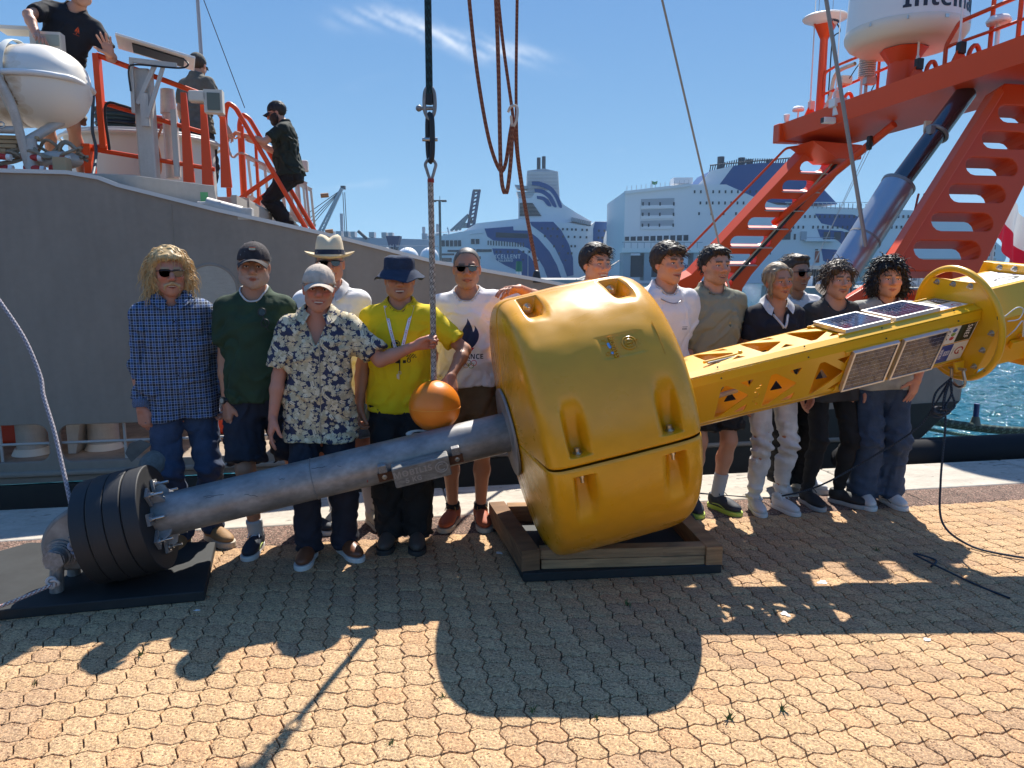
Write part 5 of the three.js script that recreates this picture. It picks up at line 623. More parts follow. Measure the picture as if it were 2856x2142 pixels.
// 3 older man in the floral shirt, hand on the rope
person({ seed: 3, label: 'older person in a cream and navy floral shirt and beige cap gripping the hanging rope', h: 1.645, x: -1.09, z: -4.12, yaw: 0.12, skin: 'red', build: { w: 1.0, belly: 0.02, sh: 0.178 }, head: { yaw: 0.14, roll: -0.06, long: 0.006, brow: [0.36, 0.28, 0.21], smile: 0.8, open: 0.5, flush: 1.1, nose: 1.15 }, lean: [0.02, 0, -0.02], shrug: [0, 0.02],
  arms: [{ W: [-1.325, 0.80, -3.99], pole: [-0.8, -0.2, -0.6], palm: [0.85, 0, -0.3], hand: { curl: [0.25, 0.28, 0.3, 0.35] } }, { W: [-0.525, 1.225, -4.085], pole: [0.2, -1, 0.1], fwd: [0.95, 0.2, -0.25], palm: [0.3, -0.15, 0.95], hand: { curl: [1.25, 1.3, 1.32, 1.35], thumb: [0.25, 0.7], k: 0.94 } }], feet: [[-0.085, 0.10, -0.12], [0.13, 0.04, 0.55]],
  shirt: { mat: cloth(0xffffff, { map: floralTex }), hem: 0.735, sleeve: 0.86, sleeveR: 0.076, flare: 1.16, ease: 0.026, fold: 0.0110, wave: 0.010, v: 0.17, collar: { w: 0.062, open: 0.5 }, buttons: 5, btn: mat([0.3, 0.26, 0.2], 0.4), drape: 0.018, neckR: 0.074 },
  pants: { mat: cloth([0.022, 0.024, 0.042]), ease: 0.02, cuff: 2.2, break: 0.02 }, shoes: { mat: shoeM([0.17, 0.062, 0.028], 0.4), sole: WHITE_SOLE, lace: lace([0.04, 0.04, 0.06]) },
  hair: { col: HAIRS.grey, th: 0.009, amp: 0.004, strands: 60, len: 0.02 }, hat: capHat(cloth([0.74, 0.60, 0.47]), cloth([0.74, 0.61, 0.48]), { tilt: 0.02 }) });
// 4 man behind in a straw hat and white polo
person({ seed: 4, label: 'person in a white polo shirt, straw hat with navy band and sunglasses', h: 1.80, x: -1.135, z: -4.66, yaw: 0.12, skin: 'red', build: { w: 1.03, sh: 0.178, belly: 0.02 }, head: { yaw: 0.10, smile: 1, open: 0.6, brow: [0.3, 0.24, 0.18] }, arms: [{}, { wrist: [0.25, 0.86, 0.06] }], feet: [[-0.02, 0.05, -0.2], [0.24, 0.10, 0.45]],
  shirt: { mat: teeMat(whitePoloTex), print: PR, hem: 0.84, sleeve: 0.7, sleeveR: 0.07, fold: 0.0076, collar: { w: 0.055, open: 0.32, mat: cloth([0.76, 0.74, 0.72]) }, v: 0.1 }, pants: { mat: denim([0.10, 0.16, 0.26]), short: 0.86, ease: 0.03, name: 'shorts' }, shoes: { mat: shoeM([0.50, 0.42, 0.30]), sole: BEIGE_SOLE, lace: lace([0.5, 0.42, 0.3]) }, socks: { mat: cloth([0.7, 0.66, 0.66]), h: 0.45 },
  hair: { col: HAIRS.grey, th: 0.008, amp: 0.004, strands: 40, len: 0.015 }, glasses: {}, hat: (onHead, R) => { const straw = mat([0.66, 0.54, 0.36], 0.9, { bumpMap: rep(clothBump, 2), bumpScale: 0.002 }); const pr = [[0.0, 0.175], [0.02, 0.176], [0.05, 0.172], [0.068, 0.158], [0.078, 0.12], [0.086, 0.06], [0.088, 0.052], [0.10, 0.048], [0.125, 0.046], [0.143, 0.055], [0.146, 0.060], [0.142, 0.051], [0.12, 0.041], [0.09, 0.045]]; const g = lathe(pr, 56); const p = g.attributes.position; for (let i = 0; i < p.count; i++) { const x = p.getX(i), z = p.getZ(i), r = Math.hypot(x, z); let y = p.getY(i); if (y > 0.1) y -= 0.026 * Math.exp(-(x * x) / 0.0006) * sstep(0.1, 0.17, y) + 0.012 * Math.max(0, z / 0.08); if (r > 0.09) y += -0.014 * (z / 0.13) * (z > 0 ? 1 : 0) + 0.012 * (x / 0.13) ** 2; p.setXYZ(i, x, y, z * 1.13 - 0.012); } g.computeVertexNormals(); const hgt = onHead('straw_hat', g.rotateX(0.02), straw); onHead('hat_band', lathe([[0.0885, 0.054], [0.0865, 0.064], [0.0835, 0.082]], 48).scale(1.012, 1, 1.142).translate(0, 0, -0.012).rotateX(0.02), cloth([0.02, 0.028, 0.06]), hgt); } });
// 5 man in yellow with a bucket hat, hand on the ball
person({ seed: 5, label: 'person in a bright yellow t-shirt and navy bucket hat wearing a white lanyard', h: 1.70, x: -0.655, z: -4.34, yaw: 0.06, skin: 'tan', build: { w: 1.06, belly: 0.03, sh: 0.188 }, head: { yaw: 0.08, fat: 0.008, smile: 0.9, open: 0.55, brow: [0.10, 0.07, 0.05], stubble: 0.25, stubbleCol: [0.2, 0.16, 0.13] },
  arms: [{ W: [-0.90, 0.83, -4.26], pole: [-0.8, -0.1, -0.6], palm: [0.9, 0, -0.2], hand: { curl: [0.75, 0.85, 0.95, 1.0] } }, { W: [-0.345, 1.045, -4.115], pole: [0.9, -0.3, -0.3], fwd: [0.05, -0.8, 0.62], palm: [-0.45, -0.6, -0.66], hand: { curl: [0.42, 0.42, 0.42, 0.42], spread: 0.1, thumb: [0.9, 0.2] } }], feet: [[-0.09, 0.09, -0.12], [0.08, 0.11, 0.06]],
  shirt: { mat: teeMat(yellowTeeTex), print: [0, 1.17, 0.46, 0.46], hem: 0.835, sleeve: 0.76, sleeveR: 0.072, flare: 1.06, ease: 0.02, fold: 0.0076, rib: cloth([0.72, 0.55, 0.015]), extra: ({ shirt, T, k, F, g }) => { const rib = mat(0xffffff, 0.7, { map: canvasTex(64, 512, (c, w, h) => { c.fillStyle = '#e9e4e6'; c.fillRect(0, 0, w, h); for (let i = 0; i < 5; i++) { c.strokeStyle = '#cf4a4a'; c.lineWidth = 5; c.beginPath(); c.arc(32, 50 + i * 105, 14, 0, 7); c.stroke(); c.save(); c.translate(40, 78 + i * 105); c.rotate(Math.PI / 2); c.fillStyle = '#3a3a44'; c.font = 'bold 18px sans-serif'; c.fillText('FORMEX', 0, 6); c.restore(); } }) });
      const front = (x, y) => { let z; for (z = 0.02; z < 0.35 && F(...T([x, y, z])) < 0.004; z += 0.002); return T([x, y, z + 0.002]); };
      for (const s of [-1, 1]) { const P = []; for (let i = 0; i <= 16; i++) { const t = i / 16; P.push([s * lerp(0.082, 0.006, t) * k, lerp(1.475, 1.175, t) * k]); } const pos = [], uv = [], idx = []; P.forEach(([x, y], i) => { for (const e of [-1, 1]) { pos.push(...add(front(x + e * 0.009, y), [0, 0, 0.001])); uv.push((e + 1) / 2, i / 16); } if (i) idx.push(2 * i - 2, 2 * i - 1, 2 * i, 2 * i, 2 * i - 1, 2 * i + 1); }); const gg = new THREE.BufferGeometry(); gg.setAttribute('position', new THREE.Float32BufferAttribute(pos, 3)); gg.setAttribute('uv', new THREE.Float32BufferAttribute(uv, 2)); gg.setIndex(idx); gg.computeVertexNormals(); obj('lanyard', gg, rib, g); }
      const kp = front(0.004, 1.075 * k); obj('keys', [box(0.006, 0.03, 0.002, kp[0] - 0.006, kp[1] - 0.01, kp[2] + 0.005), box(0.006, 0.026, 0.002, kp[0] + 0.007, kp[1] - 0.008, kp[2] + 0.006).rotateZ(0.02), new THREE.TorusGeometry(0.008, 0.0016, 6, 18).translate(kp[0], kp[1] + 0.012, kp[2] + 0.004)], M_steel, g); obj('key_strap', rod(front(0.004, 1.175 * k), add(kp, [0, 0.02, 0.004]), 0.0025), M_black, g); } },
  pants: { mat: cloth([0.012, 0.012, 0.013]), ease: 0.03, kn: 1.3, cuff: 2.0, fold: 0.0102 }, shoes: { mat: shoeM([0.075, 0.06, 0.05]), sole: DARK_SOLE, lace: lace([0.03, 0.02, 0.02]), size: 1.06, high: 0.1 },
  hair: { col: HAIRS.grey, th: 0.006, amp: 0.003, strands: 30, len: 0.012 }, hat: (onHead) => { const nv = mat([0.035, 0.055, 0.10], 0.95, { map: denimTex, bumpMap: rep(clothBump, 3), bumpScale: 0.002 }); const pr = [[0, 0.134], [0.05, 0.132], [0.074, 0.125], [0.084, 0.112], [0.088, 0.072], [0.092, 0.056], [0.105, 0.044], [0.130, 0.018], [0.142, 0.008], [0.144, 0.004], [0.138, 0.006], [0.104, 0.036], [0.09, 0.05]]; const sp = new THREE.SplineCurve(pr.map((p) => new THREE.Vector2(...p))).getPoints(48).map((p) => [p.x, p.y]); const g = lathe(sp, 72); const p = g.attributes.position; for (let i = 0; i < p.count; i++) { const x = p.getX(i), y = p.getY(i), z = p.getZ(i), r = Math.hypot(x, z), a = Math.atan2(z, x); const cr = y > 0.06 ? 0.012 * fbm(x * 16, y * 22, z * 16, 3) : 0; const wv = r > 0.1 ? 0.011 * Math.sin(a * 3 + 0.6) * (r - 0.095) / 0.05 + 0.005 * Math.sin(a * 7 + 2) * (r - 0.095) / 0.05 : 0; p.setXYZ(i, x * (1 + cr * 5), y + cr * 1.3 + wv, z * 1.1 * (1 + cr * 4) - 0.01); } g.computeVertexNormals(); onHead('bucket_hat', g.rotateX(0.05), nv); } });
// 6 man in the white France shirt
person({ seed: 6, label: 'person with sunglasses and a navy flame print on a white t-shirt, leaning on the float', h: 1.765, x: -0.285, z: -4.70, yaw: -0.02, skin: 'tan', build: { w: 1.03, belly: 0.02, sh: 0.178 }, head: { yaw: 0.08, long: 0.004, smile: 0.35, brow: [0.10, 0.08, 0.06], stubble: 0.35, stubbleCol: [0.25, 0.2, 0.17] }, shrug: [0, 0.025],
  arms: [{ W: [-0.53, 0.92, -4.66] }, { W: [0.045, 1.525, -4.50], pole: [0.9, -0.3, -0.9], fwd: [-0.72, 0.02, 0.66], palm: [-0.1, -0.9, 0.3], hand: { curl: [0.35, 0.4, 0.45, 0.5], spread: 0.08 } }], feet: [[-0.11, 0.09, -0.22], [0.09, 0.08, 0.22]],
  shirt: { mat: teeMat(franceTex), print: [0.03, 1.19, 0.46, 0.46], hem: 0.90, sleeve: 0.80, sleeveR: 0.072, ease: 0.02, fold: 0.0085, neckR: 0.08, rib: cloth([0.74, 0.71, 0.69]) },
  pants: { mat: cloth([0.215, 0.135, 0.062]), short: 0.96, ease: 0.034, name: 'shorts' }, shoes: { mat: shoeM([0.38, 0.085, 0.03]), sole: BEIGE_SOLE, lace: lace([0.35, 0.2, 0.06]), tongue: mat([0.05, 0.06, 0.06], 0.7), size: 1.06 }, socks: { mat: cloth([0.015, 0.015, 0.017]), h: 0.12 },
  hair: { col: [[0.05, 0.042, 0.035], [0.20, 0.18, 0.16]], th: 0.004, amp: 0.002, strands: 0, line: (z) => z > 0.05 ? lerp(0.085, 0.105, (z - 0.05) / 0.05) : z > 0.02 ? lerp(0.012, 0.085, (z - 0.02) / 0.03) : z > -0.02 ? lerp(-0.035, 0.012, (z + 0.02) / 0.04) : -0.08 }, glasses: {} });
const mop = (c, o = {}) => ({ col: HAIRS[c], th: 0.017, amp: 0.008, freq: 70, strands: 420, len: 0.036, sr: 0.0024, wave: 0.22, grav: 0.12, flow: (p, n, R) => nrm([n[0] * 0.35 + 0.5 + (R() - 0.5) * 0.5, n[1] * 0.25 - 0.1, n[2] * 0.3 + 0.55 + (R() - 0.5) * 0.5]), blobs: [[[0, 0.098, 0.074], [0.062, 0.022, 0.026]], [[-0.045, 0.083, 0.066], [0.026, 0.02, 0.022]], [[0.045, 0.086, 0.064], [0.024, 0.02, 0.022]]], ...o });
// 7 young man behind the float
person({ seed: 7, label: 'smiling young person with dark tousled hair whose head shows above the yellow float', h: 1.80, x: 0.545, z: -5.02, yaw: 0.25, skin: 'fair', build: { w: 0.92, sh: 0.178 }, head: { yaw: 0.28, pitch: 0.02, smile: 1, open: 0.8, brow: [0.04, 0.025, 0.018], long: 0.004 }, feet: [[-0.1, 0.05, -0.2], [0.1, 0.05, 0.2]], shirt: { mat: cloth([0.42, 0.44, 0.46]), hem: 0.84, rib: cloth([0.42, 0.44, 0.46]), neckR: 0.082 }, pants: { mat: denim([0.06, 0.08, 0.13]) }, shoes: { mat: shoeM([0.05, 0.05, 0.05]), sole: WHITE_SOLE }, hair: mop('black') });
// 8 young man in white with a chain
const chainOn = ({ g, T, k }) => { const P = []; for (let i = 0; i <= 20; i++) { const a = lerp(-2.2, 2.2, i / 20); P.push(T([Math.sin(a) * 0.085 * k, (1.475 - 0.085 * Math.pow((1 + Math.cos(a)) / 2, 1.5)) * k, (Math.cos(a) * 0.075 + 0.045 * (1 + Math.cos(a)) / 2) * k + 0.01])); } obj('neck_chain', tube(P, 0.0032, 60, 6), mat([0.22, 0.23, 0.27], 0.35, { metalness: 0.8 }), g); };
person({ seed: 8, label: 'young person with dark fringe in a white t-shirt and grey neck chain', h: 1.80, x: 0.985, z: -4.80, yaw: 0.30, skin: 'fair', build: { w: 0.93, sh: 0.180 }, head: { yaw: 0.20, long: 0.006, smile: 0.35, brow: [0.05, 0.032, 0.022], flush: 0.7 }, arms: [{ wrist: [-0.2, 0.87, 0.12] }, { W: [1.215, 0.93, -4.82] }], feet: [[-0.12, 0.05, -0.2], [0.06, 0.05, 0.2]], shirt: { mat: teeMat(vansTex), print: PR, hem: 0.83, sleeve: 0.78, sleeveR: 0.074, flare: 1.1, ease: 0.02, fold: 0.0093, rib: cloth([0.72, 0.69, 0.67]) }, pants: { mat: denim([0.03, 0.034, 0.045]) }, shoes: { mat: shoeM([0.05, 0.05, 0.05]), sole: WHITE_SOLE }, hair: mop('black', { col: [[0.02, 0.014, 0.01], [0.06, 0.042, 0.03]], line: (z) => z > 0.06 ? 0.06 : z > 0.02 ? lerp(0.0, 0.06, (z - 0.02) / 0.04) : z > -0.02 ? lerp(-0.03, 0.0, (z + 0.02) / 0.04) : -0.075, blobs: [[[0, 0.082, 0.085], [0.06, 0.026, 0.022]], [[-0.045, 0.07, 0.074], [0.024, 0.024, 0.022]], [[0.045, 0.07, 0.072], [0.022, 0.022, 0.022]]] }), post: chainOn });
// 9 man in khaki
person({ seed: 9, label: 'person with short dark hair in a khaki t-shirt, black shorts and white socks', h: 1.785, x: 1.335, z: -4.96, yaw: 0.18, skin: 'fair', build: { w: 1.06, sh: 0.184 }, head: { yaw: 0.14, fat: 0.006, brow: [0.04, 0.028, 0.02], stubble: 0.5, open: 0.15, smile: 0.1, flush: 0.8 }, arms: [{ wrist: [-0.24, 0.88, 0.10] }, { W: [1.60, 0.95, -4.95] }], feet: [[-0.10, 0.06, -0.2], [0.10, 0.07, 0.35]], shirt: { mat: teeMat(khakiTex), print: PR, hem: 0.84, sleeve: 0.80, sleeveR: 0.076, ease: 0.02, fold: 0.0093, rib: cloth([0.25, 0.24, 0.175]) }, pants: { mat: cloth([0.012, 0.012, 0.014]), short: 0.85, ease: 0.03, name: 'shorts' }, shoes: { mat: shoeM([0.03, 0.036, 0.048]), sole: LIME_SOLE, lace: lace([0.03, 0.03, 0.03]), tongue: mat([0.4, 0.5, 0.1], 0.6), size: 1.05 }, socks: { mat: cloth([0.7, 0.7, 0.69]), h: 0.42 }, hair: { col: HAIRS.black, th: 0.014, amp: 0.008, freq: 75, strands: 380, len: 0.022, sr: 0.0022, wave: 0.25, blobs: [[[0, 0.094, 0.068], [0.058, 0.022, 0.03]]] } });
// 10 woman in navy and white
person({ seed: 10, female: true, label: 'person with tied-back streaked hair in a navy top with white collar and white trousers', h: 1.675, x: 1.765, z: -4.97, yaw: 0.12, skin: 'tan', build: { w: 0.97, sh: 0.165 }, head: { yaw: 0.12, roll: 0.05, s: 0.96, brow: [0.12, 0.08, 0.055], smile: 0.45, flush: 1 }, arms: [{ wrist: [-0.21, 0.85, 0.04] }, { W: [1.985, 0.865, -4.90], palm: [-1, 0, 0] }], feet: [[-0.10, 0.08, -0.12], [0.09, 0.09, 0.25]],
  shirt: { mat: cloth([0.012, 0.014, 0.026]), hem: 0.86, sleeve: 0.62, sleeveR: 0.064, ease: 0.014, v: 0.15, fold: 0.0076, neckR: 0.076, collar: { w: 0.052, open: 0.62, mat: cloth([0.76, 0.75, 0.73]) }, extra: ({ shirt, T, k, F }) => { const wt = cloth([0.76, 0.75, 0.73]); for (const s of [-1, 1]) { const P = []; for (let i = 0; i <= 10; i++) { const t = i / 10, x = s * lerp(0.078, 0.004, t) * k, y = lerp(1.455, 1.318, t) * k; let z; for (z = -0.02; z < 0.3 && F(...T([x + s * 0.008, y, z])) < 0; z += 0.003); P.push(T([x, y, Math.max(z, 0.05) + 0.002])); } obj('neck_trim', tube(P, 0.0085, 30, 6), wt, shirt); } } },
  pants: { mat: cloth([0.78, 0.75, 0.71]), ease: 0.008, cuff: 1.6, top: 0.6, fold: 0.009, bunch: 2.2 }, shoes: { mat: shoeM([0.55, 0.54, 0.53], 0.45), sole: WHITE_SOLE, lace: lace([0.7, 0.69, 0.68]), size: 0.92 },
  hair: { col: HAIRS.streak, th: 0.011, amp: 0.006, freq: 60, strands: 130, len: 0.05, sr: 0.0026, wave: 0.25, grav: 0.35, ext: 0.02, down: 0.05, line: (z, x) => z > 0.05 ? lerp(0.062, 0.098, (z - 0.05) / 0.04) : z > 0.01 ? lerp(-0.01, 0.055, (z - 0.01) / 0.04) : z > -0.03 ? lerp(-0.05, -0.01, (z + 0.03) / 0.04) : -0.09, blobs: [[[-0.076, -0.03, 0.03], [0.014, 0.075, 0.018]], [[0.076, -0.025, 0.03], [0.014, 0.065, 0.018]], [[-0.066, 0.045, 0.05], [0.014, 0.045, 0.02]], [[0.066, 0.045, 0.05], [0.014, 0.045, 0.02]], [[0.03, -0.08, -0.085], [0.04, 0.07, 0.03]]], flow: (p, n, R) => nrm([n[0] * 0.4, -0.9, n[2] * 0.4 + (R() - 0.5) * 0.3]) }, post: ({ onHead }) => { for (const s of [-1, 1]) onHead('earring', [sph(0.006, s * 0.08, -0.048, 0.004), ext(shape([[0, 0.012], [0.008, -0.01], [-0.008, -0.01]]), 0.002).translate(s * 0.08, -0.064, 0.004)], M_steel); } });
// 11 man in white behind
person({ seed: 11, label: 'person with swept-back brown hair and sunglasses in a pale t-shirt and black trousers', h: 1.73, x: 2.045, z: -5.42, yaw: 0.15, skin: 'tan', build: { w: 1.04, sh: 0.19 }, head: { yaw: 0.20, fat: 0.004, smile: 0.8, open: 0.3, stubble: 0.4, brow: [0.05, 0.035, 0.025] }, arms: [{}, { wrist: [0.23, 0.87, 0.0] }], feet: [[-0.03, 0.05, -0.2], [0.17, 0.06, 0.55]], shirt: { mat: teeMat(redTabTex), print: PR, hem: 0.83, sleeve: 0.7, sleeveR: 0.072, fold: 0.01, rib: cloth([0.66, 0.66, 0.67]) }, pants: { mat: cloth([0.012, 0.012, 0.014]), ease: 0.03, cuff: 2.2 }, shoes: { mat: shoeM([0.70, 0.69, 0.67], 0.5), sole: WHITE_SOLE, lace: lace([0.7, 0.7, 0.68]), soleH: 0.01 }, hair: { col: HAIRS.brown, th: 0.016, amp: 0.008, freq: 60, strands: 160, len: 0.04, sr: 0.003, wave: 0.2, grav: 0.05, flow: (p, n, R) => nrm([n[0] * 0.3, 0.25, -1 + 0.3 * R()]), blobs: [[[0, 0.108, 0.05], [0.06, 0.024, 0.05]]] }, glasses: { w: 0.024, h: 0.02 } });
// 12 young man in grey with a moustache
person({ seed: 12, label: 'young person with a thin moustache in a dark grey t-shirt and black jeans', h: 1.68, x: 2.215, z: -5.10, yaw: 0.05, skin: 'fair', build: { w: 0.90, sh: 0.176 }, head: { yaw: 0.02, roll: -0.05, long: 0.008, brow: [0.06, 0.04, 0.028], moustache: 0.75, stubbleCol: [0.07, 0.045, 0.032], smile: 0.3, s: 0.98 }, arms: [{ wrist: [-0.22, 0.86, 0.06] }, { wrist: [0.22, 0.86, 0.06] }], feet: [[-0.12, 0.08, 0.12], [0.13, 0.07, 0.65]], shirt: { mat: cloth([0.055, 0.052, 0.050]), hem: 0.775, sleeve: 0.74, sleeveR: 0.07, ease: 0.02, fold: 0.0085, rib: cloth([0.055, 0.052, 0.05]), drape: 0.01, neckR: 0.082 }, pants: { mat: cloth([0.011, 0.011, 0.012]), ease: 0.004, cuff: 1.2, fold: 0.0051 }, shoes: { mat: shoeM([0.014, 0.015, 0.016]), sole: GREY_SOLE, lace: lace([0.02, 0.02, 0.02]) }, hair: { col: [[0.03, 0.018, 0.012], [0.10, 0.064, 0.04]], th: 0.02, amp: 0.013, freq: 42, strands: 520, len: 0.055, sr: 0.0026, wave: 0.25, grav: 0.25, ext: 0.03, line: (z) => z > 0.06 ? lerp(0.055, 0.082, (z - 0.06) / 0.04) : z > 0.0 ? lerp(-0.02, 0.055, z / 0.06) : z > -0.05 ? lerp(-0.08, -0.02, (z + 0.05) / 0.05) : -0.1, blobs: [[[-0.06, 0.065, 0.06], [0.028, 0.03, 0.028]], [[0.062, 0.062, 0.055], [0.028, 0.032, 0.028]], [[-0.078, 0.0, 0.0], [0.016, 0.04, 0.03]], [[0.078, 0.0, 0.0], [0.016, 0.04, 0.03]]] } });
// 13 young man with black curls
person({ seed: 13, label: 'young person with chin-length black curls in a pale t-shirt and blue jeans', h: 1.69, x: 2.565, z: -5.10, yaw: -0.08, skin: 'fair', build: { w: 1.08, sh: 0.192, belly: 0.015 }, head: { yaw: -0.02, fat: 0.008, brow: [0.02, 0.014, 0.01], smile: 0.15, flush: 0.7 }, arms: [{ wrist: [-0.25, 0.86, 0.05] }, { W: [2.765, 0.895, -4.98], pole: [0.9, -0.1, -0.5], fwd: [-0.35, -1, 0.15], palm: [-0.6, 0.1, -0.8], hand: { curl: [0.12, 0.15, 0.15, 0.2], spread: 0.14, thumb: [0.9, 0.1] } }], feet: [[-0.07, 0.08, -0.05], [0.115, 0.06, 0.22]], shirt: { mat: cloth([0.50, 0.51, 0.46]), hem: 0.855, sleeve: 0.82, sleeveR: 0.078, ease: 0.024, fold: 0.0093, rib: cloth([0.10, 0.04, 0.04]), drape: 0.015 }, pants: { mat: denim([0.07, 0.10, 0.155]), ease: 0.026, kn: 1.3, cuff: 2.8, fold: 0.0085 }, shoes: { mat: shoeM([0.60, 0.57, 0.53], 0.5), sole: WHITE_SOLE, lace: lace([0.62, 0.6, 0.56]), tongue: mat([0.05, 0.06, 0.08], 0.6) }, hair: { col: [[0.006, 0.005, 0.005], [0.022, 0.018, 0.017]], th: 0.034, curl: true, amp: 0.022, freq: 34, strands: 750, len: 0.055, sr: 0.0036, wave: 0.6, grav: 0.15, ext: 0.06, down: 0.02, line: (z) => z > 0.06 ? lerp(0.05, 0.078, (z - 0.06) / 0.04) : z > 0.0 ? lerp(-0.06, 0.05, z / 0.06) : -0.09, blobs: [[[-0.095, -0.035, 0.0], [0.036, 0.07, 0.055]], [[0.098, -0.045, -0.005], [0.038, 0.075, 0.055]], [[0, -0.05, -0.09], [0.09, 0.085, 0.045]], [[0, 0.118, 0.03], [0.07, 0.03, 0.065]]] } });
// ---------------------------------------------------------------- research vessel alongside (quay frame: x along, -z outboard)
const hullTex = grey(512, 512, (u, v) => { const a = tnoise(u, v, 3, 51, 5), st = tnoise(u, v * 0.12 + 0.4, 40, 52, 2), f = tnoise(u, v, 50, 53, 2); const k = 0.92 + 0.14 * a + 0.07 * st + 0.05 * f; return [k, k * 0.99, k * 0.975]; }, 1, true);
const M_hull = mat([0.345, 0.285, 0.23], 0.62, { map: rep(hullTex, 0.4), metalness: 0.1, bumpMap: rep(T_blot, 0.5), bumpScale: 0.006 });
const M_bootShade = mat([0.035, 0.034, 0.028], 0.75, { map: rep(hullTex, 0.3) });  // dark boot paint, also used for painted shade below the stern knuckle
const M_alu = mat([0.60, 0.57, 0.53], 0.5, { metalness: 0.2, map: rep(hullTex, 1.2) });
const M_orange = mat([0.70, 0.066, 0.006], 0.45, { bumpMap: rep(T_blot, 1), bumpScale: 0.001, clearcoat: 0.12, clearcoatRoughness: 0.3, specularIntensity: 0.7 });
const M_white = mat([0.76, 0.75, 0.72], 0.45), M_cream = mat([0.62, 0.58, 0.50], 0.6), M_deck = mat([0.55, 0.42, 0.30], 0.85, { map: rep(galvTex, 1) });
const ship = atQuay('research_vessel', 'grey aluminium research vessel with an orange stern gantry moored along the quay', 'ship');
const each = (name, list, m, par) => list.forEach((g) => obj(name, g, m, par));
{
  const rr = (x0, x1, y0, y1, r = 0.09) => { const o = []; for (const [cx, cy, a] of [[x1 - r, y1 - r, 0], [x0 + r, y1 - r, 90], [x0 + r, y0 + r, 180], [x1 - r, y0 + r, 270]]) for (let i = 0; i <= 5; i++) { const t = (a + i * 18) * D2R; o.push([cx + r * Math.cos(t), cy + r * Math.sin(t)]); } return o; };
  const HT = 1.1, top = [[-9, 2.42], [-3.32, 2.385], [-3.1, 2.35], [-2.965, 2.297], [-2.601, 2.207], [-2.227, 2.114], [-1.406, 1.937], [-0.476, 1.705], [0.418, 1.552], [0.9, 1.46], [2, 1.2], [3.2, 0.98], [4.81, 0.9]];
  const side = shape([...top, [4.81, 0.646], [4.79, 0.34], [4.4, -0.02], [-9, -0.13]], [rr(-5.2, -3.64, 0.09, 0.40), rr(-3.56, -1.9, 0.08, 0.39), rr(-1.75, -0.5, 0.08, 0.38), rr(-6.9, -5.35, 0.09, 0.4)]);
  const hull = obj('hull', uvBox(ext(side, 0.035, 0.004).translate(0, 0, -HT - 0.04)), M_hull, ship);
  top.slice(0, -1).forEach((p, i) => obj('gunwale', uvBox(beam([p[0], p[1] + 0.004, -HT - 0.025], [top[i + 1][0], top[i + 1][1] + 0.004, -HT - 0.025], 0.09, 0.03)), mat([0.66, 0.63, 0.58], 0.5), hull));
  obj('lower_hull', uvBox(ext(shape([[-9, -0.125], [-0.25, -0.08], [0.9, 0.08], [2.15, 0.264], [4.77, 0.335], [4.16, -0.21], [3.1, -1.05], [1.5, -1.9], [-9, -1.9]]), 0.05).translate(0, 0, -HT - 0.035)), M_bootShade, hull);  // rises aft to the knuckle: shade of the underside put into the colour
  obj('rubbing_strake', uvBox(rbox(12.9, 0.05, 0.05, -2.5, -0.01, -HT + 0.005, 0.02)), M_hull, hull);
  obj('hull_weld', tube([[-2.576, 2.16, -HT], [-2.58, 1.3, -HT], [-2.585, 0.42, -HT]], 0.004, 20, 5), M_hull, hull); obj('hull_weld', tube([[-1.24, 1.85, -HT], [-1.235, 1.2, -HT], [-1.23, 0.42, -HT]], 0.0035, 20, 5), M_hull, hull);
  obj('porthole_cover', [cyl(0.2, 0.2, 0.008, 0, 0, 0, 40).rotateX(Math.PI / 2).translate(-2.31, 1.48, -HT)], mat([0.50, 0.44, 0.36], 0.5, { map: hullTex }), hull); obj('weld_ring', new THREE.TorusGeometry(0.203, 0.013, 8, 60).scale(1, 1, 0.6).translate(-2.31, 1.48, -HT), M_hull, hull);
  obj('aft_hull', uvBox(ext(shape([[1.2, 0.80], [4.80, 0.80], [4.80, 0.646], [4.78, 0.34], [4.15, -0.21], [3.1, -1.05], [1.5, -1.9], [1.2, -1.9]]), 6.2).translate(0, 0, -7.4)), M_hull, ship);
  obj('far_side', uvBox(ext(shape([[-9, 2.4], [-3.3, 2.38], [-1.4, 1.5], [0.2, 0.95], [4.8, 0.85], [4.8, -1.5], [-9, -1.5]]), 0.03).translate(0, 0, -7.45)), M_hull, ship);
  // inside of the side passage seen through the freeing ports
  obj('side_deck', uvBox(box(10.2, 0.05, 1.9, -3.9, 0.05, -2.1)), M_deck, ship);
  const inner = mat([0.66, 0.50, 0.36], 0.8);
  each('deckhouse_wall', [box(5.9, 2.2, 0.06, -6.25, 1.17, -2.95), box(0.45, 2.2, 0.06, -2.45, 1.17, -2.95), box(2.4, 1.35, 0.06, -0.6, 0.75, -2.95)], inner, ship);
  obj('upper_deck', uvBox(box(5.6, 0.05, 1.3, -6.4, 2.29, -1.85)), M_alu, ship); obj('upper_deck', uvBox(box(6.7, 0.05, 4.9, -5.6, 2.33, -4.97)), M_alu, ship);
  each('passage_pillar', [cyl(0.115, 0.115, 0.36, -3.94, 0.25, -1.5, 24), cyl(0.125, 0.125, 0.36, -3.4, 0.25, -1.6, 24), cyl(0.08, 0.08, 0.36, -2.1, 0.25, -1.7, 20)], M_alu, ship);
  each('pillar_foot', [[-3.94, -1.5], [-3.4, -1.6]].map(([x, z]) => cyl(0.16, 0.13, 0.06, x, 0.1, z, 24)), M_cream, ship);
  obj('frame_web', ext(shape([[-3.62, 0.08], [-3.56, 0.08], [-3.5, 0.4], [-3.62, 0.4]]), 0.5).translate(0, 0, -1.9), M_alu, ship);
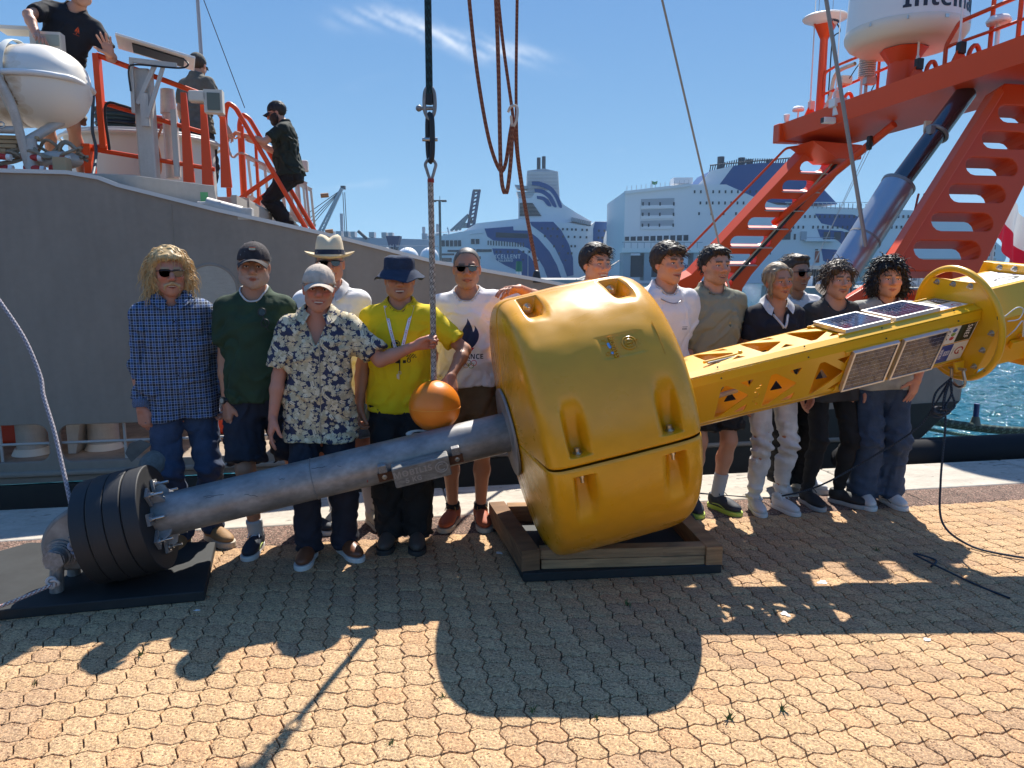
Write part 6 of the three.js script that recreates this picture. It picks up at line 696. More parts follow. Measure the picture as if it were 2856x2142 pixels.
  each('red_locker', [rbox(0.9, 0.32, 0.4, -4.55, 0.25, -2.0, 0.05), rbox(0.8, 0.34, 0.4, -2.25, 0.26, -2.1, 0.05)], mat([0.65, 0.06, 0.02], 0.5), ship);
  const coil = []; for (let i = 0; i < 9; i++) coil.push(new THREE.TorusGeometry(0.09 + 0.012 * Math.sin(i * 3), 0.011, 6, 30).scale(0.55, 1, 1).rotateY(0.3 * Math.sin(i * 2)).translate(-2.86 + i * 0.012, 0.29 + 0.012 * Math.sin(i * 5), -1.4 - 0.02 * i)); each('hung_rope_turn', coil, M_orange, ship);
  each('port_rail', [rod([-6.9, 0.225, -HT - 0.06], [-0.5, 0.235, -HT - 0.06], 0.012), ...[-4.6, -4.02, -3.08, -2.66, -2.2, -1.3].map((x) => rod([x, 0.08, -HT - 0.06], [x, 0.4, -HT - 0.06], 0.012))], M_alu, ship);
  obj('coaming', uvBox(ext(shape([[-3.5, 2.2], [-3.32, 2.40], [-2.88, 2.392], [-2.25, 2.318], [-2.22, 2.02], [-3.5, 2.02]]), 0.05, 0.004).translate(-0.03, 0.01, -1.33)), mat([0.52, 0.47, 0.41], 0.55, { map: rep(hullTex, 0.6), metalness: 0.15 }), ship);
  obj('deckhouse_side', uvBox(join([box(1.6, 0.75, 0.05, -3.0, 1.97, -2.5), box(0.05, 0.75, 4.6, -2.24, 1.94, -4.2)])), mat([0.46, 0.41, 0.35], 0.6, { map: rep(hullTex, 0.6) }), ship);
  obj('safety_label', box(0.06, 0.09, 0.004, -2.36, 2.23, -1.276), mat([0.10, 0.35, 0.13], 0.6), ship);
  obj('fairlead', [rod([-2.32, 2.17, -1.15], [-2.05, 2.10, -1.15], 0.055, 0.055, 16), rbox(0.12, 0.1, 0.1, -2.02, 2.09, -1.15, 0.01), rod([-2.38, 2.17, -1.12], [-2.2, 2.175, -1.12], 0.016)], M_alu, ship);
  obj('deck_tank', [lathe([[0.72, 0], [0.72, 0.62], [0.76, 0.64], [0.76, 0.69], [0.7, 0.70], [0, 0.70]], 48).translate(-3.45, 2.36, -3.6)], mat([0.50, 0.50, 0.46], 0.6), ship);
  obj('tank_rail', [new THREE.TorusGeometry(0.8, 0.018, 8, 60).rotateX(Math.PI / 2).translate(-3.45, 3.0, -3.6)], M_alu, ship);
  // orange guard rails
  const zr = -2.2;
  each('rail_post', [beam([-3.40, 2.74, zr], [-3.40, 3.555, zr], 0.05, 0.085), beam([-3.53, 2.40, zr], [-3.53, 2.77, zr], 0.06, 0.13), ...[-2.68, -2.515, -2.35].map((x, i) => ext(shape([[-0.05, 0], [0.05, 0], [0.024, 0.8 - i * 0.08], [-0.024, 0.8 - i * 0.08]]), 0.03).translate(x, 2.45 - i * 0.02, zr))], M_orange, ship);
  each('rail_bar', [rod([-3.40, 3.55, zr], [-2.35, 3.185, zr], 0.024), rod([-3.36, 3.133, zr], [-2.51, 2.9, zr], 0.021), rod([-3.5, 2.73, zr], [-2.45, 2.575, zr], 0.021), rod([-3.49, 2.745, zr], [-3.37, 2.745, zr], 0.03)], M_orange, ship);
  obj('rail_cable', [tube([[-3.34, 2.72, zr + 0.05], [-3.345, 3.1, zr + 0.05], [-3.2, 3.11, zr + 0.05], [-2.98, 3.03, zr + 0.05]], 0.012, 30, 6)], M_black, ship); obj('rail_cable', tube([[-3.44, 3.2, zr + 0.04], [-3.47, 2.9, zr + 0.05], [-3.45, 2.72, zr + 0.06], [-3.38, 2.45, zr + 0.4], [-3.2, 2.33, -1.1]], 0.014, 30, 6), mat([0.05, 0.09, 0.12], 0.6), ship);
  // aluminium post with bracketed panel
  const post = obj('panel_post', uvBox(join([rbox(0.15, 0.98, 0.15, -3.0, 2.93, -2.12, 0.02)])), M_alu, ship);
  each('bracket', [beam([-3.07, 3.47, -2.0], [-2.68, 3.44, -2.0], 0.03, 0.04), beam([-3.065, 3.02, -2.0], [-3.055, 3.47, -2.0], 0.03, 0.035), beam([-3.03, 3.1, -2.0], [-2.86, 3.44, -2.0], 0.025, 0.035), beam([-2.95, 2.98, -1.98], [-2.79, 3.42, -1.98], 0.025, 0.03), box(0.07, 0.28, 0.02, -2.97, 3.05, -1.99)], M_alu, post);
  const pn = new THREE.Matrix4().makeRotationFromEuler(new THREE.Euler(-0.02, 0.25, -0.2)).setPosition(-2.88, 3.58, -2.15);
  const pan = obj('tilted_panel', rbox(0.64, 0.02, 0.42, 0, 0, 0, 0.005).applyMatrix4(pn), M_white, post); obj('panel_back', box(0.42, 0.012, 0.26, 0.02, -0.018, 0.0).applyMatrix4(pn), M_black, pan);
  obj('panel_lead', tube([[-2.62, 3.50, -2.0], [-2.57, 3.44, -1.95], [-2.66, 3.41, -1.96], [-3.0, 3.42, -1.95], [-3.07, 3.38, -1.96], [-3.07, 3.2, -1.97]], 0.008, 40, 6), M_black, post);
  obj('loading_arm', [rod([-2.86, 2.5, -2.35], [-2.86, 3.1, -2.35], 0.06), cyl(0.075, 0.06, 0.22, -2.86, 3.2, -2.35), box(0.05, 0.6, 0.06, -2.78, 2.8, -2.2)], M_alu, ship);
  const fl = obj('floodlight', [box(0.16, 0.2, 0.1, -2.39, 3.15, -2.05).applyMatrix4(new THREE.Matrix4()), rbox(0.17, 0.1, 0.1, -2.52, 3.19, -2.05, 0.02)], M_cream, ship); obj('lamp_grille', [box(0.11, 0.15, 0.01, -2.385, 3.145, -1.995)], mat([0.12, 0.13, 0.10], 0.3), fl);
  const fl2 = obj('floodlight', [box(0.24, 0.14, 0.1, -3.68, 3.56, -1.9).rotateZ(0), box(0.3, 0.03, 0.2, -3.9, 3.65, -1.95)], M_cream, ship); obj('lamp_grille', [box(0.18, 0.09, 0.01, -3.66, 3.56, -1.845)], mat([0.3, 0.32, 0.26], 0.3), fl2);
  // companion ladder with orange handrails
  for (const t of [3.75, 4.35]) { const dx = t > 4 ? 0.05 : 0; obj('ladder_rail', [pipe([[-2.62 + dx, 2.3, -t], [-2.62 + dx, 3.38, -t], [-2.58 + dx, 3.50, -t], [-2.5 + dx, 3.45, -t], [-1.72 + dx, 2.0, -t]], 0.028, 10, 0.1)], M_orange, ship); obj('ladder_post', [beam([-2.44 + dx, 2.35, -t], [-2.44 + dx, 3.25, -t], 0.03, 0.055)], M_orange, ship); obj('ladder_brace', [rod([-2.55 + dx, 2.42, -t], [-2.13 + dx, 2.72, -t], 0.026)], M_orange, ship); }
  // aluminium gangway lying aft of the ladder
  const gw = []; for (const z of [-4.8, -5.5]) { gw.push(beam([-2.5, 2.95, z], [-1.75, 2.62, z], 0.04, 0.05), beam([-2.5, 2.45, z], [-1.72, 2.12, z], 0.04, 0.07)); for (let i = 0; i < 8; i++) { const x = -2.46 + i * 0.1; gw.push(beam([x, 2.93 - (x + 2.5) * 0.43, z], [x + 0.03, 2.43 - (x + 2.47) * 0.43, z], 0.03, 0.035)); } } gw.push(...[0, 1, 2, 3].map((i) => beam([-2.4 + i * 0.2, 2.41 - i * 0.085, -4.8], [-2.4 + i * 0.2, 2.41 - i * 0.085, -5.5], 0.03, 0.03)));
  gw.forEach((q, i) => q.translate(-0.1, 0.12, 0)); gw.forEach((q, i) => obj(i % 10 < 2 ? 'gangway_chord' : 'gangway_strut', q, M_alu, ship));
  each('gangway_roller', [[-1.68, 2.60], [-1.64, 2.14]].map(([x, y]) => rod([x, y, -4.8], [x + 0.1, y + 0.01, -4.8], 0.03)), mat([0.35, 0.22, 0.12], 0.6), ship);
  obj('stern_light_box', [rbox(0.3, 0.14, 0.14, -1.98, 2.98, -4.9, 0.02)], M_cream, ship);
  obj('whip_mast', rod([-3.0, 2.4, -4.6], [-3.02, 6.5, -4.6], 0.026, 0.018), mat([0.35, 0.36, 0.38], 0.5), ship);
  obj('stay_strut', rod([-3.9, 3.9, -2.6], [-3.6, 3.2, -2.6], 0.016), M_alu, ship);
  obj('boom_vang_foot', [cyl(0.05, 0.03, 0.08, 0.42, 1.57, -1.13, 12), sph(0.03, 0.42, 1.61, -1.13)], M_black, ship);
}
{ // stern gantry: two slotted legs, cross beam, rams and masts
  const gan = ship, dl = 16.26 * D2R, slot = (x0, x1, y, h) => { const r = h / 2, o = []; for (let i = 0; i <= 6; i++) { const a = (-90 + i * 30) * D2R; o.push([x1 - r + r * Math.cos(a), y + r * Math.sin(a)]); } for (let i = 0; i <= 6; i++) { const a = (90 + i * 30) * D2R; o.push([x0 + r + r * Math.cos(a), y + r * Math.sin(a)]); } return o; };
  const Lx = (y) => 0.24 + 0.80 * y, Rx = (y) => Lx(y) + 1.14 - 0.10 * y, sl = [0.56, 0.87, 1.19, 1.50, 1.81, 2.12].map((y, i) => slot(Lx(y) + 0.15, Rx(y) - 0.14 - 0.02 * i, y, 0.2));
  const legG = () => ext(shape([[-0.05, -0.5], [-0.05, 0.02], [Lx(0.3), 0.3], [Lx(2.48), 2.48], [Rx(2.48), 2.48], [Rx(0.3), 0.3], [Rx(0.05) + 0.05, 0.05], [Rx(0.05) + 0.05, -0.5]], [...sl, [[0.62, 0.10], [1.25, 0.10], [1.25, 0.33], [0.74, 0.33]]]), 0.26, 0.012, 2, 8);
  const near = obj('gantry_leg', legG().translate(0, 0, -0.26).rotateX(-dl).translate(3.72, 1.31, -1.5), M_orange, gan);
  obj('leg_flange', [ext(shape([[-0.02, 0.25], [0.10, 0.25], [Lx(2.3) - Lx(0.25) + 0.10, 2.3], [Lx(2.3) - Lx(0.25) + 0.06, 2.36], [Lx(2.3) - Lx(0.25) - 0.02, 2.3]]).clone(), 0.14, 0.012, 2).translate(Lx(0.25) - 0.1, 0, -0.02).rotateX(-dl).translate(3.72, 1.31, -1.5)], M_orange, near);
  const far = obj('gantry_leg', legG().rotateX(dl).translate(3.83, 1.36, -7.05), M_orange, gan);
  each('tread', sl.map((s, i) => { const y = [0.56, 0.87, 1.19, 1.50, 1.81, 2.12][i]; return box(Rx(y) - Lx(y) - 0.3, 0.012, 0.1, (Lx(y) + Rx(y)) / 2, y - 0.085, 0.29).rotateX(dl).translate(3.83, 1.36, -7.05); }), M_alu, far);
  obj('leg_handrail', [pipe([[0.1, 0.35, 0.3], [0.02, 0.42, 0.34], [1.72, 2.42, 0.34], [1.95, 2.45, 0.3]].map(([a, b, c]) => [a, b, c]), 0.02, 8).rotateX(dl).translate(3.83, 1.36, -7.05)], M_orange, far);
  obj('leg_cable', [tube([[1.22, 0.2, 0.3], [2.05, 1.3, 0.3], [2.6, 2.05, 0.31], [2.85, 2.35, 0.2]], 0.024, 40, 8).rotateX(dl).translate(3.83, 1.36, -7.05)], M_black, far); obj('leg_hose', tube([[1.16, 0.2, 0.3], [1.99, 1.3, 0.31], [2.5, 2.05, 0.32], [2.8, 2.4, 0.25]], 0.016, 40, 8).rotateX(dl).translate(3.83, 1.36, -7.05), mat([0.45, 0.36, 0.25], 0.7), far);
  const bm = obj('cross_beam', [ext(shape([[5.66, 3.76], [6.75, 3.70], [6.75, 4.02], [5.60, 4.02]]), 4.75, 0.012, 2).translate(0, 0, -6.3)], M_orange, gan);
  each('beam_haunch', [ext(shape([[5.75, 3.64], [6.6, 3.60], [6.6, 3.38], [6.2, 3.38]]), 0.7).translate(0, 0, -6.3)], M_orange, bm);
  obj('beam_end_cap', rbox(1.2, 0.30, 0.2, 6.16, 3.88, -6.4, 0.02), M_orange, bm);
  obj('diagonal_brace', [rod([5.72, 2.45, -6.6], [6.25, 3.68, -4.4], 0.055, 0.055, 14)], M_orange, gan);
  const chrome = mat([0.42, 0.44, 0.47], 0.33, { metalness: 0.75, bumpMap: rep(T_blot, 0.6), bumpScale: 0.004 }), rodm = mat([0.13, 0.13, 0.135], 0.3, { metalness: 0.8, roughnessMap: galvRough });
  const ram = obj('ram_barrel', [rod([4.15, 1.38, -2.45], [5.0, 2.62, -2.55], 0.185, 0.185, 40)], chrome, gan); each('barrel_band', [rod([4.57, 1.99, -2.5], [4.585, 2.01, -2.502], 0.19, 0.19, 40), rod([4.985, 2.6, -2.549], [5.005, 2.628, -2.552], 0.192, 0.192, 40)], M_galv, ram); obj('ram_rod', rod([4.98, 2.6, -2.55], [5.95, 3.72, -2.75], 0.115, 0.115, 28), rodm, ram);
  obj('rod_clamp', [new THREE.TorusGeometry(0.125, 0.022, 8, 30).applyQuaternion(new THREE.Quaternion().setFromUnitVectors(V(0, 0, 1), V(0.97, 1.12, -0.2).normalize())).translate(5.52, 3.22, -2.66), rbox(0.07, 0.1, 0.08, 5.40, 3.25, -2.60, 0.01)], M_galv, ram);
  each('hydraulic_line', [tube([[4.5, 1.5, -2.28], [4.7, 1.8, -2.28], [5.0, 2.2, -2.3], [5.12, 2.5, -2.36]], 0.012, 30, 6), tube([[4.55, 1.5, -2.26], [4.76, 1.8, -2.26], [5.06, 2.2, -2.28], [5.18, 2.5, -2.34]], 0.012, 30, 6)], mat([0.45, 0.05, 0.03], 0.5), ram);
  obj('foot_tray', [rbox(0.6, 0.05, 0.35, 4.3, 1.42, -1.4, 0.01), rbox(0.2, 0.3, 0.3, 4.1, 1.26, -1.5, 0.03)], M_orange, near);
  // antennas on the beam
  const base = (x, y, z, w = 0.16, h = 0.26) => ext(shape([[-w, 0], [w, 0], [0.04, h], [-0.04, h]]), 0.03).translate(x, y, z), Yb = 4.02;
  const rd = obj('radome', [lathe([[0.0, 4.60], [0.45, 4.60], [0.62, 4.64], [0.68, 4.70], [0.735, 4.78], [0.742, 4.86], [0.735, 5.0], [0.72, 5.6], [0.68, 5.85], [0.5, 6.05], [0, 6.1]].map(([r, y]) => [r, y]), 72).translate(6.12, 0, -4.14)], mat([0.74, 0.75, 0.74], 0.4), gan);
  obj('radome_base', lathe([[0.3, 4.595], [0.6, 4.60], [0.70, 4.66], [0.752, 4.74], [0.758, 4.80], [0.745, 4.84]], 72).translate(6.12, 0, -4.14), mat([0.72, 0.66, 0.56], 0.5), rd);
  each('radome_latch', [200, 235, 270, 305, 340].map((a) => box(0.05, 0.04, 0.015).rotateY(Math.PI / 2 - a * D2R).translate(6.12 + 0.757 * Math.cos(a * D2R), 4.79, -4.14 - 0.757 * Math.sin(a * D2R))), M_steel, rd);
  { const tg = text3d('Intellian', 0.22, 0.012); const p = tg.attributes.position; for (let i = 0; i < p.count; i++) { const a = (p.getX(i) - 0.0) / 0.742 + 0.12, r = 0.737 + p.getZ(i) * 0.6; p.setXYZ(i, 6.12 + Math.sin(a) * r, 5.03 + p.getY(i), -4.14 + Math.cos(a) * r); } tg.computeVertexNormals(); obj('lettering', tg, mat([0.012, 0.016, 0.04], 0.4), rd); }
  obj('radome_pedestal', [cyl(0.2, 0.17, 0.6, 6.12, 4.3, -4.14, 24), cyl(0.17, 0.3, 0.2, 6.12, 4.49, -4.14, 8)], M_orange, rd);
  const fm = obj('radar_mast', [rod([6.1, Yb, -6.03], [6.1, 5.35, -6.03], 0.07, 0.06, 14), cyl(0.06, 0.2, 0.24, 6.1, 5.37, -6.03, 4)], M_orange, gan); obj('dome_antenna', [lathe([[0, 5.48], [0.17, 5.48], [0.2, 5.52], [0.33, 5.57], [0.345, 5.59], [0.33, 5.605], [0, 5.61]], 40).translate(6.1, 0, -6.03)], M_white, fm);
  { const tg = text3d('FURUNO', 0.045, 0.01); const p = tg.attributes.position; for (let i = 0; i < p.count; i++) { const a = p.getX(i) / 0.2 + 0.35, r = 0.195 + p.getZ(i); p.setXYZ(i, 6.1 + Math.sin(a) * r, 5.508 + p.getY(i), -6.03 + Math.cos(a) * r); } tg.computeVertexNormals(); obj('lettering', tg, mat([0.03, 0.03, 0.05], 0.5), fm); }
  each('thin_aerial', [-0.12, 0.0, 0.12].map((d) => rod([6.1 + d, 5.6, -6.03], [6.1 + d, 5.87, -6.03], 0.004)), M_galv, fm); obj('mast_lead', tube([[6.25, 5.5, -5.95], [6.32, 5.38, -5.95], [6.2, 5.25, -5.95], [6.18, 4.7, -5.94], [6.17, 4.1, -5.93]], 0.01, 40, 6), M_black, fm);
  for (const [t, h0, h1, r] of [[6.27, 4.35, 6.4, 0.013], [5.57, 4.36, 5.57, 0.012], [3.79, 4.36, 5.9, 0.014], [3.07, 4.36, 5.9, 0.015], [4.95, 4.05, 5.2, 0.022]]) { const a = obj('whip_antenna', [rod([6.07, h0, -t], [6.06, h1, -t], r, r * 0.5), cyl(0.03, 0.02, 0.12, 6.07, h0, -t)], M_white, gan); if (r < 0.02) { obj('antenna_foot', base(6.07, Yb, -t), M_orange, a); obj('antenna_clamp', rbox(0.09, 0.14, 0.08, 6.08, 4.31, -t + 0.02, 0.01), r > 0.0135 ? M_black : M_cream, a); obj('cable_loop', tube([[6.2, 4.05, -t], [6.22, 4.28, -t], [6.3, 4.36, -t], [6.36, 4.25, -t], [6.34, 4.02, -t]], 0.028, 24, 8), M_orange, a); } }
  each('gps_antenna', [[7.0, 4.08, 0.2], [6.64, 4.12, 0.3]].map(([t, y, h], i) => join([rod([6.08, y, -t], [6.08, y + h * 0.6, -t], 0.015), lathe(i ? [[0, 0], [0.09, 0.0], [0.1, 0.03], [0.08, 0.07], [0, 0.075]] : [[0, 0], [0.035, 0], [0.055, 0.1], [0.05, 0.12], [0, 0.13]], 20).translate(6.08, y + h * 0.6, -t)])), M_white, gan);
  obj('gps_antenna', [rod([6.3, 4.05, -2.75], [6.3, 4.5, -2.75], 0.025), lathe([[0, 0], [0.12, 0.0], [0.135, 0.04], [0.1, 0.09], [0, 0.1]], 24).translate(6.3, 4.5, -2.75)], M_white, gan);
  const sd = []; for (let i = 0; i < 10; i++) sd.push(lathe([[0, 0], [0.115, 0], [0.118, 0.012], [0.07, 0.03], [0, 0.03]], 24).translate(6.05, 4.40 + i * 0.031, -4.81)); const shd = obj('radiation_shield', sd, M_white, gan); obj('shield_stand', [rod([6.05, Yb, -4.81], [6.05, 4.42, -4.81], 0.025), rbox(0.16, 0.1, 0.1, 6.05, 4.33, -4.74, 0.01)], M_alu, shd);
  each('gantry_rail', [pipe([[6.1, 4.4, -5.95], [6.1, 4.75, -5.95], [6.2, 4.82, -5.8], [6.3, 4.84, -4.9], [6.3, 4.9, -4.4]], 0.022, 8), pipe([[6.1, 4.42, -5.95], [6.3, 4.5, -5.6], [6.3, 4.52, -4.6]], 0.022, 8), rod([6.3, 4.0, -4.9], [6.3, 4.9, -4.9], 0.022), rod([6.3, 4.0, -4.45], [6.3, 4.92, -4.45], 0.022), pipe([[6.1, 4.02, -3.33], [6.1, 4.42, -3.33], [6.2, 4.68, -3.25], [6.3, 4.72, -2.5], [6.3, 4.72, -1.7]], 0.026, 8), pipe([[6.1, 4.4, -3.33], [6.3, 4.45, -2.6], [6.3, 4.45, -1.7]], 0.02, 8), ...[2.85, 2.45, 2.05].map((t) => rod([6.3, 4.0, -t], [6.3, 5.05, -t], 0.026)), rod([6.3, 5.0, -2.5], [6.3, 5.1, -1.6], 0.026)], M_orange, gan);
  obj('tall_mast', [beam([6.4, 4.0, -2.35], [6.4, 6.0, -2.35], 0.06, 0.07)], M_white, gan); obj('junction_box', [rbox(0.3, 0.5, 0.12, 6.25, 4.32, -2.1, 0.015)], mat([0.70, 0.62, 0.57], 0.5), gan);
  each('work_light', [rbox(0.18, 0.13, 0.12, 6.1, 4.5, -5.4, 0.02).rotateZ(0.0), rbox(0.2, 0.14, 0.05, 6.2, 3.5, -3.6, 0.01), rbox(0.12, 0.14, 0.1, 6.25, 4.75, -4.45, 0.03)], M_cream, gan); obj('work_lead', tube([[6.1, 4.5, -5.3], [6.2, 4.7, -5.2], [6.3, 4.75, -5.0], [6.15, 4.6, -4.9], [6.2, 4.4, -4.8], [6.1, 4.2, -4.75]], 0.008, 50, 5), M_black, gan);
  const cam = obj('security_camera', [rbox(0.2, 0.09, 0.09, 5.55, 3.80, -4.9, 0.02), cyl(0.08, 0.08, 0.12, 5.68, 3.93, -4.87, 20), rbox(0.2, 0.12, 0.16, 5.66, 4.04, -4.87, 0.01), rod([5.66, 3.82, -4.87], [5.68, 3.9, -4.87], 0.02)], M_white, gan); obj('camera_lens', box(0.01, 0.07, 0.07, 5.447, 3.80, -4.9), M_black, cam);
  obj('pulley_block', [rbox(0.06, 0.2, 0.08, 6.1, 3.47, -4.71, 0.02), cyl(0.05, 0.05, 0.04, 6.1, 3.45, -4.71, 16).rotateX(0)], M_black, gan); each('signal_halyard', [[-0.02, 4.62], [0.03, 4.75]].map(([d, t]) => rod([6.1 + d, 3.4, -4.71], [5.3 + d, 1.3, -t - 0.3], 0.004)), mat([0.5, 0.5, 0.48], 0.7), gan);
  each('conduit', [tube([[6.0, 4.02, -5.85], [6.15, 4.35, -5.85], [6.2, 4.7, -5.8], [6.25, 4.75, -5.4]], 0.03, 30, 8)], mat([0.6, 0.52, 0.38], 0.6), gan);
  each('small_clamp', [6.5, 6.35, 6.75].map((t) => base(6.0, 3.98, -t, 0.09, 0.16)), M_orange, gan);
}
// things carried on board
{
  const shiftIn = (o, ds, dy, dt, k) => { const v = V(ds, dy, -dt).applyAxisAngle(UP, QA); o.position.add(v); return o; };
  const raft = shiftIn(atQuay('life_raft_canister', 'white life raft canister with a dark smear, strapped in a tubular cradle', 'life raft'), -0.11, 0.08, 0.4);
  const smear = canvasTex(512, 512, (c, w) => { c.fillStyle = '#e8e0d2'; c.fillRect(0, 0, w, w); const r = rng(9); for (let i = 0; i < 420; i++) { const t = r(), x = 318 + 30 * (r() - 0.5) + 40 * t, y = 150 + 220 * t; c.fillStyle = `rgba(${70 + r() * 60 | 0},${50 + r() * 30 | 0},${30 + r() * 20 | 0},${0.15 + 0.4 * r()})`; c.beginPath(); c.ellipse(x, y, 1 + r() * 3, 2 + r() * 7, -0.2, 0, 7); c.fill(); } for (let i = 0; i < 160; i++) { c.fillStyle = `rgba(150,110,60,${0.04 + 0.07 * r()})`; c.beginPath(); c.arc(300 + 90 * (r() - 0.5) + 40, 120 + 300 * r(), 6 + 12 * r(), 0, 7); c.fill(); } });
  const cm = mat(0xffffff, 0.38, { map: smear, bumpMap: T_blot, bumpScale: 0.003 });
  const pr = []; for (let i = 0; i <= 40; i++) { const t = i / 40; const x = -4.75 + 1.58 * t; const e = Math.min(t, 1 - t) * 1.58; const r = 0.37 * Math.pow(Math.min(1, Math.sin(Math.min(1, e / 0.32) * Math.PI / 2)), 0.42) + (e > 0.36 && Math.abs(x + 3.68) < 0.04 ? -0.012 : 0); pr.push([Math.max(0.001, r), x]); }
  const half = (a0, a1, k) => { const g = lathe(pr.map(([r, x]) => [r * k, -x]), 40, a0, a1).rotateZ(Math.PI / 2); const p = g.attributes.position; for (let i = 0; i < p.count; i++) { const x = p.getX(i), y = p.getY(i); p.setXYZ(i, x, y * (y > 0 ? 0.82 : 0.95), p.getZ(i)); } g.computeVertexNormals(); return uvBy(g, (x) => (x + 4.75) / 1.58, (x, y, z) => 0.5 + y).translate(0, 3.07, -1.2); };
  obj('upper_shell', half(Math.PI, Math.PI, 1.0), cm, raft); obj('lower_shell', half(0, Math.PI, 0.97), cm, raft);
  const lip = pr.map(([r, x]) => [x, 3.07, -1.2 + r * 1.03]).slice(1, -1), lip2 = pr.map(([r, x]) => [x, 3.07, -1.2 - r * 1.03]).slice(1, -1).reverse(); obj('flange', tube([...lip.filter((_, i) => i % 2 === 0), ...lip2.filter((_, i) => i % 2 === 0)], 0.024, 160, 8, true), M_white, raft);
  each('strap', [-3.68, -4.3].map((x) => new THREE.TorusGeometry(0.368, 0.006, 6, 60).scale(1, 0.9, 5).rotateY(Math.PI / 2).translate(x, 3.06, -1.2)), mat([0.62, 0.64, 0.60], 0.7), raft);
  const cr = shiftIn(atQuay('raft_cradle', 'grey bent tube cradle holding the life raft canister', 'cradle'), -0.17, 0.07, 0.4);
  each('cradle_tube', [pipe([[-4.7, 3.12, -0.78], [-3.66, 3.12, -0.78], [-3.56, 2.85, -0.85], [-3.52, 2.36, -0.95]], 0.034, 10, 0.1), rod([-4.7, 2.66, -0.9], [-3.55, 2.66, -0.9], 0.03), rod([-3.54, 2.56, -0.92], [-3.33, 2.78, -1.15], 0.038), rod([-3.5, 2.36, -0.95], [-3.5, 2.6, -0.95], 0.05)], M_alu, cr);
  each('lashing', [beam([-3.98, 3.0, -0.82], [-3.74, 2.78, -0.86], 0.05, 0.006)], mat([0.60, 0.42, 0.18], 0.8), cr); each('buckle', [new THREE.TorusGeometry(0.03, 0.006, 6, 20).translate(-3.7, 2.74, -0.86), new THREE.TorusGeometry(0.022, 0.006, 6, 20).translate(-3.66, 2.69, -0.87)], M_steel, cr);
  // heap of ladder rungs, rope and blocks on the deck edge
  const R = rng(321), red = mat([0.50, 0.035, 0.03], 0.6), hemp = mat([0.34, 0.27, 0.19], 0.9, { bumpMap: clothBump, bumpScale: 0.004 }), wood = mat([0.42, 0.30, 0.17], 0.8);
  const pl = shiftIn(atQuay('pilot_ladder', 'pilot ladder heap with red spreader ends and wooden steps on the deck edge', 'rope ladder'), -0.21, 0.06, 0.45);
  for (let i = 0; i < 8; i++) { const x = -3.95 + (i % 4) * 0.2 + R() * 0.05, y = 2.39 + Math.floor(i / 4) * 0.085; obj('spreader', rod([x, y, -0.85 - R() * 0.1], [x + 0.13, y - 0.015, -0.85], 0.028, 0.024, 10), red, pl); obj('spreader_tip', rod([x + 0.13, y - 0.015, -0.85], [x + 0.16, y - 0.017, -0.85], 0.027), M_white, pl); }
  for (let i = 0; i < 4; i++) obj('step', rbox(0.42, 0.03, 0.1, -3.85 + i * 0.08, 2.52 + i * 0.034, -0.95, 0.006), wood, pl); obj('step', rbox(0.1, 0.12, 0.12, -3.2, 2.40, -0.8, 0.008), wood, pl);
  for (let i = 0; i < 7; i++) { const P = []; for (let s = 0; s <= 7; s++) P.push([-4.0 + s * 0.13 + R() * 0.03, 2.44 + 0.12 * R() + 0.05 * Math.sin(s + i), -0.82 - 0.2 * R()]); obj('rope', tube(P, 0.013, 40, 6), hemp, pl); }
  obj('canvas_bag', [new THREE.SphereGeometry(0.16, 24, 16).scale(1.1, 0.45, 0.6).translate(-3.27, 2.46, -0.95)], mat([0.46, 0.42, 0.37], 0.95, { bumpMap: T_blot, bumpScale: 0.03 }), pl);
  const coilThing = (name, label, c, x, y, t, r, n, h, m2) => { const o = atQuay(name, label, 'rope'); for (let i = 0; i < n; i++) obj('turn', new THREE.TorusGeometry(r * (1 - 0.06 * (i % 2)), h, 8, 44).rotateX(Math.PI / 2 + 0.04 * Math.sin(i)).translate(x, y + i * h * 1.5, -t), i % 3 === 2 && m2 ? m2 : c, o); };
  coilThing('rope_coil', 'dark green rope coiled on the deck tank', mat([0.025, 0.045, 0.045], 0.85), -3.62, 3.09, 3.35, 0.2, 7, 0.022, M_black); coilThing('rope_coil', 'red and yellow flecked rope coil on the deck tank', mat([0.36, 0.03, 0.025], 0.85), -3.22, 3.08, 3.2, 0.16, 4, 0.024, mat([0.42, 0.16, 0.06], 0.8));
  const hk = atQuay('hanging_rope_hank', 'orange brown rope hank hanging on the deck tank', 'rope'); for (let i = 0; i < 5; i++) obj('loop', new THREE.TorusGeometry(0.085 + 0.008 * i, 0.012, 7, 40).scale(0.8 - 0.05 * i, 1.75, 1).rotateZ(0.06 * Math.sin(i * 2)).translate(-3.14 + 0.012 * Math.sin(i * 3), 2.72, -2.78 + 0.012 * i), mat([0.36, 0.14, 0.06], 0.85), hk); obj('hank_tail', tube([[-3.1, 2.9, -2.76], [-3.07, 2.98, -2.78], [-3.05, 3.06, -2.82]], 0.012, 20, 6), mat([0.36, 0.14, 0.06], 0.85), hk);
  const sr = atQuay('safety_tether', 'pale webbing tether clipped between the ladder posts', 'tether'); obj('webbing', tube([[-2.62, 3.3, -3.72], [-2.6, 3.05, -3.7], [-2.55, 2.9, -3.7], [-2.45, 2.95, -3.72], [-2.2, 2.82, -3.74]], 0.014, 40, 5), mat([0.55, 0.32, 0.25], 0.8), sr);
  // stern ensign
  const fg = new THREE.PlaneGeometry(0.9, 0.75, 30, 24), p = fg.attributes.position; for (let i = 0; i < p.count; i++) { const x = p.getX(i) + 0.45, y = p.getY(i); p.setXYZ(i, x * 0.55, y - x * 0.75, 0.09 * Math.sin(x * 9 + y * 3) * x + 0.05 * Math.sin(x * 17)); } fg.computeVertexNormals();
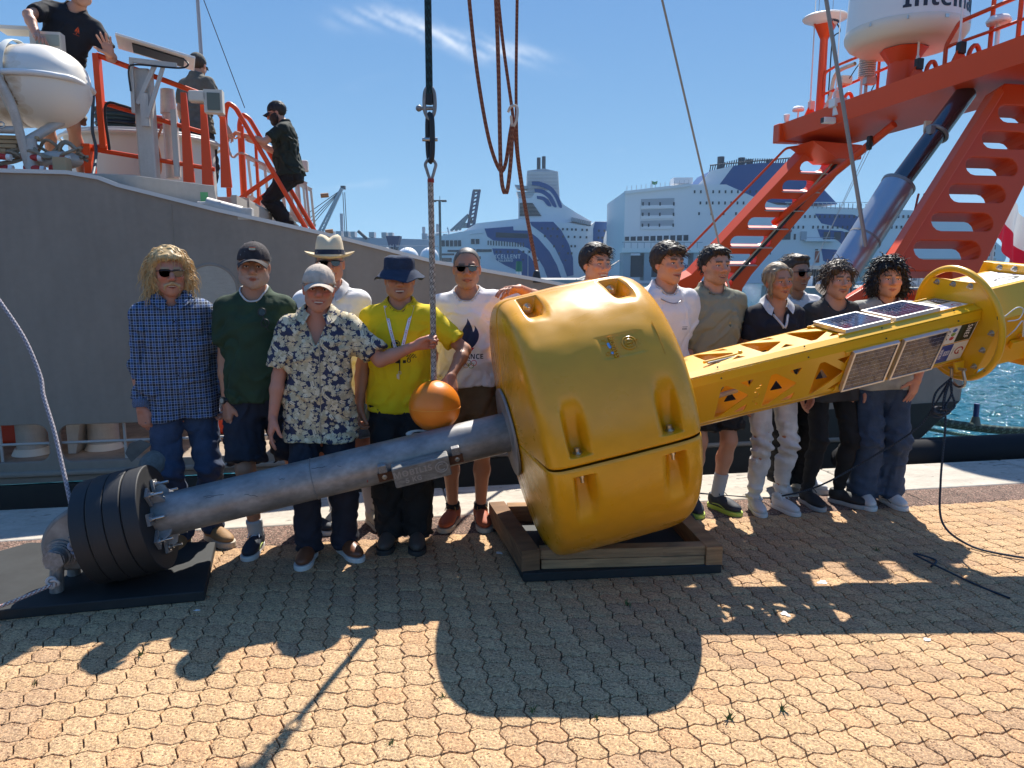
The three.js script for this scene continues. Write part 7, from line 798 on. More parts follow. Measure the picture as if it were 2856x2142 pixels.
  const flag = atQuay('ensign_flag', 'red and white flag drooping from its staff at the stern', 'flag'); obj('cloth', fg.translate(6.76, 2.45, -3.0), mat(0xffffff, 0.8, { transmission: 0.3, thickness: 0, map: canvasTex(256, 256, (c) => { c.fillStyle = '#e9e6e4'; c.fillRect(0, 0, 256, 130); c.fillStyle = '#c8203a'; c.fillRect(0, 130, 256, 126); }) }), flag); obj('staff', rod([6.74, 1.3, -3.0], [6.75, 2.9, -3.0], 0.02), M_white, flag);
}
// ---------------------------------------------------------------- crew on board
const qYaw = (a) => a + QA;
{ const P = (s, y, t) => toWorld(s, y, t); let w = P(-3.74, 2.43, 2.2);
  const navyTee = printed('#14171f', (c) => { c.fillStyle = '#d9531e'; c.beginPath(); c.moveTo(500, 200); c.lineTo(500, 130); c.lineTo(476, 200); c.fill(); c.beginPath(); c.moveTo(506, 200); c.lineTo(506, 140); c.lineTo(530, 200); c.fill(); c.fillRect(478, 206, 56, 4); c.beginPath(); c.arc(504, 226, 6, 0, 7); c.fill(); c.fillRect(470, 240, 70, 3); });
  person({ seed: 21, label: 'person in a black t-shirt with an orange sail badge waving over the life raft', h: 1.80, x: w[0], y: w[1], z: w[2], yaw: 0.35, skin: 'fair', lean: [0.16, 0, -0.36], build: { w: 1.05, sh: 0.185 }, head: { yaw: 0.2, pitch: 0.1, fat: 0.006 }, arms: [{ W: P(-3.7, 3.56, 1.75), pole: [-0.6, 0.1, 0.4], palm: [0, -1, 0.2], fwd: [0.3, -0.2, 0.8], hand: { curl: [0.4, 0.4, 0.4, 0.4] } }, { W: P(-3.19, 3.47, 1.9), pole: [0.5, -1, -0.3], fwd: [-0.25, 1, 0.12], palm: [0.1, 0.1, 1], hand: { curl: [0.04, 0.03, 0.05, 0.08], spread: 0.19, thumb: [1.25, 0.0] } }], feet: [[-0.12, 0.0, -0.2], [0.12, -0.02, 0.2]], shirt: { mat: teeMat(navyTee), print: PR, hem: 0.86, sleeve: 0.72, sleeveR: 0.07, rib: cloth([0.012, 0.013, 0.018]) }, pants: { mat: cloth([0.20, 0.16, 0.12]), short: 0.9, ease: 0.028, name: 'shorts' }, shoes: { mat: shoeM([0.05, 0.05, 0.05]), sole: WHITE_SOLE }, hair: { col: HAIRS.brown, th: 0.01, amp: 0.004, strands: 50, len: 0.015 } });
  w = P(-2.92, 2.36, 3.75);
  person({ seed: 22, label: 'person in a khaki t-shirt and cap standing with back turned on the deck', h: 1.66, x: w[0], y: w[1], z: w[2], yaw: Math.PI - 0.35, skin: 'fair', build: { w: 1.02, sh: 0.18 }, lean: [0.08, 0, 0], head: { yaw: 0.3, pitch: 0.15 }, arms: [{ W: P(-2.55, 3.12, 3.6), pole: [-0.6, -0.3, -0.6] }, { wrist: [0.24, 0.9, 0.1] }], feet: [[-0.12, 0.02, 0], [0.12, -0.02, 0.1]], shirt: { mat: cloth([0.16, 0.145, 0.11]), hem: 0.84, sleeve: 0.78, sleeveR: 0.076, ease: 0.022 }, pants: { mat: cloth([0.02, 0.021, 0.025]), ease: 0.024 }, shoes: { mat: shoeM([0.05, 0.045, 0.04]), sole: DARK_SOLE }, hair: { col: HAIRS.brown, th: 0.008, amp: 0.004, strands: 40, len: 0.012 }, hat: capHat(cloth([0.10, 0.10, 0.085]), cloth([0.09, 0.09, 0.08])) });
  w = P(-2.06, 2.03, 4.05);
  person({ seed: 23, label: 'bearded person in dark green stepping down the orange-railed ladder, holding the handrail', h: 1.70, x: w[0], y: w[1], z: w[2], yaw: -Math.PI / 2 + 0.12, skin: 'fair', build: { w: 1.12, belly: 0.05, sh: 0.18 }, lean: [0.12, 0, 0], hipY: 0.80, hipZ: -0.10, head: { yaw: 0.05, pitch: 0.35, s: 0.98, brow: [0.02, 0.014, 0.01] }, arms: [{ W: P(-2.40, 3.18, 4.33), pole: [-0.3, -1, -0.4], hand: { curl: [1, 1, 1, 1] } }, { W: P(-2.44, 3.16, 3.78), pole: [0.5, -1, -0.3], palm: [0, -0.5, 0.8], fwd: [-0.2, 0.3, 1], hand: { curl: [1.1, 1.1, 1.1, 1.1] } }], feet: [[-0.1, 0.02, -0.1, 0.0], [0.1, -0.06, 0.1, 0.02]], shirt: { mat: cloth([0.016, 0.027, 0.017]), hem: 0.86, sleeve: 0.74, sleeveR: 0.074, ease: 0.022, fold: 0.012 }, pants: { mat: cloth([0.011, 0.010, 0.012]), ease: 0.024, cuff: 2.0, fold: 0.012 }, shoes: { mat: shoeM([0.4, 0.38, 0.36]), sole: WHITE_SOLE }, hair: { col: HAIRS.black, th: 0.012, amp: 0.005, strands: 50, len: 0.014 }, beard: { th: 0.016, col: [[0.006, 0.005, 0.005], [0.02, 0.016, 0.014]] }, glasses: {}, hat: capHat(cloth([0.016, 0.016, 0.018]), cloth([0.016, 0.016, 0.018])) });
}
// ---------------------------------------------------------------- far side of the harbour
{
  const M_fw = mat([0.70, 0.71, 0.72], 0.5), M_fb = mat([0.008, 0.07, 0.23], 0.5), M_win = mat([0.035, 0.045, 0.06], 0.15), M_fg = mat([0.36, 0.38, 0.41], 0.6), M_dk = mat([0.06, 0.065, 0.075], 0.7);
  // each far object is drawn as an elevation (u right of the view axis, v above eye level) in units of k metres and built at distance D
  const elev = (name, label, category, D, group) => { const o = thing(name, label, category, [0, 1.63, -D], 0, group), k = D * 0.9985 / 1593; const P = (l) => l.map(([u, v]) => [u * k, v * k]); return { o, k, slab: (n, pts, depth, m, front = 0, par = o) => obj(n, ext(shape(P(pts)), depth).translate(0, 0, front - depth), m, par), P, bx: (n, u, v, w, h, d, m, f = 0, par = o) => obj(n, box(w * k, h * k, d, u * k, v * k, f - d / 2), m, par), line: (n, a, b, r, m, par = o) => obj(n, rod([a[0] * k, a[1] * k, a[2] ?? 0], [b[0] * k, b[1] * k, b[2] ?? 0], r), m, par) }; };
  const Q1 = (x, y) => [-192.1 + 0.3537 * x, 275.9 - 0.3537 * y], q1 = (l) => l.map(([x, y]) => Q1(x, y));
  { const f = elev('ferry', 'white ferry with blue swooshes and a louvred funnel, lettered EXCELLENT', 'ferry', 260);
    const hull = f.slab('hull', q1([[30, 570], [75, 700], [110, 770], [170, 810], [330, 825], [1212, 825], [1212, 488], [1040, 486], [1010, 515], [840, 490], [640, 488], [550, 515], [380, 528], [245, 545], [120, 570]]), 24, M_fw);
    f.slab('upper_deckhouse', q1([[245, 545], [330, 495], [580, 468], [840, 488], [1020, 500], [1010, 520], [550, 540]]), 20, M_fw, -2, hull);
    const fun = f.slab('funnel_casing', q1([[582, 465], [582, 345], [660, 345], [690, 300], [800, 300], [850, 380], [930, 430], [1030, 485], [840, 490]]), 14, M_fw, -3);
    const tower = f.slab('louvred_tower', q1([[640, 345], [636, 180], [735, 168], [820, 185], [832, 345]]), 10, M_fg, -5, fun);
    for (let i = 0; i < 19; i++) { const y = 188 + i * 8.3; f.slab('louvre', q1([[634 - i * 0.2, y], [822 + i * 0.6, y], [822 + i * 0.6, y + 4.4], [634 - i * 0.2, y + 4.4]]), 11, M_fw, -4.4, fun); }
    for (let i = 0; i < 5; i++) { const y = 305 + i * 9; f.slab('louvre', q1([[570 + i * 3, y], [690, y], [690, y + 5], [570 + i * 3, y + 5]]), 8, M_fw, -3.6, fun); }
    for (let i = 0; i < 10; i++) { const y = 374 + i * 8; f.slab('vent_slat', q1([[590, y], [668 + i * 5.6, y], [670 + i * 5.6, y + 5], [590, y + 5]]), 0.6, M_dk, -2.6, fun); }
    f.slab('winglet', q1([[560, 266], [640, 275], [640, 292], [575, 290]]), 6, M_fg, -3, fun);
    for (const [x, t] of [[706, 97], [737, 90]]) obj('exhaust_pipe', cyl(0.66, 0.66, (180 - t) * 0.3537 * f.k, Q1(x, 0)[0] * f.k, Q1(0, (180 + t) / 2)[1] * f.k, -8, 16), M_dk, fun);
    const sw = (pts, m = M_fb, fr = 0.12) => obj('livery_stripe', ext(new THREE.Shape(new THREE.SplineCurve(pts.map((p) => new THREE.Vector2(...Q1(...p).map((a) => a * f.k)))).getPoints(90)), 0.3).translate(0, 0, fr - 0.3), m, hull);
    sw([[662, 248], [720, 252], [780, 280], [820, 330], [845, 396], [826, 396], [800, 340], [760, 296], [700, 274], [664, 270]], M_fb, -2.8); sw([[678, 290], [730, 296], [780, 330], [812, 394], [790, 392], [760, 345], [720, 318], [680, 312]], M_fb, -2.8); sw([[692, 332], [735, 338], [765, 360], [780, 392], [758, 390], [730, 360], [695, 350]], M_fb, -2.8);
    f.slab('livery_panel', q1([[378, 528], [550, 515], [552, 538], [640, 540], [700, 585], [770, 665], [815, 745], [842, 822], [758, 822], [735, 760], [690, 690], [640, 645], [560, 610], [430, 598], [395, 575]]), 0.3, M_fb, 0.12, hull);
    f.slab('livery_panel', q1([[650, 488], [790, 488], [840, 540], [885, 620], [910, 700], [915, 805], [876, 812], [850, 740], [800, 640], [730, 560], [660, 510]]), 0.3, M_fb, 0.12, hull);
    f.slab('livery_panel', q1([[424, 645], [580, 648], [650, 690], [695, 755], [718, 822], [612, 822], [580, 780], [500, 745], [450, 715], [436, 690]]), 0.3, M_fb, 0.12, hull);
    f.slab('livery_panel', q1([[1040, 488], [1212, 492], [1212, 590], [1186, 590], [1180, 560], [1160, 530], [1130, 525], [1105, 545], [1092, 590], [1092, 625], [1030, 612], [1030, 530]]), 0.3, M_fb, 0.12, hull);
    f.slab('bridge_window', q1([[446, 550], [636, 558], [638, 586], [446, 580]]), 0.3, M_dk, 0.2, hull);
    const W = (x, y, w = 11, h = 13) => f.slab('window', q1([[x - w / 2, y - h / 2], [x + w / 2, y - h / 2], [x + w / 2, y + h / 2], [x - w / 2, y + h / 2]]), 0.2, M_win, 0.22, hull);
    for (let i = 0; i < 14; i++) W(400 + i * 16.3, 612 + i * 0.9, 7, 27); [722, 757, 788, 816, 848, 874, 902, 926, 964, 992].forEach((x) => W(x, 527 + (x - 722) * 0.035)); [740, 776, 815, 850, 882, 919, 953, 990].forEach((x) => W(x, 572 + (x - 740) * 0.03)); [796, 848, 900, 922].forEach((x) => W(x, 632)); [828, 880, 902].forEach((x) => W(x, 674)); [450, 474, 518, 546, 584, 612, 648].forEach((x) => W(x, 665, 12, 14)); [308, 336].forEach((x) => W(x, 604, 22, 30)); [1064, 1098, 1132, 1164, 1190].forEach((x) => W(x, 541)); [1062, 1086, 1124, 1156].forEach((x) => W(x, 582)); for (let i = 0; i < 12; i++) W(1095 + i * 9.6, 638, 5, 30); [[375, 658, 92, 16], [300, 655, 40, 14], [345, 700, 20, 16]].forEach((a) => W(...a)); [130, 155, 180, 205, 228].forEach((x) => W(x, 615, 19, 36)); [[150, 680, 90, 10], [190, 660, 70, 12], [150, 712, 60, 22]].forEach((a) => W(...a)); for (const [x, y] of [[610, 712], [865, 716], [700, 715]]) W(x, y, 9, 9);
    for (let i = 0; i < 9; i++) f.slab('deck_vent', q1([[900 + i * 13, 462 + i * 3], [910 + i * 13, 462 + i * 3], [912 + i * 13, 486 + i * 3], [902 + i * 13, 486 + i * 3]]), 3, M_fg, 0.3, hull);
    f.line('foredeck_rail', [...Q1(40, 556), -1], [...Q1(240, 540), -1], 0.14, M_fw, hull); f.line('foredeck_mast', [...Q1(165, 566), -1], [...Q1(155, 520), -1], 0.3, M_fw, hull); f.line('deck_rail', [...Q1(290, 560), 0.4], [...Q1(372, 552), 0.4], 0.14, M_fw, hull);
    for (const [s, x, y, z] of [['EXCELLENT', 504, 693, 8.8], ['PALERMO', 505, 717, 5]]) obj('lettering', text3d(s, z * f.k, 0.2).translate(Q1(x, y)[0] * f.k, Q1(x, y)[1] * f.k, 0.15), M_fw, hull); }
  { const f = elev('ferry', 'tall white ferry with blue swooshes, balcony decks and an orange lifeboat', 'ferry', 215);
    const st = f.slab('stern_block', [[238, 166], [238, -38], [376, -38], [376, 180], [240, 166]], 40, M_fw);
    f.slab('stern_eave', [[236, 160], [376, 176], [376, 182], [236, 166]], 1.2, M_fw, 0.6, st);
    const hull = f.slab('hull', [[376, 180], [376, -34], [820, -34], [960, -34], [1010, -12], [1052, 22], [1056, 40], [1030, 60], [1000, 120], [820, 128], [690, 133], [560, 138], [520, 150], [450, 180]], 40, M_fw, 0.02);
    f.slab('waterline_band', [[376, -34], [960, -34], [960, -31], [376, -31]], 0.3, mat([0.22, 0.03, 0.03], 0.6), 0.3, hull);
    const fu = f.slab('funnel_casing', [[396, 180], [425, 212], [470, 222], [530, 228], [590, 228], [640, 200], [700, 142], [420, 150]], 16, M_fb, -4); f.slab('casing_front', [[396, 180], [425, 212], [472, 222], [440, 178]], 0.5, M_fw, -3.8, fu);
    for (const [u, h] of [[455, 246], [500, 244], [518, 240], [560, 240]]) obj('exhaust_pipe', cyl(1.0, 1.0, (h - 212) * f.k, u * f.k, (h + 212) / 2 * f.k, -9, 14), M_dk, fu); for (let i = 0; i < 34; i++) f.line('funnel_rail', [424 + i * 5, 211 + Math.min(16, i * 1.1), -5], [426 + i * 5, 224 + Math.min(14, i * 1.1), -5], 0.16, M_dk, fu); f.line('funnel_rail', [424, 224, -5], [600, 240, -5], 0.18, M_dk, fu);
    for (const [y0, y1] of [[130, 152], [109, 130], [87, 107]]) { f.slab('balcony_recess', [[272, y0], [342, y0 + 1], [342, y1], [272, y1 - 2]], 0.4, M_fg, 0.15, st); f.slab('balcony_rail', [[272, y0], [342, y0 + 1], [342, y0 + 8], [272, y0 + 7]], 0.3, M_fw, 0.3, st); for (const u of [276, 289, 312, 341]) f.bx('balcony_door', u, (y0 + y1) / 2 - 1, 3.2, 7, 0.4, M_win, 0.35, st); }
    f.slab('mooring_deck', [[240, 64], [374, 64], [374, 76], [240, 72]], 0.3, M_dk, 0.2, st); for (let i = 0; i < 9; i++) f.bx('deck_pillar', 250 + i * 14, 68, 3, 14, 0.4, M_fw, 0.35, st);
    const pn = elev('ferry_ramp', 'pale steel linkspan and gantry beneath the stern of the tall ferry', 'ramp', 190); for (const u of [245, 290, 350, 395]) pn.bx('leg', u, 10, 16, 60, 6, M_fg, 0); pn.bx('deck', 320, 44, 172, 10, 8, M_fw, 0.5); for (let i = 0; i < 12; i++) pn.bx('rail_post', 238 + i * 14, 54, 1.4, 12, 0.2, M_fg, 1); pn.bx('rail', 318, 60, 170, 1.5, 0.2, M_fg, 1); pn.bx('dark_bay', 268, 10, 26, 46, 1, M_dk, -1); pn.bx('dark_bay', 322, 10, 46, 46, 1, M_dk, -1);
    const W = (u, v, w = 3.2, h = 6) => f.bx('window', u, v, w, h, 0.3, M_win, 0.25, hull);
    for (let i = 0; i < 12; i++) { W(384 + i * 13, 165); if (i < 8) W(397 + i * 13, 142); if (i % 2 === 0) W(395 + i * 13, 120); } for (let i = 0; i < 30; i++) { W(588 + i * 10.4, 114); if (i < 28 && i !== 3) W(596 + i * 10.4, 92); } for (const [u, v, w, h] of [[648, 45, 6, 3], [686, 33, 7, 3], [707, 33, 6, 3], [727, 34, 7, 5], [590, 35, 6, 3], [550, 37, 2, 4], [600, 72, 4, 12]]) W(u, v, w, h); for (let i = 0; i < 6; i++) W(1010 + (i % 3) * 8, 36 + Math.floor(i / 3) * 14, 4, 9);
    f.slab('livery_panel', [[640, 120], [720, 118], [742, 110], [752, 88], [745, 72], [700, 90], [655, 100]], 0.3, M_fb, 0.12, hull); f.slab('livery_panel', [[647, 88], [700, 84], [735, 70], [748, 44], [738, 8], [728, 8], [716, 44], [690, 66], [655, 70]], 0.3, M_fb, 0.12, hull); f.slab('livery_panel', [[658, 47], [690, 45], [712, 30], [716, 8], [690, 10], [664, 22]], 0.3, M_fb, 0.12, hull);
    f.slab('lifeboat_bay', [[548, 66], [591, 66], [591, 100], [570, 100]], 0.3, M_dk, 0.15, hull); const lb = new THREE.SphereGeometry(1, 20, 14).scale(17 * f.k, 8 * f.k, 2).translate(572 * f.k, 84 * f.k, 1.4); obj('lifeboat', lb, mat([0.50, 0.06, 0.035], 0.5), hull);
    f.bx('bridge_wing', 650, 64, 62, 4, 3, M_fw, 2, hull); f.bx('wing_rail', 650, 70, 60, 1, 0.2, M_fg, 2, hull); f.bx('wing_house', 618, 74, 12, 18, 1, M_fg, 0.6, hull); for (const [u, w] of [[668, 14], [690, 14], [712, 12]]) f.bx('boat_bay', u, 74, w, 16, 0.4, M_dk, 0.3, hull); f.bx('pilot_door', 650, 30, 9, 24, 0.4, mat([0.35, 0.07, 0.03], 0.6), 0.3, hull);
    for (let i = 0; i < 26; i++) f.bx('deck_screen', 580 + i * 9.2, 138 - i * 0.2, 1.2, 12, 0.2, M_fg, 0.4, hull); f.bx('deck_rail', 695, 143, 240, 1.3, 0.2, M_fw, 0.4, hull);
    const fl = f.line('flagstaff', [296, 170, -1], [295, 188, -1], 0.12, M_fg, st); f.slab('small_flag', [[295, 188], [301, 186], [307, 188], [306, 181], [300, 180], [295, 182]], 0.1, mat([0.10, 0.25, 0.12], 0.7), -0.9, st); for (let i = 0; i < 14; i++) f.bx('roof_rail_post', 242 + i * 10, 172 + i * 1, 0.9, 10, 0.15, M_fg, -0.3, st); f.bx('roof_house', 363, 190, 40, 12, 5, M_fw, -2, st);
    for (const [s, u, v, z] of [['GENOVA', 368, 10, 7], ['GNV OR', 1030, 12, 8]]) obj('lettering', text3d(s, z * f.k, 0.2).translate(u * f.k, v * f.k, 0.2), mat([0.03, 0.08, 0.2], 0.5), hull); }
  // long grey hull, tanks and cranes to the left
  { const f = elev('naval_hulk', 'long pale grey ship with rows of deck boxes beyond the storage tanks', 'ship', 330); const h = f.slab('hull', [[-440, 74], [-160, 66], [-150, -10], [-440, -10]], 20, mat([0.34, 0.37, 0.43], 0.6)); [-428, -412, -384, -368, -352, -338, -298, -272, -258, -186, -158, -142].forEach((u, i) => f.bx('deck_box', u, 80 - (u + 430) * 0.027, 11 - (i % 3), 11, 5, M_fg, 0.2, h)); for (const [u, t] of [[-366, 122], [-190, 94], [-160, 100]]) f.line('mast', [u, 74, -5], [u, t, -5], 0.7, M_fg, h); f.line('davit', [-326, 84, 0.5], [-308, 68, 0.5], 0.7, M_dk, h);
    const fu = elev('blue_funnel', 'dark blue flared funnel in front of the pale grey ship', 'funnel', 300); fu.slab('casing', [[-268, 74], [-238, 74], [-245, 50], [-262, 50]], 6, mat([0.012, 0.03, 0.10], 0.5)); fu.bx('neck', -253, 42, 15, 18, 4, M_dk, -1);
    for (const [u, w, label] of [[-268, 34, 'white storage tank dome just above the sloping hull edge'], [-222, 46, 'white storage tank dome under the blue funnel'], [-176, 40, 'white storage tank dome beside the white ferry bow']]) { const t = elev('storage_tank', label, 'tank', 200); obj('dome', new THREE.SphereGeometry(1, 32, 12, 0, Math.PI * 2, 0, Math.PI / 2).scale(w / 2 * t.k, 22 * t.k, w / 2 * t.k).translate(u * t.k, 28 * t.k, 0), M_fw, t.o); obj('shell', cyl(w / 2 * t.k, w / 2 * t.k, 46 * t.k, u * t.k, 5 * t.k, 0, 32), M_fw, t.o); t.line('walkway', [u - w / 2, 52, w * 0.03], [u + w / 2, 52, w * 0.03], 0.12, M_fg); for (let i = 0; i < 6; i++) t.line('walkway_post', [u - w / 2 + i * w / 5, 46, w * 0.03], [u - w / 2 + i * w / 5, 56, w * 0.03], 0.06, M_fg); }
    const c = elev('crawler_crane', 'grey lattice boom crane with stay cables left of the tanks', 'crane', 320); const A = [-410, 76], B = [-358, 172]; for (const d of [-4, 5]) c.line('boom_chord', [A[0] + d, A[1]], [B[0] + d * 0.3, B[1]], 0.5, M_fg); for (let i = 0; i < 14; i++) { const t = i / 14, t2 = (i + 1) / 14; c.line('lattice', [lerp(A[0], B[0], t) + (i % 2 ? -4 : 5), lerp(A[1], B[1], t)], [lerp(A[0], B[0], t2) + (i % 2 ? 5 : -4) * 0.7, lerp(A[1], B[1], t2)], 0.2, M_fg); } for (const d of [0, 6, 12, 22]) c.line('stay', [-440 - d, 78 + d], [B[0], B[1] - 2], 0.16, M_dk); for (const d of [0, 4]) c.line('hoist_rope', [B[0] + 2 + d, B[1] - 8], [B[0] + 4 + d, 60], 0.16, M_dk); c.bx('boom_head', -356, 174, 9, 7, 2, M_dk);
    const g = elev('harbour_crane', 'dark blue harbour crane with a raised boom behind the white ferry', 'crane', 420); for (const d of [-5, 6]) g.line('boom_chord', [-88 + d, 90], [-75 + d, 167], 0.9, mat([0.03, 0.06, 0.13], 0.6)); for (let i = 0; i < 9; i++) g.line('lattice', [-93 + i * 1.5, 92 + i * 8.3], [-80 + i * 1.5, 98 + i * 8.3], 0.5, mat([0.03, 0.06, 0.13], 0.6)); g.bx('boom_head', -74, 168, 16, 4, 3, M_dk); for (const a of [[-130, 84], [-120, 84], [-112, 86]]) g.line('strut', a, [-92, 118], 0.8, mat([0.10, 0.17, 0.22], 0.6)); g.line('strut', [-92, 118], [-84, 100], 1, M_dk); g.bx('cabin', -100, 96, 14, 10, 4, mat([0.10, 0.17, 0.22], 0.6));
    const l = elev('lamp_mast', 'tall dark lamp mast standing before the white ferry bow', 'street lamp', 130); l.line('mast', [-152, -20], [-152.6, 148], 0.22, mat([0.08, 0.11, 0.12], 0.5)); l.line('arm', [-164, 147], [-139, 147], 0.12, M_dk); for (const u of [-163, -146, -141]) l.bx('lamp_head', u, 146, 6, 3.2, 0.5, M_dk); l.line('spike', [-152, 148], [-152, 156], 0.05, M_dk); }
  // far quays, beacon, fence and shed
  struct('far_quay', [box(150, 3, 30, -58, -1.05, -118)], mat([0.34, 0.33, 0.31], 0.9)); struct('far_pier', [box(90, 2.6, 14, 73.5, -1.25, -78)], mat([0.28, 0.27, 0.25], 0.9)); struct('far_shore', [box(900, 3, 60, -100, -1.3, -360)], mat([0.3, 0.3, 0.29], 0.9));
  const bc = elev('harbour_beacon', 'small green and white harbour beacon on the far quay', 'beacon', 104); obj('tower', cyl(0.42, 0.3, 1.5, 15 * bc.k, -8 * bc.k, 0, 14), M_fw, bc.o); obj('lantern', cyl(0.5, 0.4, 1.4, 15 * bc.k, 10 * bc.k, 0, 14), mat([0.02, 0.16, 0.09], 0.5), bc.o); bc.line('light_pole', [34, -15], [34, 45], 0.06, M_fg);
  const sh = elev('quay_shed', 'low grey shed with a pale roof edge on the far pier', 'building', 80); sh.bx('wall', 690, -18, 104, 46, 6, mat([0.30, 0.30, 0.29], 0.9), -2); sh.bx('roof_edge', 690, 8, 112, 8, 8, mat([0.50, 0.47, 0.42], 0.9), -1); sh.bx('white_wall', 638, -28, 12, 36, 4, M_fw, 0); for (let i = 0; i < 16; i++) sh.bx('cladding_rib', 652 + i * 5.6, -14, 1.6, 38, 0.3, mat([0.20, 0.20, 0.20], 0.9), -1.6); const s2 = elev('terminal_building', 'long beige terminal building behind the pier fence', 'building', 110); s2.bx('wall', 900, 0, 240, 44, 10, mat([0.44, 0.40, 0.34], 0.9), 0); s2.bx('roof_edge', 900, 24, 246, 6, 12, mat([0.55, 0.52, 0.46], 0.9), 1); for (let i = 0; i < 9; i++) s2.bx('window', 800 + i * 24, 0, 12, 18, 0.4, M_win, 0.2);
  const fe = elev('pier_fence', 'grey steel picket fence along the far pier', 'fence', 74); for (let i = 0; i < 120; i++) fe.bx('picket', 800 + i * 2.9, -17, 0.7, 30, 0.06, M_fg); for (let i = 0; i < 15; i++) fe.bx('post', 800 + i * 24, -14, 2, 40, 0.12, M_fg); for (const v of [-4, -29]) fe.bx('rail', 970, v, 345, 1.2, 0.08, M_fg, 0.02);
  const bo = elev('mooring_bollard', 'dark bollard standing on the far pier edge', 'bollard', 71); obj('drum', cyl(0.3, 0.34, 0.6, 668 * bo.k, -32 * bo.k, 0, 14), M_dk, bo.o); obj('cap', cyl(0.45, 0.4, 0.2, 668 * bo.k, -24 * bo.k, 0, 14), M_dk, bo.o);
  const v = elev('parked_van', 'white van parked behind the pier fence', 'van', 76); v.slab('body', [[852, -32], [852, -22], [858, -12], [868, -9], [892, -9], [892, -32]], 2, M_fw); v.slab('windscreen', [[856, -20], [860, -13], [867, -11], [867, -20]], 0.1, M_win, 0.06); for (const u of [860, 884]) obj('wheel', cyl(0.3, 0.3, 0.2, 0, 0, 0, 16).rotateX(Math.PI / 2).translate(u * v.k, -32 * v.k, 0.05), M_dk, v.o);
}
// ---------------------------------------------------------------- lifting gear, ropes, mats, timber frame
function ropeTex(a, b, n = 8) { const t = canvasTex(64, 64, (c, w) => { c.fillStyle = a; c.fillRect(0, 0, w, w); c.strokeStyle = b; c.lineWidth = 9; for (let i = -2; i < 4; i++) { c.beginPath(); c.moveTo(i * 32 - 8, 64); c.lineTo(i * 32 + 40, 0); c.stroke(); } c.lineWidth = 3; c.strokeStyle = 'rgba(0,0,0,0.5)'; for (let i = -2; i < 5; i++) { c.beginPath(); c.moveTo(i * 21, 0); c.lineTo(i * 21 + 32, 64); c.stroke(); } }); t.wrapS = t.wrapT = THREE.RepeatWrapping; return t; }
const ropeMats = new Map();
function ropeMat(a, b) { const key = a + b; if (!ropeMats.has(key)) { const t = ropeTex(a, b); ropeMats.set(key, mat(0xffffff, 0.85, { map: t, bumpMap: t, bumpScale: 0.002 })); } return ropeMats.get(key); }
function rope(pts, r, seg = 80) { const L = pts.slice(1).reduce((s, p, i) => s + Math.hypot(...sub(p, pts[i])), 0), g = tube(pts, r, seg, 9), uv = g.attributes.uv; for (let i = 0; i < uv.count; i++) uv.setXY(i, uv.getX(i) * L / (r * 5), uv.getY(i) * 2); return g; }
const RX = -0.44, RZ = -4.12;
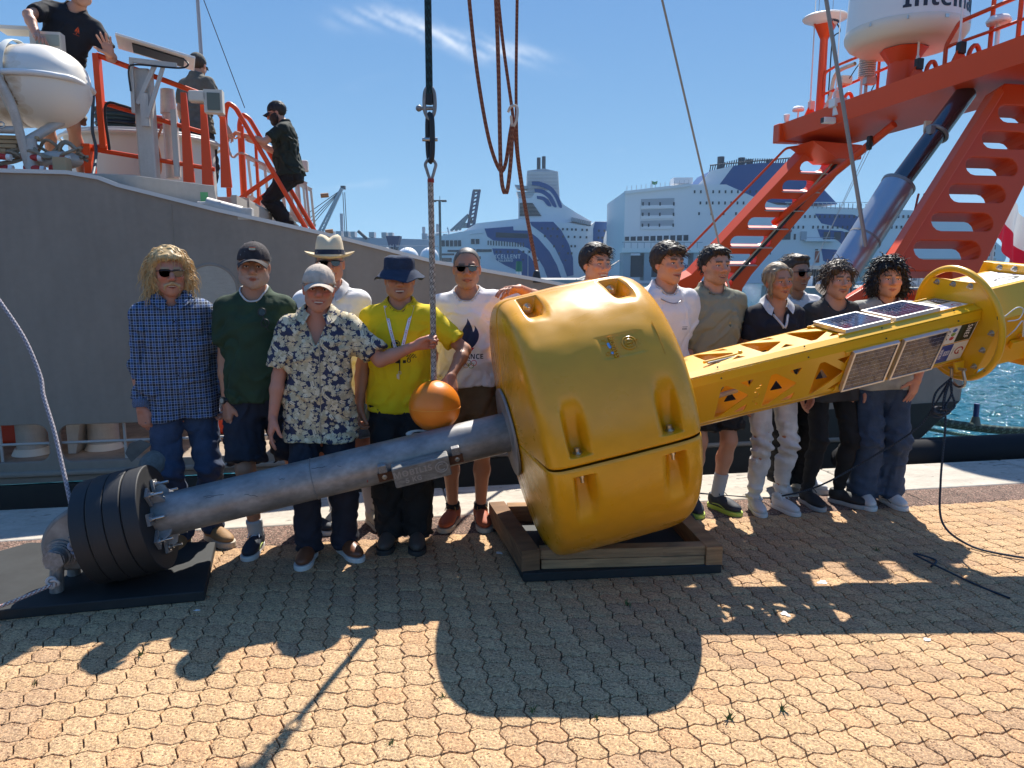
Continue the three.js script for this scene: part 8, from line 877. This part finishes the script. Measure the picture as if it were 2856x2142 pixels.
{ const sl = thing('lifting_sling', 'braided grey lifting sling with a wire thimble hanging down to the buoy tube', 'rope');
  obj('sling_rope', rope([[RX - 0.002, 2.12, RZ], [RX, 1.8, RZ], [RX, 1.24, RZ], [-0.435, 1.03, -4.06]], 0.0165), ropeMat('#968c7f', '#bdb3a4'), sl); obj('sling_tail', rope([[-0.43, 0.76, -4.02], [-0.44, 0.66, -3.88], [-0.445, 0.59, -3.79]], 0.0145), ropeMat('#968c7f', '#bdb3a4'), sl);
  obj('thimble', tube([[RX, 2.12, RZ], [RX - 0.022, 2.175, RZ], [RX - 0.027, 2.205, RZ], [RX, 2.232, RZ], [RX + 0.027, 2.205, RZ], [RX + 0.022, 2.175, RZ]], 0.0085, 60, 8, true), M_galv, sl); obj('whipping', cyl(0.018, 0.018, 0.02, RX, 2.115, RZ, 14), mat([0.3, 0.03, 0.02], 0.7), sl); obj('rope_knot', [new THREE.TorusKnotGeometry(0.035, 0.012, 60, 7, 2, 3).scale(1.6, 0.5, 0.8).translate(-0.50, 0.735, -3.98)], mat([0.5, 0.47, 0.42], 0.9), sl);
  const hk = thing('hook_shackle', 'black swivel shackle joining the sling to the green crane rope', 'shackle'); obj('bow', tube([[RX, 2.215, RZ], [RX + 0.012, 2.27, RZ + 0.012], [RX + 0.012, 2.42, RZ + 0.01], [RX, 2.46, RZ], [RX - 0.012, 2.42, RZ - 0.01], [RX - 0.012, 2.27, RZ - 0.012]], 0.0145, 60, 8, true), M_black, hk); obj('pin', rod([RX - 0.042, 2.33, RZ], [RX + 0.04, 2.33, RZ], 0.0105), M_steel, hk); obj('upper_bow', tube([[RX, 2.435, RZ], [RX + 0.026, 2.48, RZ], [RX + 0.024, 2.57, RZ], [RX, 2.60, RZ], [RX - 0.024, 2.57, RZ], [RX - 0.026, 2.48, RZ]], 0.0105, 60, 8, true), M_galv, hk); obj('upper_pin', [rod([RX - 0.06, 2.49, RZ], [RX + 0.035, 2.49, RZ], 0.01), sph(0.017, RX - 0.058, 2.49, RZ)], M_galv, hk); obj('spool', cyl(0.02, 0.02, 0.05, RX, 2.535, RZ, 14), M_black, hk);
  const gr = obj('crane_rope', rope([[RX, 2.56, RZ], [RX, 3.6, RZ], [RX, 5.2, RZ]], 0.019), ropeMat('#17302f', '#25464a')); tag(gr, 'dark green crane rope running up from the shackle', 'rope');
  const ball = thing('marker_ball', 'glossy orange plastic float ball threaded on the sling under a resting hand', 'ball', [-0.43, 0.888, -4.04]); obj('shell', new THREE.SphereGeometry(0.143, 56, 36), mat([0.80, 0.215, 0.012], 0.34, { bumpMap: rep(T_blot, 2), bumpScale: 0.0008 }), ball); obj('moulding_seam', new THREE.TorusGeometry(0.143, 0.0016, 6, 80).rotateX(Math.PI / 2 + 0.0).translate(0, -0.005, 0), mat([0.85, 0.36, 0.05], 0.4), ball);
  // orange ropes hanging in bights, and stays
  const or = ['#7a3f28', '#9a6a50'], T3 = (s, y, t) => toWorld(s, y, t);
  const hang = (label, pts, r) => { tag(obj('hanging_rope', rope(pts, r, 120), ropeMat(...or)), label, 'rope'); };
  const z = -6.4, X = (px) => (px - 1106) / 1593 * 6.4, Y = (py) => 1.63 + (585.7 - py) / 1593 * 6.4 * 1.02;
  hang('brown rope bight with the wider loop, hanging from the crane', [[X(1012), Y(-60), z], [X(1020), Y(60), z], [X(1036), Y(200), z], [X(1058), Y(320), z], [X(1080), Y(380), z], [X(1092), Y(370), z], [X(1102), Y(310), z], [X(1106), Y(290), z]], 0.016);
  hang('brown rope bight with the longer narrow loop, hanging from the crane', [[X(1066), Y(-60), z + 0.1], [X(1074), Y(60), z + 0.1], [X(1079), Y(200), z + 0.1], [X(1083), Y(380), z + 0.1], [X(1090), Y(428), z + 0.1], [X(1097), Y(420), z + 0.1], [X(1104), Y(360), z + 0.1], [X(1107), Y(300), z + 0.1]], 0.017);
  hang('brown crane rope slanting down from the crane to the vessel rail', [[X(1068), Y(-60), z - 0.1], [X(1085), Y(110), z - 0.1], [X(1108), Y(270), z - 0.1], [X(1125), Y(400), z - 0.2], [X(1165), Y(606), z - 0.3]], 0.014);
  hang('brown crane rope hanging straight down beside the loops to the vessel rail', [[X(1118), Y(-60), z - 0.05], [X(1115), Y(270), z - 0.05], [X(1129), Y(410), z - 0.2], [X(1168), Y(608), z - 0.3]], 0.013);
  const lash = obj('rope_lashing', [tube([[X(1098), Y(272), z + 0.1], [X(1104), Y(262), z + 0.12], [X(1116), Y(262), z + 0.1], [X(1116), Y(285), z + 0.12], [X(1108), Y(300), z + 0.1], [X(1104), Y(280), z + 0.12], [X(1106), Y(300), z + 0.08]], 0.011, 50, 7)], mat([0.55, 0.48, 0.42], 0.9)); tag(lash, 'pale lashing tying the brown rope bights together', 'lashing');
  const stay = (label, a, b, r, c) => tag(obj('wire_stay', rod(a, b, r, r, 8), mat(c, 0.5)), label, 'wire');
  stay('grey wire stay slanting down past the slotted far gantry leg', [X(1420), Y(-60), z - 0.6], [(1572 - 1106) / 1593 * 8.5, 1.63 - 0.2, -8.5], 0.011, [0.30, 0.28, 0.25]); stay('thick grey stay slanting down before the chrome ram', [(1705 - 1106) / 1593 * 8.6, 5.4, -8.6], [(1858 - 1106) / 1593 * 8.4, 1.9, -8.4], 0.022, [0.26, 0.24, 0.21]); stay('thin dark wire above the vessel deck', [-3.05, 5.4, -6.4], [-2.6, 3.2, -7.5], 0.004, [0.05, 0.05, 0.06]);
  const ff = thing('far_mooring_line', 'pale mooring line from the white ferry to the far quay', 'rope'); obj('line', tube([[9, 0.4, -104], [24, 3.0, -180], [42, 9, -255]], 0.14, 30, 6), mat([0.5, 0.46, 0.4], 0.9), ff);
  // ropes at the mooring end of the buoy and under the head
  const G = (n, label, pts, r, a, b, seg = 80) => tag(obj(n, rope(pts, r, seg), ropeMat(a, b)), label, 'rope');
  G('mooring_rope', 'pale lilac rope rising from the buoy shackle along the hull', [[-2.17, 0.22, -3.5], [-2.19, 0.33, -3.53], [-2.23, 0.42, -3.6], [-2.34, 0.68, -3.72], [-2.40, 0.82, -3.78], [-2.48, 0.98, -3.85], [-2.52, 1.08, -3.9], [-2.62, 1.28, -3.95], [-2.78, 1.5, -4.0]], 0.0105, '#948d92', '#bbb3b4');
  G('tag_line', 'white rope with red flecks pulled taut from the shackle over the mat', [[-2.24, 0.12, -3.40], [-2.36, 0.09, -3.27], [-2.6, 0.06, -2.98], [-2.9, 0.05, -2.7]], 0.0085, '#cfc4ba', '#b0736a');
  tag(obj('rope_knot', [new THREE.TorusKnotGeometry(0.016, 0.007, 60, 7, 2, 3).scale(1.2, 1.1, 1).translate(-2.245, 0.125, -3.415)], mat([0.55, 0.47, 0.42], 0.9)), 'knot joining the white tag line to the buoy shackle', 'knot'); tag(obj('rope_knot', [new THREE.TorusKnotGeometry(0.02, 0.009, 60, 7, 2, 3).translate(-2.175, 0.27, -3.505)], mat([0.35, 0.33, 0.37], 0.9)), 'knot of lilac rope at the shackle bolt', 'knot');
  const hd = ['#20242e', '#3d5060'];
  G('head_rope', 'dark flecked rope hanging from the head shackle down to the paving and away', [[2.66, 0.98, -4.43], [2.63, 0.85, -4.42], [2.65, 0.70, -4.42], [2.64, 0.35, -4.40], [2.65, 0.10, -4.36], [2.72, 0.018, -4.20], [2.85, 0.014, -4.05], [3.1, 0.014, -3.95], [3.6, 0.014, -3.86]], 0.0065, ...hd); G('head_rope', 'dark flecked rope leading from the head shackle back behind the shoes', [[2.66, 0.98, -4.43], [2.6, 0.84, -4.45], [2.52, 0.66, -4.5], [2.3, 0.42, -4.65], [2.05, 0.22, -4.75], [1.85, 0.10, -4.9], [1.75, 0.012, -5.15], [1.3, 0.012, -5.3], [1.1, 0.05, -5.5]], 0.006, ...hd);
  for (const [d, l] of [[-0.035, 'dark rope loop tied on the head shackle, outer turn'], [0.02, 'dark rope loop tied on the head shackle, inner turn']]) G('head_rope_loop', l, [[2.66, 0.99, -4.42], [2.61 + d, 0.9, -4.42], [2.60 + d, 0.8, -4.41], [2.635, 0.775, -4.41], [2.67 + d, 0.82, -4.41], [2.67, 0.9, -4.42], [2.66, 0.985, -4.43]], 0.0065, ...hd); tag(obj('rope_knot', new THREE.TorusKnotGeometry(0.028, 0.0085, 60, 7, 2, 3).scale(1.3, 0.8, 1).translate(2.61, 0.78, -4.42), mat([0.03, 0.035, 0.045], 0.8)), 'knot of dark rope under the head shackle', 'knot'); G('rope_tail', 'short dark rope end lying on the paving', [[2.33, 0.006, -3.9], [2.40, 0.012, -3.98], [2.30, 0.03, -4.02], [2.42, 0.006, -3.7], [2.5, 0.006, -3.5]], 0.0055, ...hd);
  const hw = G('hawser', 'thick green mooring hawser hanging over the water astern', [toWorld(3.9, 0.35, 1.6), toWorld(4.8, 0.06, 1.7), toWorld(5.6, -0.12, 1.9), toWorld(6.6, -0.26, 2.1), toWorld(8.4, -0.4, 2.6)], 0.05, '#26382f', '#4c6156', 120); G('hawser', 'thinner green line beside the mooring hawser', [toWorld(3.9, 0.2, 1.7), toWorld(5.2, -0.16, 2.0), toWorld(6.8, -0.48, 2.4)], 0.02, '#35584c', '#6f9486'); const pb = thing('rope_marker', 'blue tube marker standing on the green hawser', 'marker', toWorld(5.75, -0.1, 1.93)); obj('tube', cyl(0.03, 0.03, 0.16, 0, 0.15, 0, 12), mat([0.02, 0.05, 0.16], 0.5), pb); obj('wrap', cyl(0.06, 0.035, 0.1, 0, 0.03, 0, 12), mat([0.12, 0.14, 0.11], 0.8), pb);
  const fd = atQuay('fender', 'long black rubber fender between the quay edge and the stern', 'fender'); obj('tube', lathe([[0.001, 0], [0.07, 0.02], [0.13, 0.12], [0.145, 0.3], [0.145, 3.2], [0.12, 3.45], [0.05, 3.6], [0.001, 3.61]], 32).rotateZ(-Math.PI / 2).translate(2.9, 0.02, -0.33), mat([0.007, 0.007, 0.009], 0.75, { specularIntensity: 0.5 }), fd);
  // dropped straw-grey cap in the hand of the blond man
  const cap = thing('grey_cap', 'grey baseball cap held at the side of the blond person', 'cap', [-2.055, 0.575, -4.09]); const cm = cloth([0.20, 0.195, 0.18]); const cg = new THREE.SphereGeometry(0.075, 28, 14, 0, 6.29, 0, 1.6).scale(1, 0.8, 1.15); obj('crown', cg.rotateX(1.1).rotateZ(-0.5).translate(0.02, -0.03, 0.02), cm, cap); obj('visor', ext(shape([[-0.08, 0], [-0.06, 0.06], [0, 0.085], [0.06, 0.06], [0.08, 0]]), 0.004, 0.001).rotateX(0.3).rotateZ(0.7).translate(-0.045, 0.035, 0.015), cm, cap);
}
{ // rubber mats and the timber frame
  const slabM = mat([0.028, 0.032, 0.033], 0.7, { map: rep(galvTex, 0.8), bumpMap: T_blot, bumpScale: 0.002 }), m1 = thing('rubber_mat', 'dark rubber mat under the ballast discs of the buoy', 'mat'); const P = [[-1.75, -4.16], [-1.535, -3.48], [-2.46, -3.26], [-3.0, -3.3], [-3.1, -3.75], [-2.84, -4.15]]; obj('slab', ext(shape(P.map(([x, z]) => [x, -z])), 0.042, 0.004).rotateX(-Math.PI / 2).translate(0, 0.006, 0), slabM, m1);
  const m2 = thing('rubber_mat', 'black rubber mat under the timber frame and yellow float', 'mat'); obj('slab', ext(shape([[0.06, 3.70], [1.14, 3.82], [1.2, 4.78], [-0.12, 4.62]]), 0.04, 0.004).rotateX(-Math.PI / 2).translate(0, 0.006, 0), slabM, m2);
  const woodTex = grey(512, 512, (u, v) => { const g = tnoise(u * 0.25, v, 26, 61, 4), k = 0.78 + 0.34 * g + 0.2 * tnoise(u, v, 5, 62, 3); return [k, k * 0.94, k * 0.86]; }, 1, true), tim = (c) => mat(c, 0.85, { map: woodTex, bumpMap: rep(T_fine, 2), bumpScale: 0.002 });
  const fr = thing('timber_frame', 'rough timber frame cradling the yellow float', 'frame'); const bb = (a, b, w, h, c) => { const g = beam(a, b, w, h); obj('timber', uvBy(uvBox(g), (x, y, z) => x + z, (x, y, z) => y * 3 + z * 0.5), tim(c), fr); };
  bb([0.10, 0.105, -3.74], [-0.10, 0.105, -4.58], 0.10, 0.115, [0.30, 0.185, 0.105]); bb([1.10, 0.10, -3.82], [1.02, 0.10, -4.66], 0.09, 0.105, [0.55, 0.34, 0.18]); bb([0.155, 0.073, -3.80], [1.045, 0.073, -3.865], 0.075, 0.05, [0.60, 0.42, 0.25]); bb([0.15, 0.125, -3.81], [1.05, 0.125, -3.872], 0.075, 0.05, [0.54, 0.37, 0.22]); bb([-0.03, 0.10, -4.56], [0.96, 0.10, -4.62], 0.08, 0.1, [0.45, 0.29, 0.16]);
}
renderer.render(scene, camera);
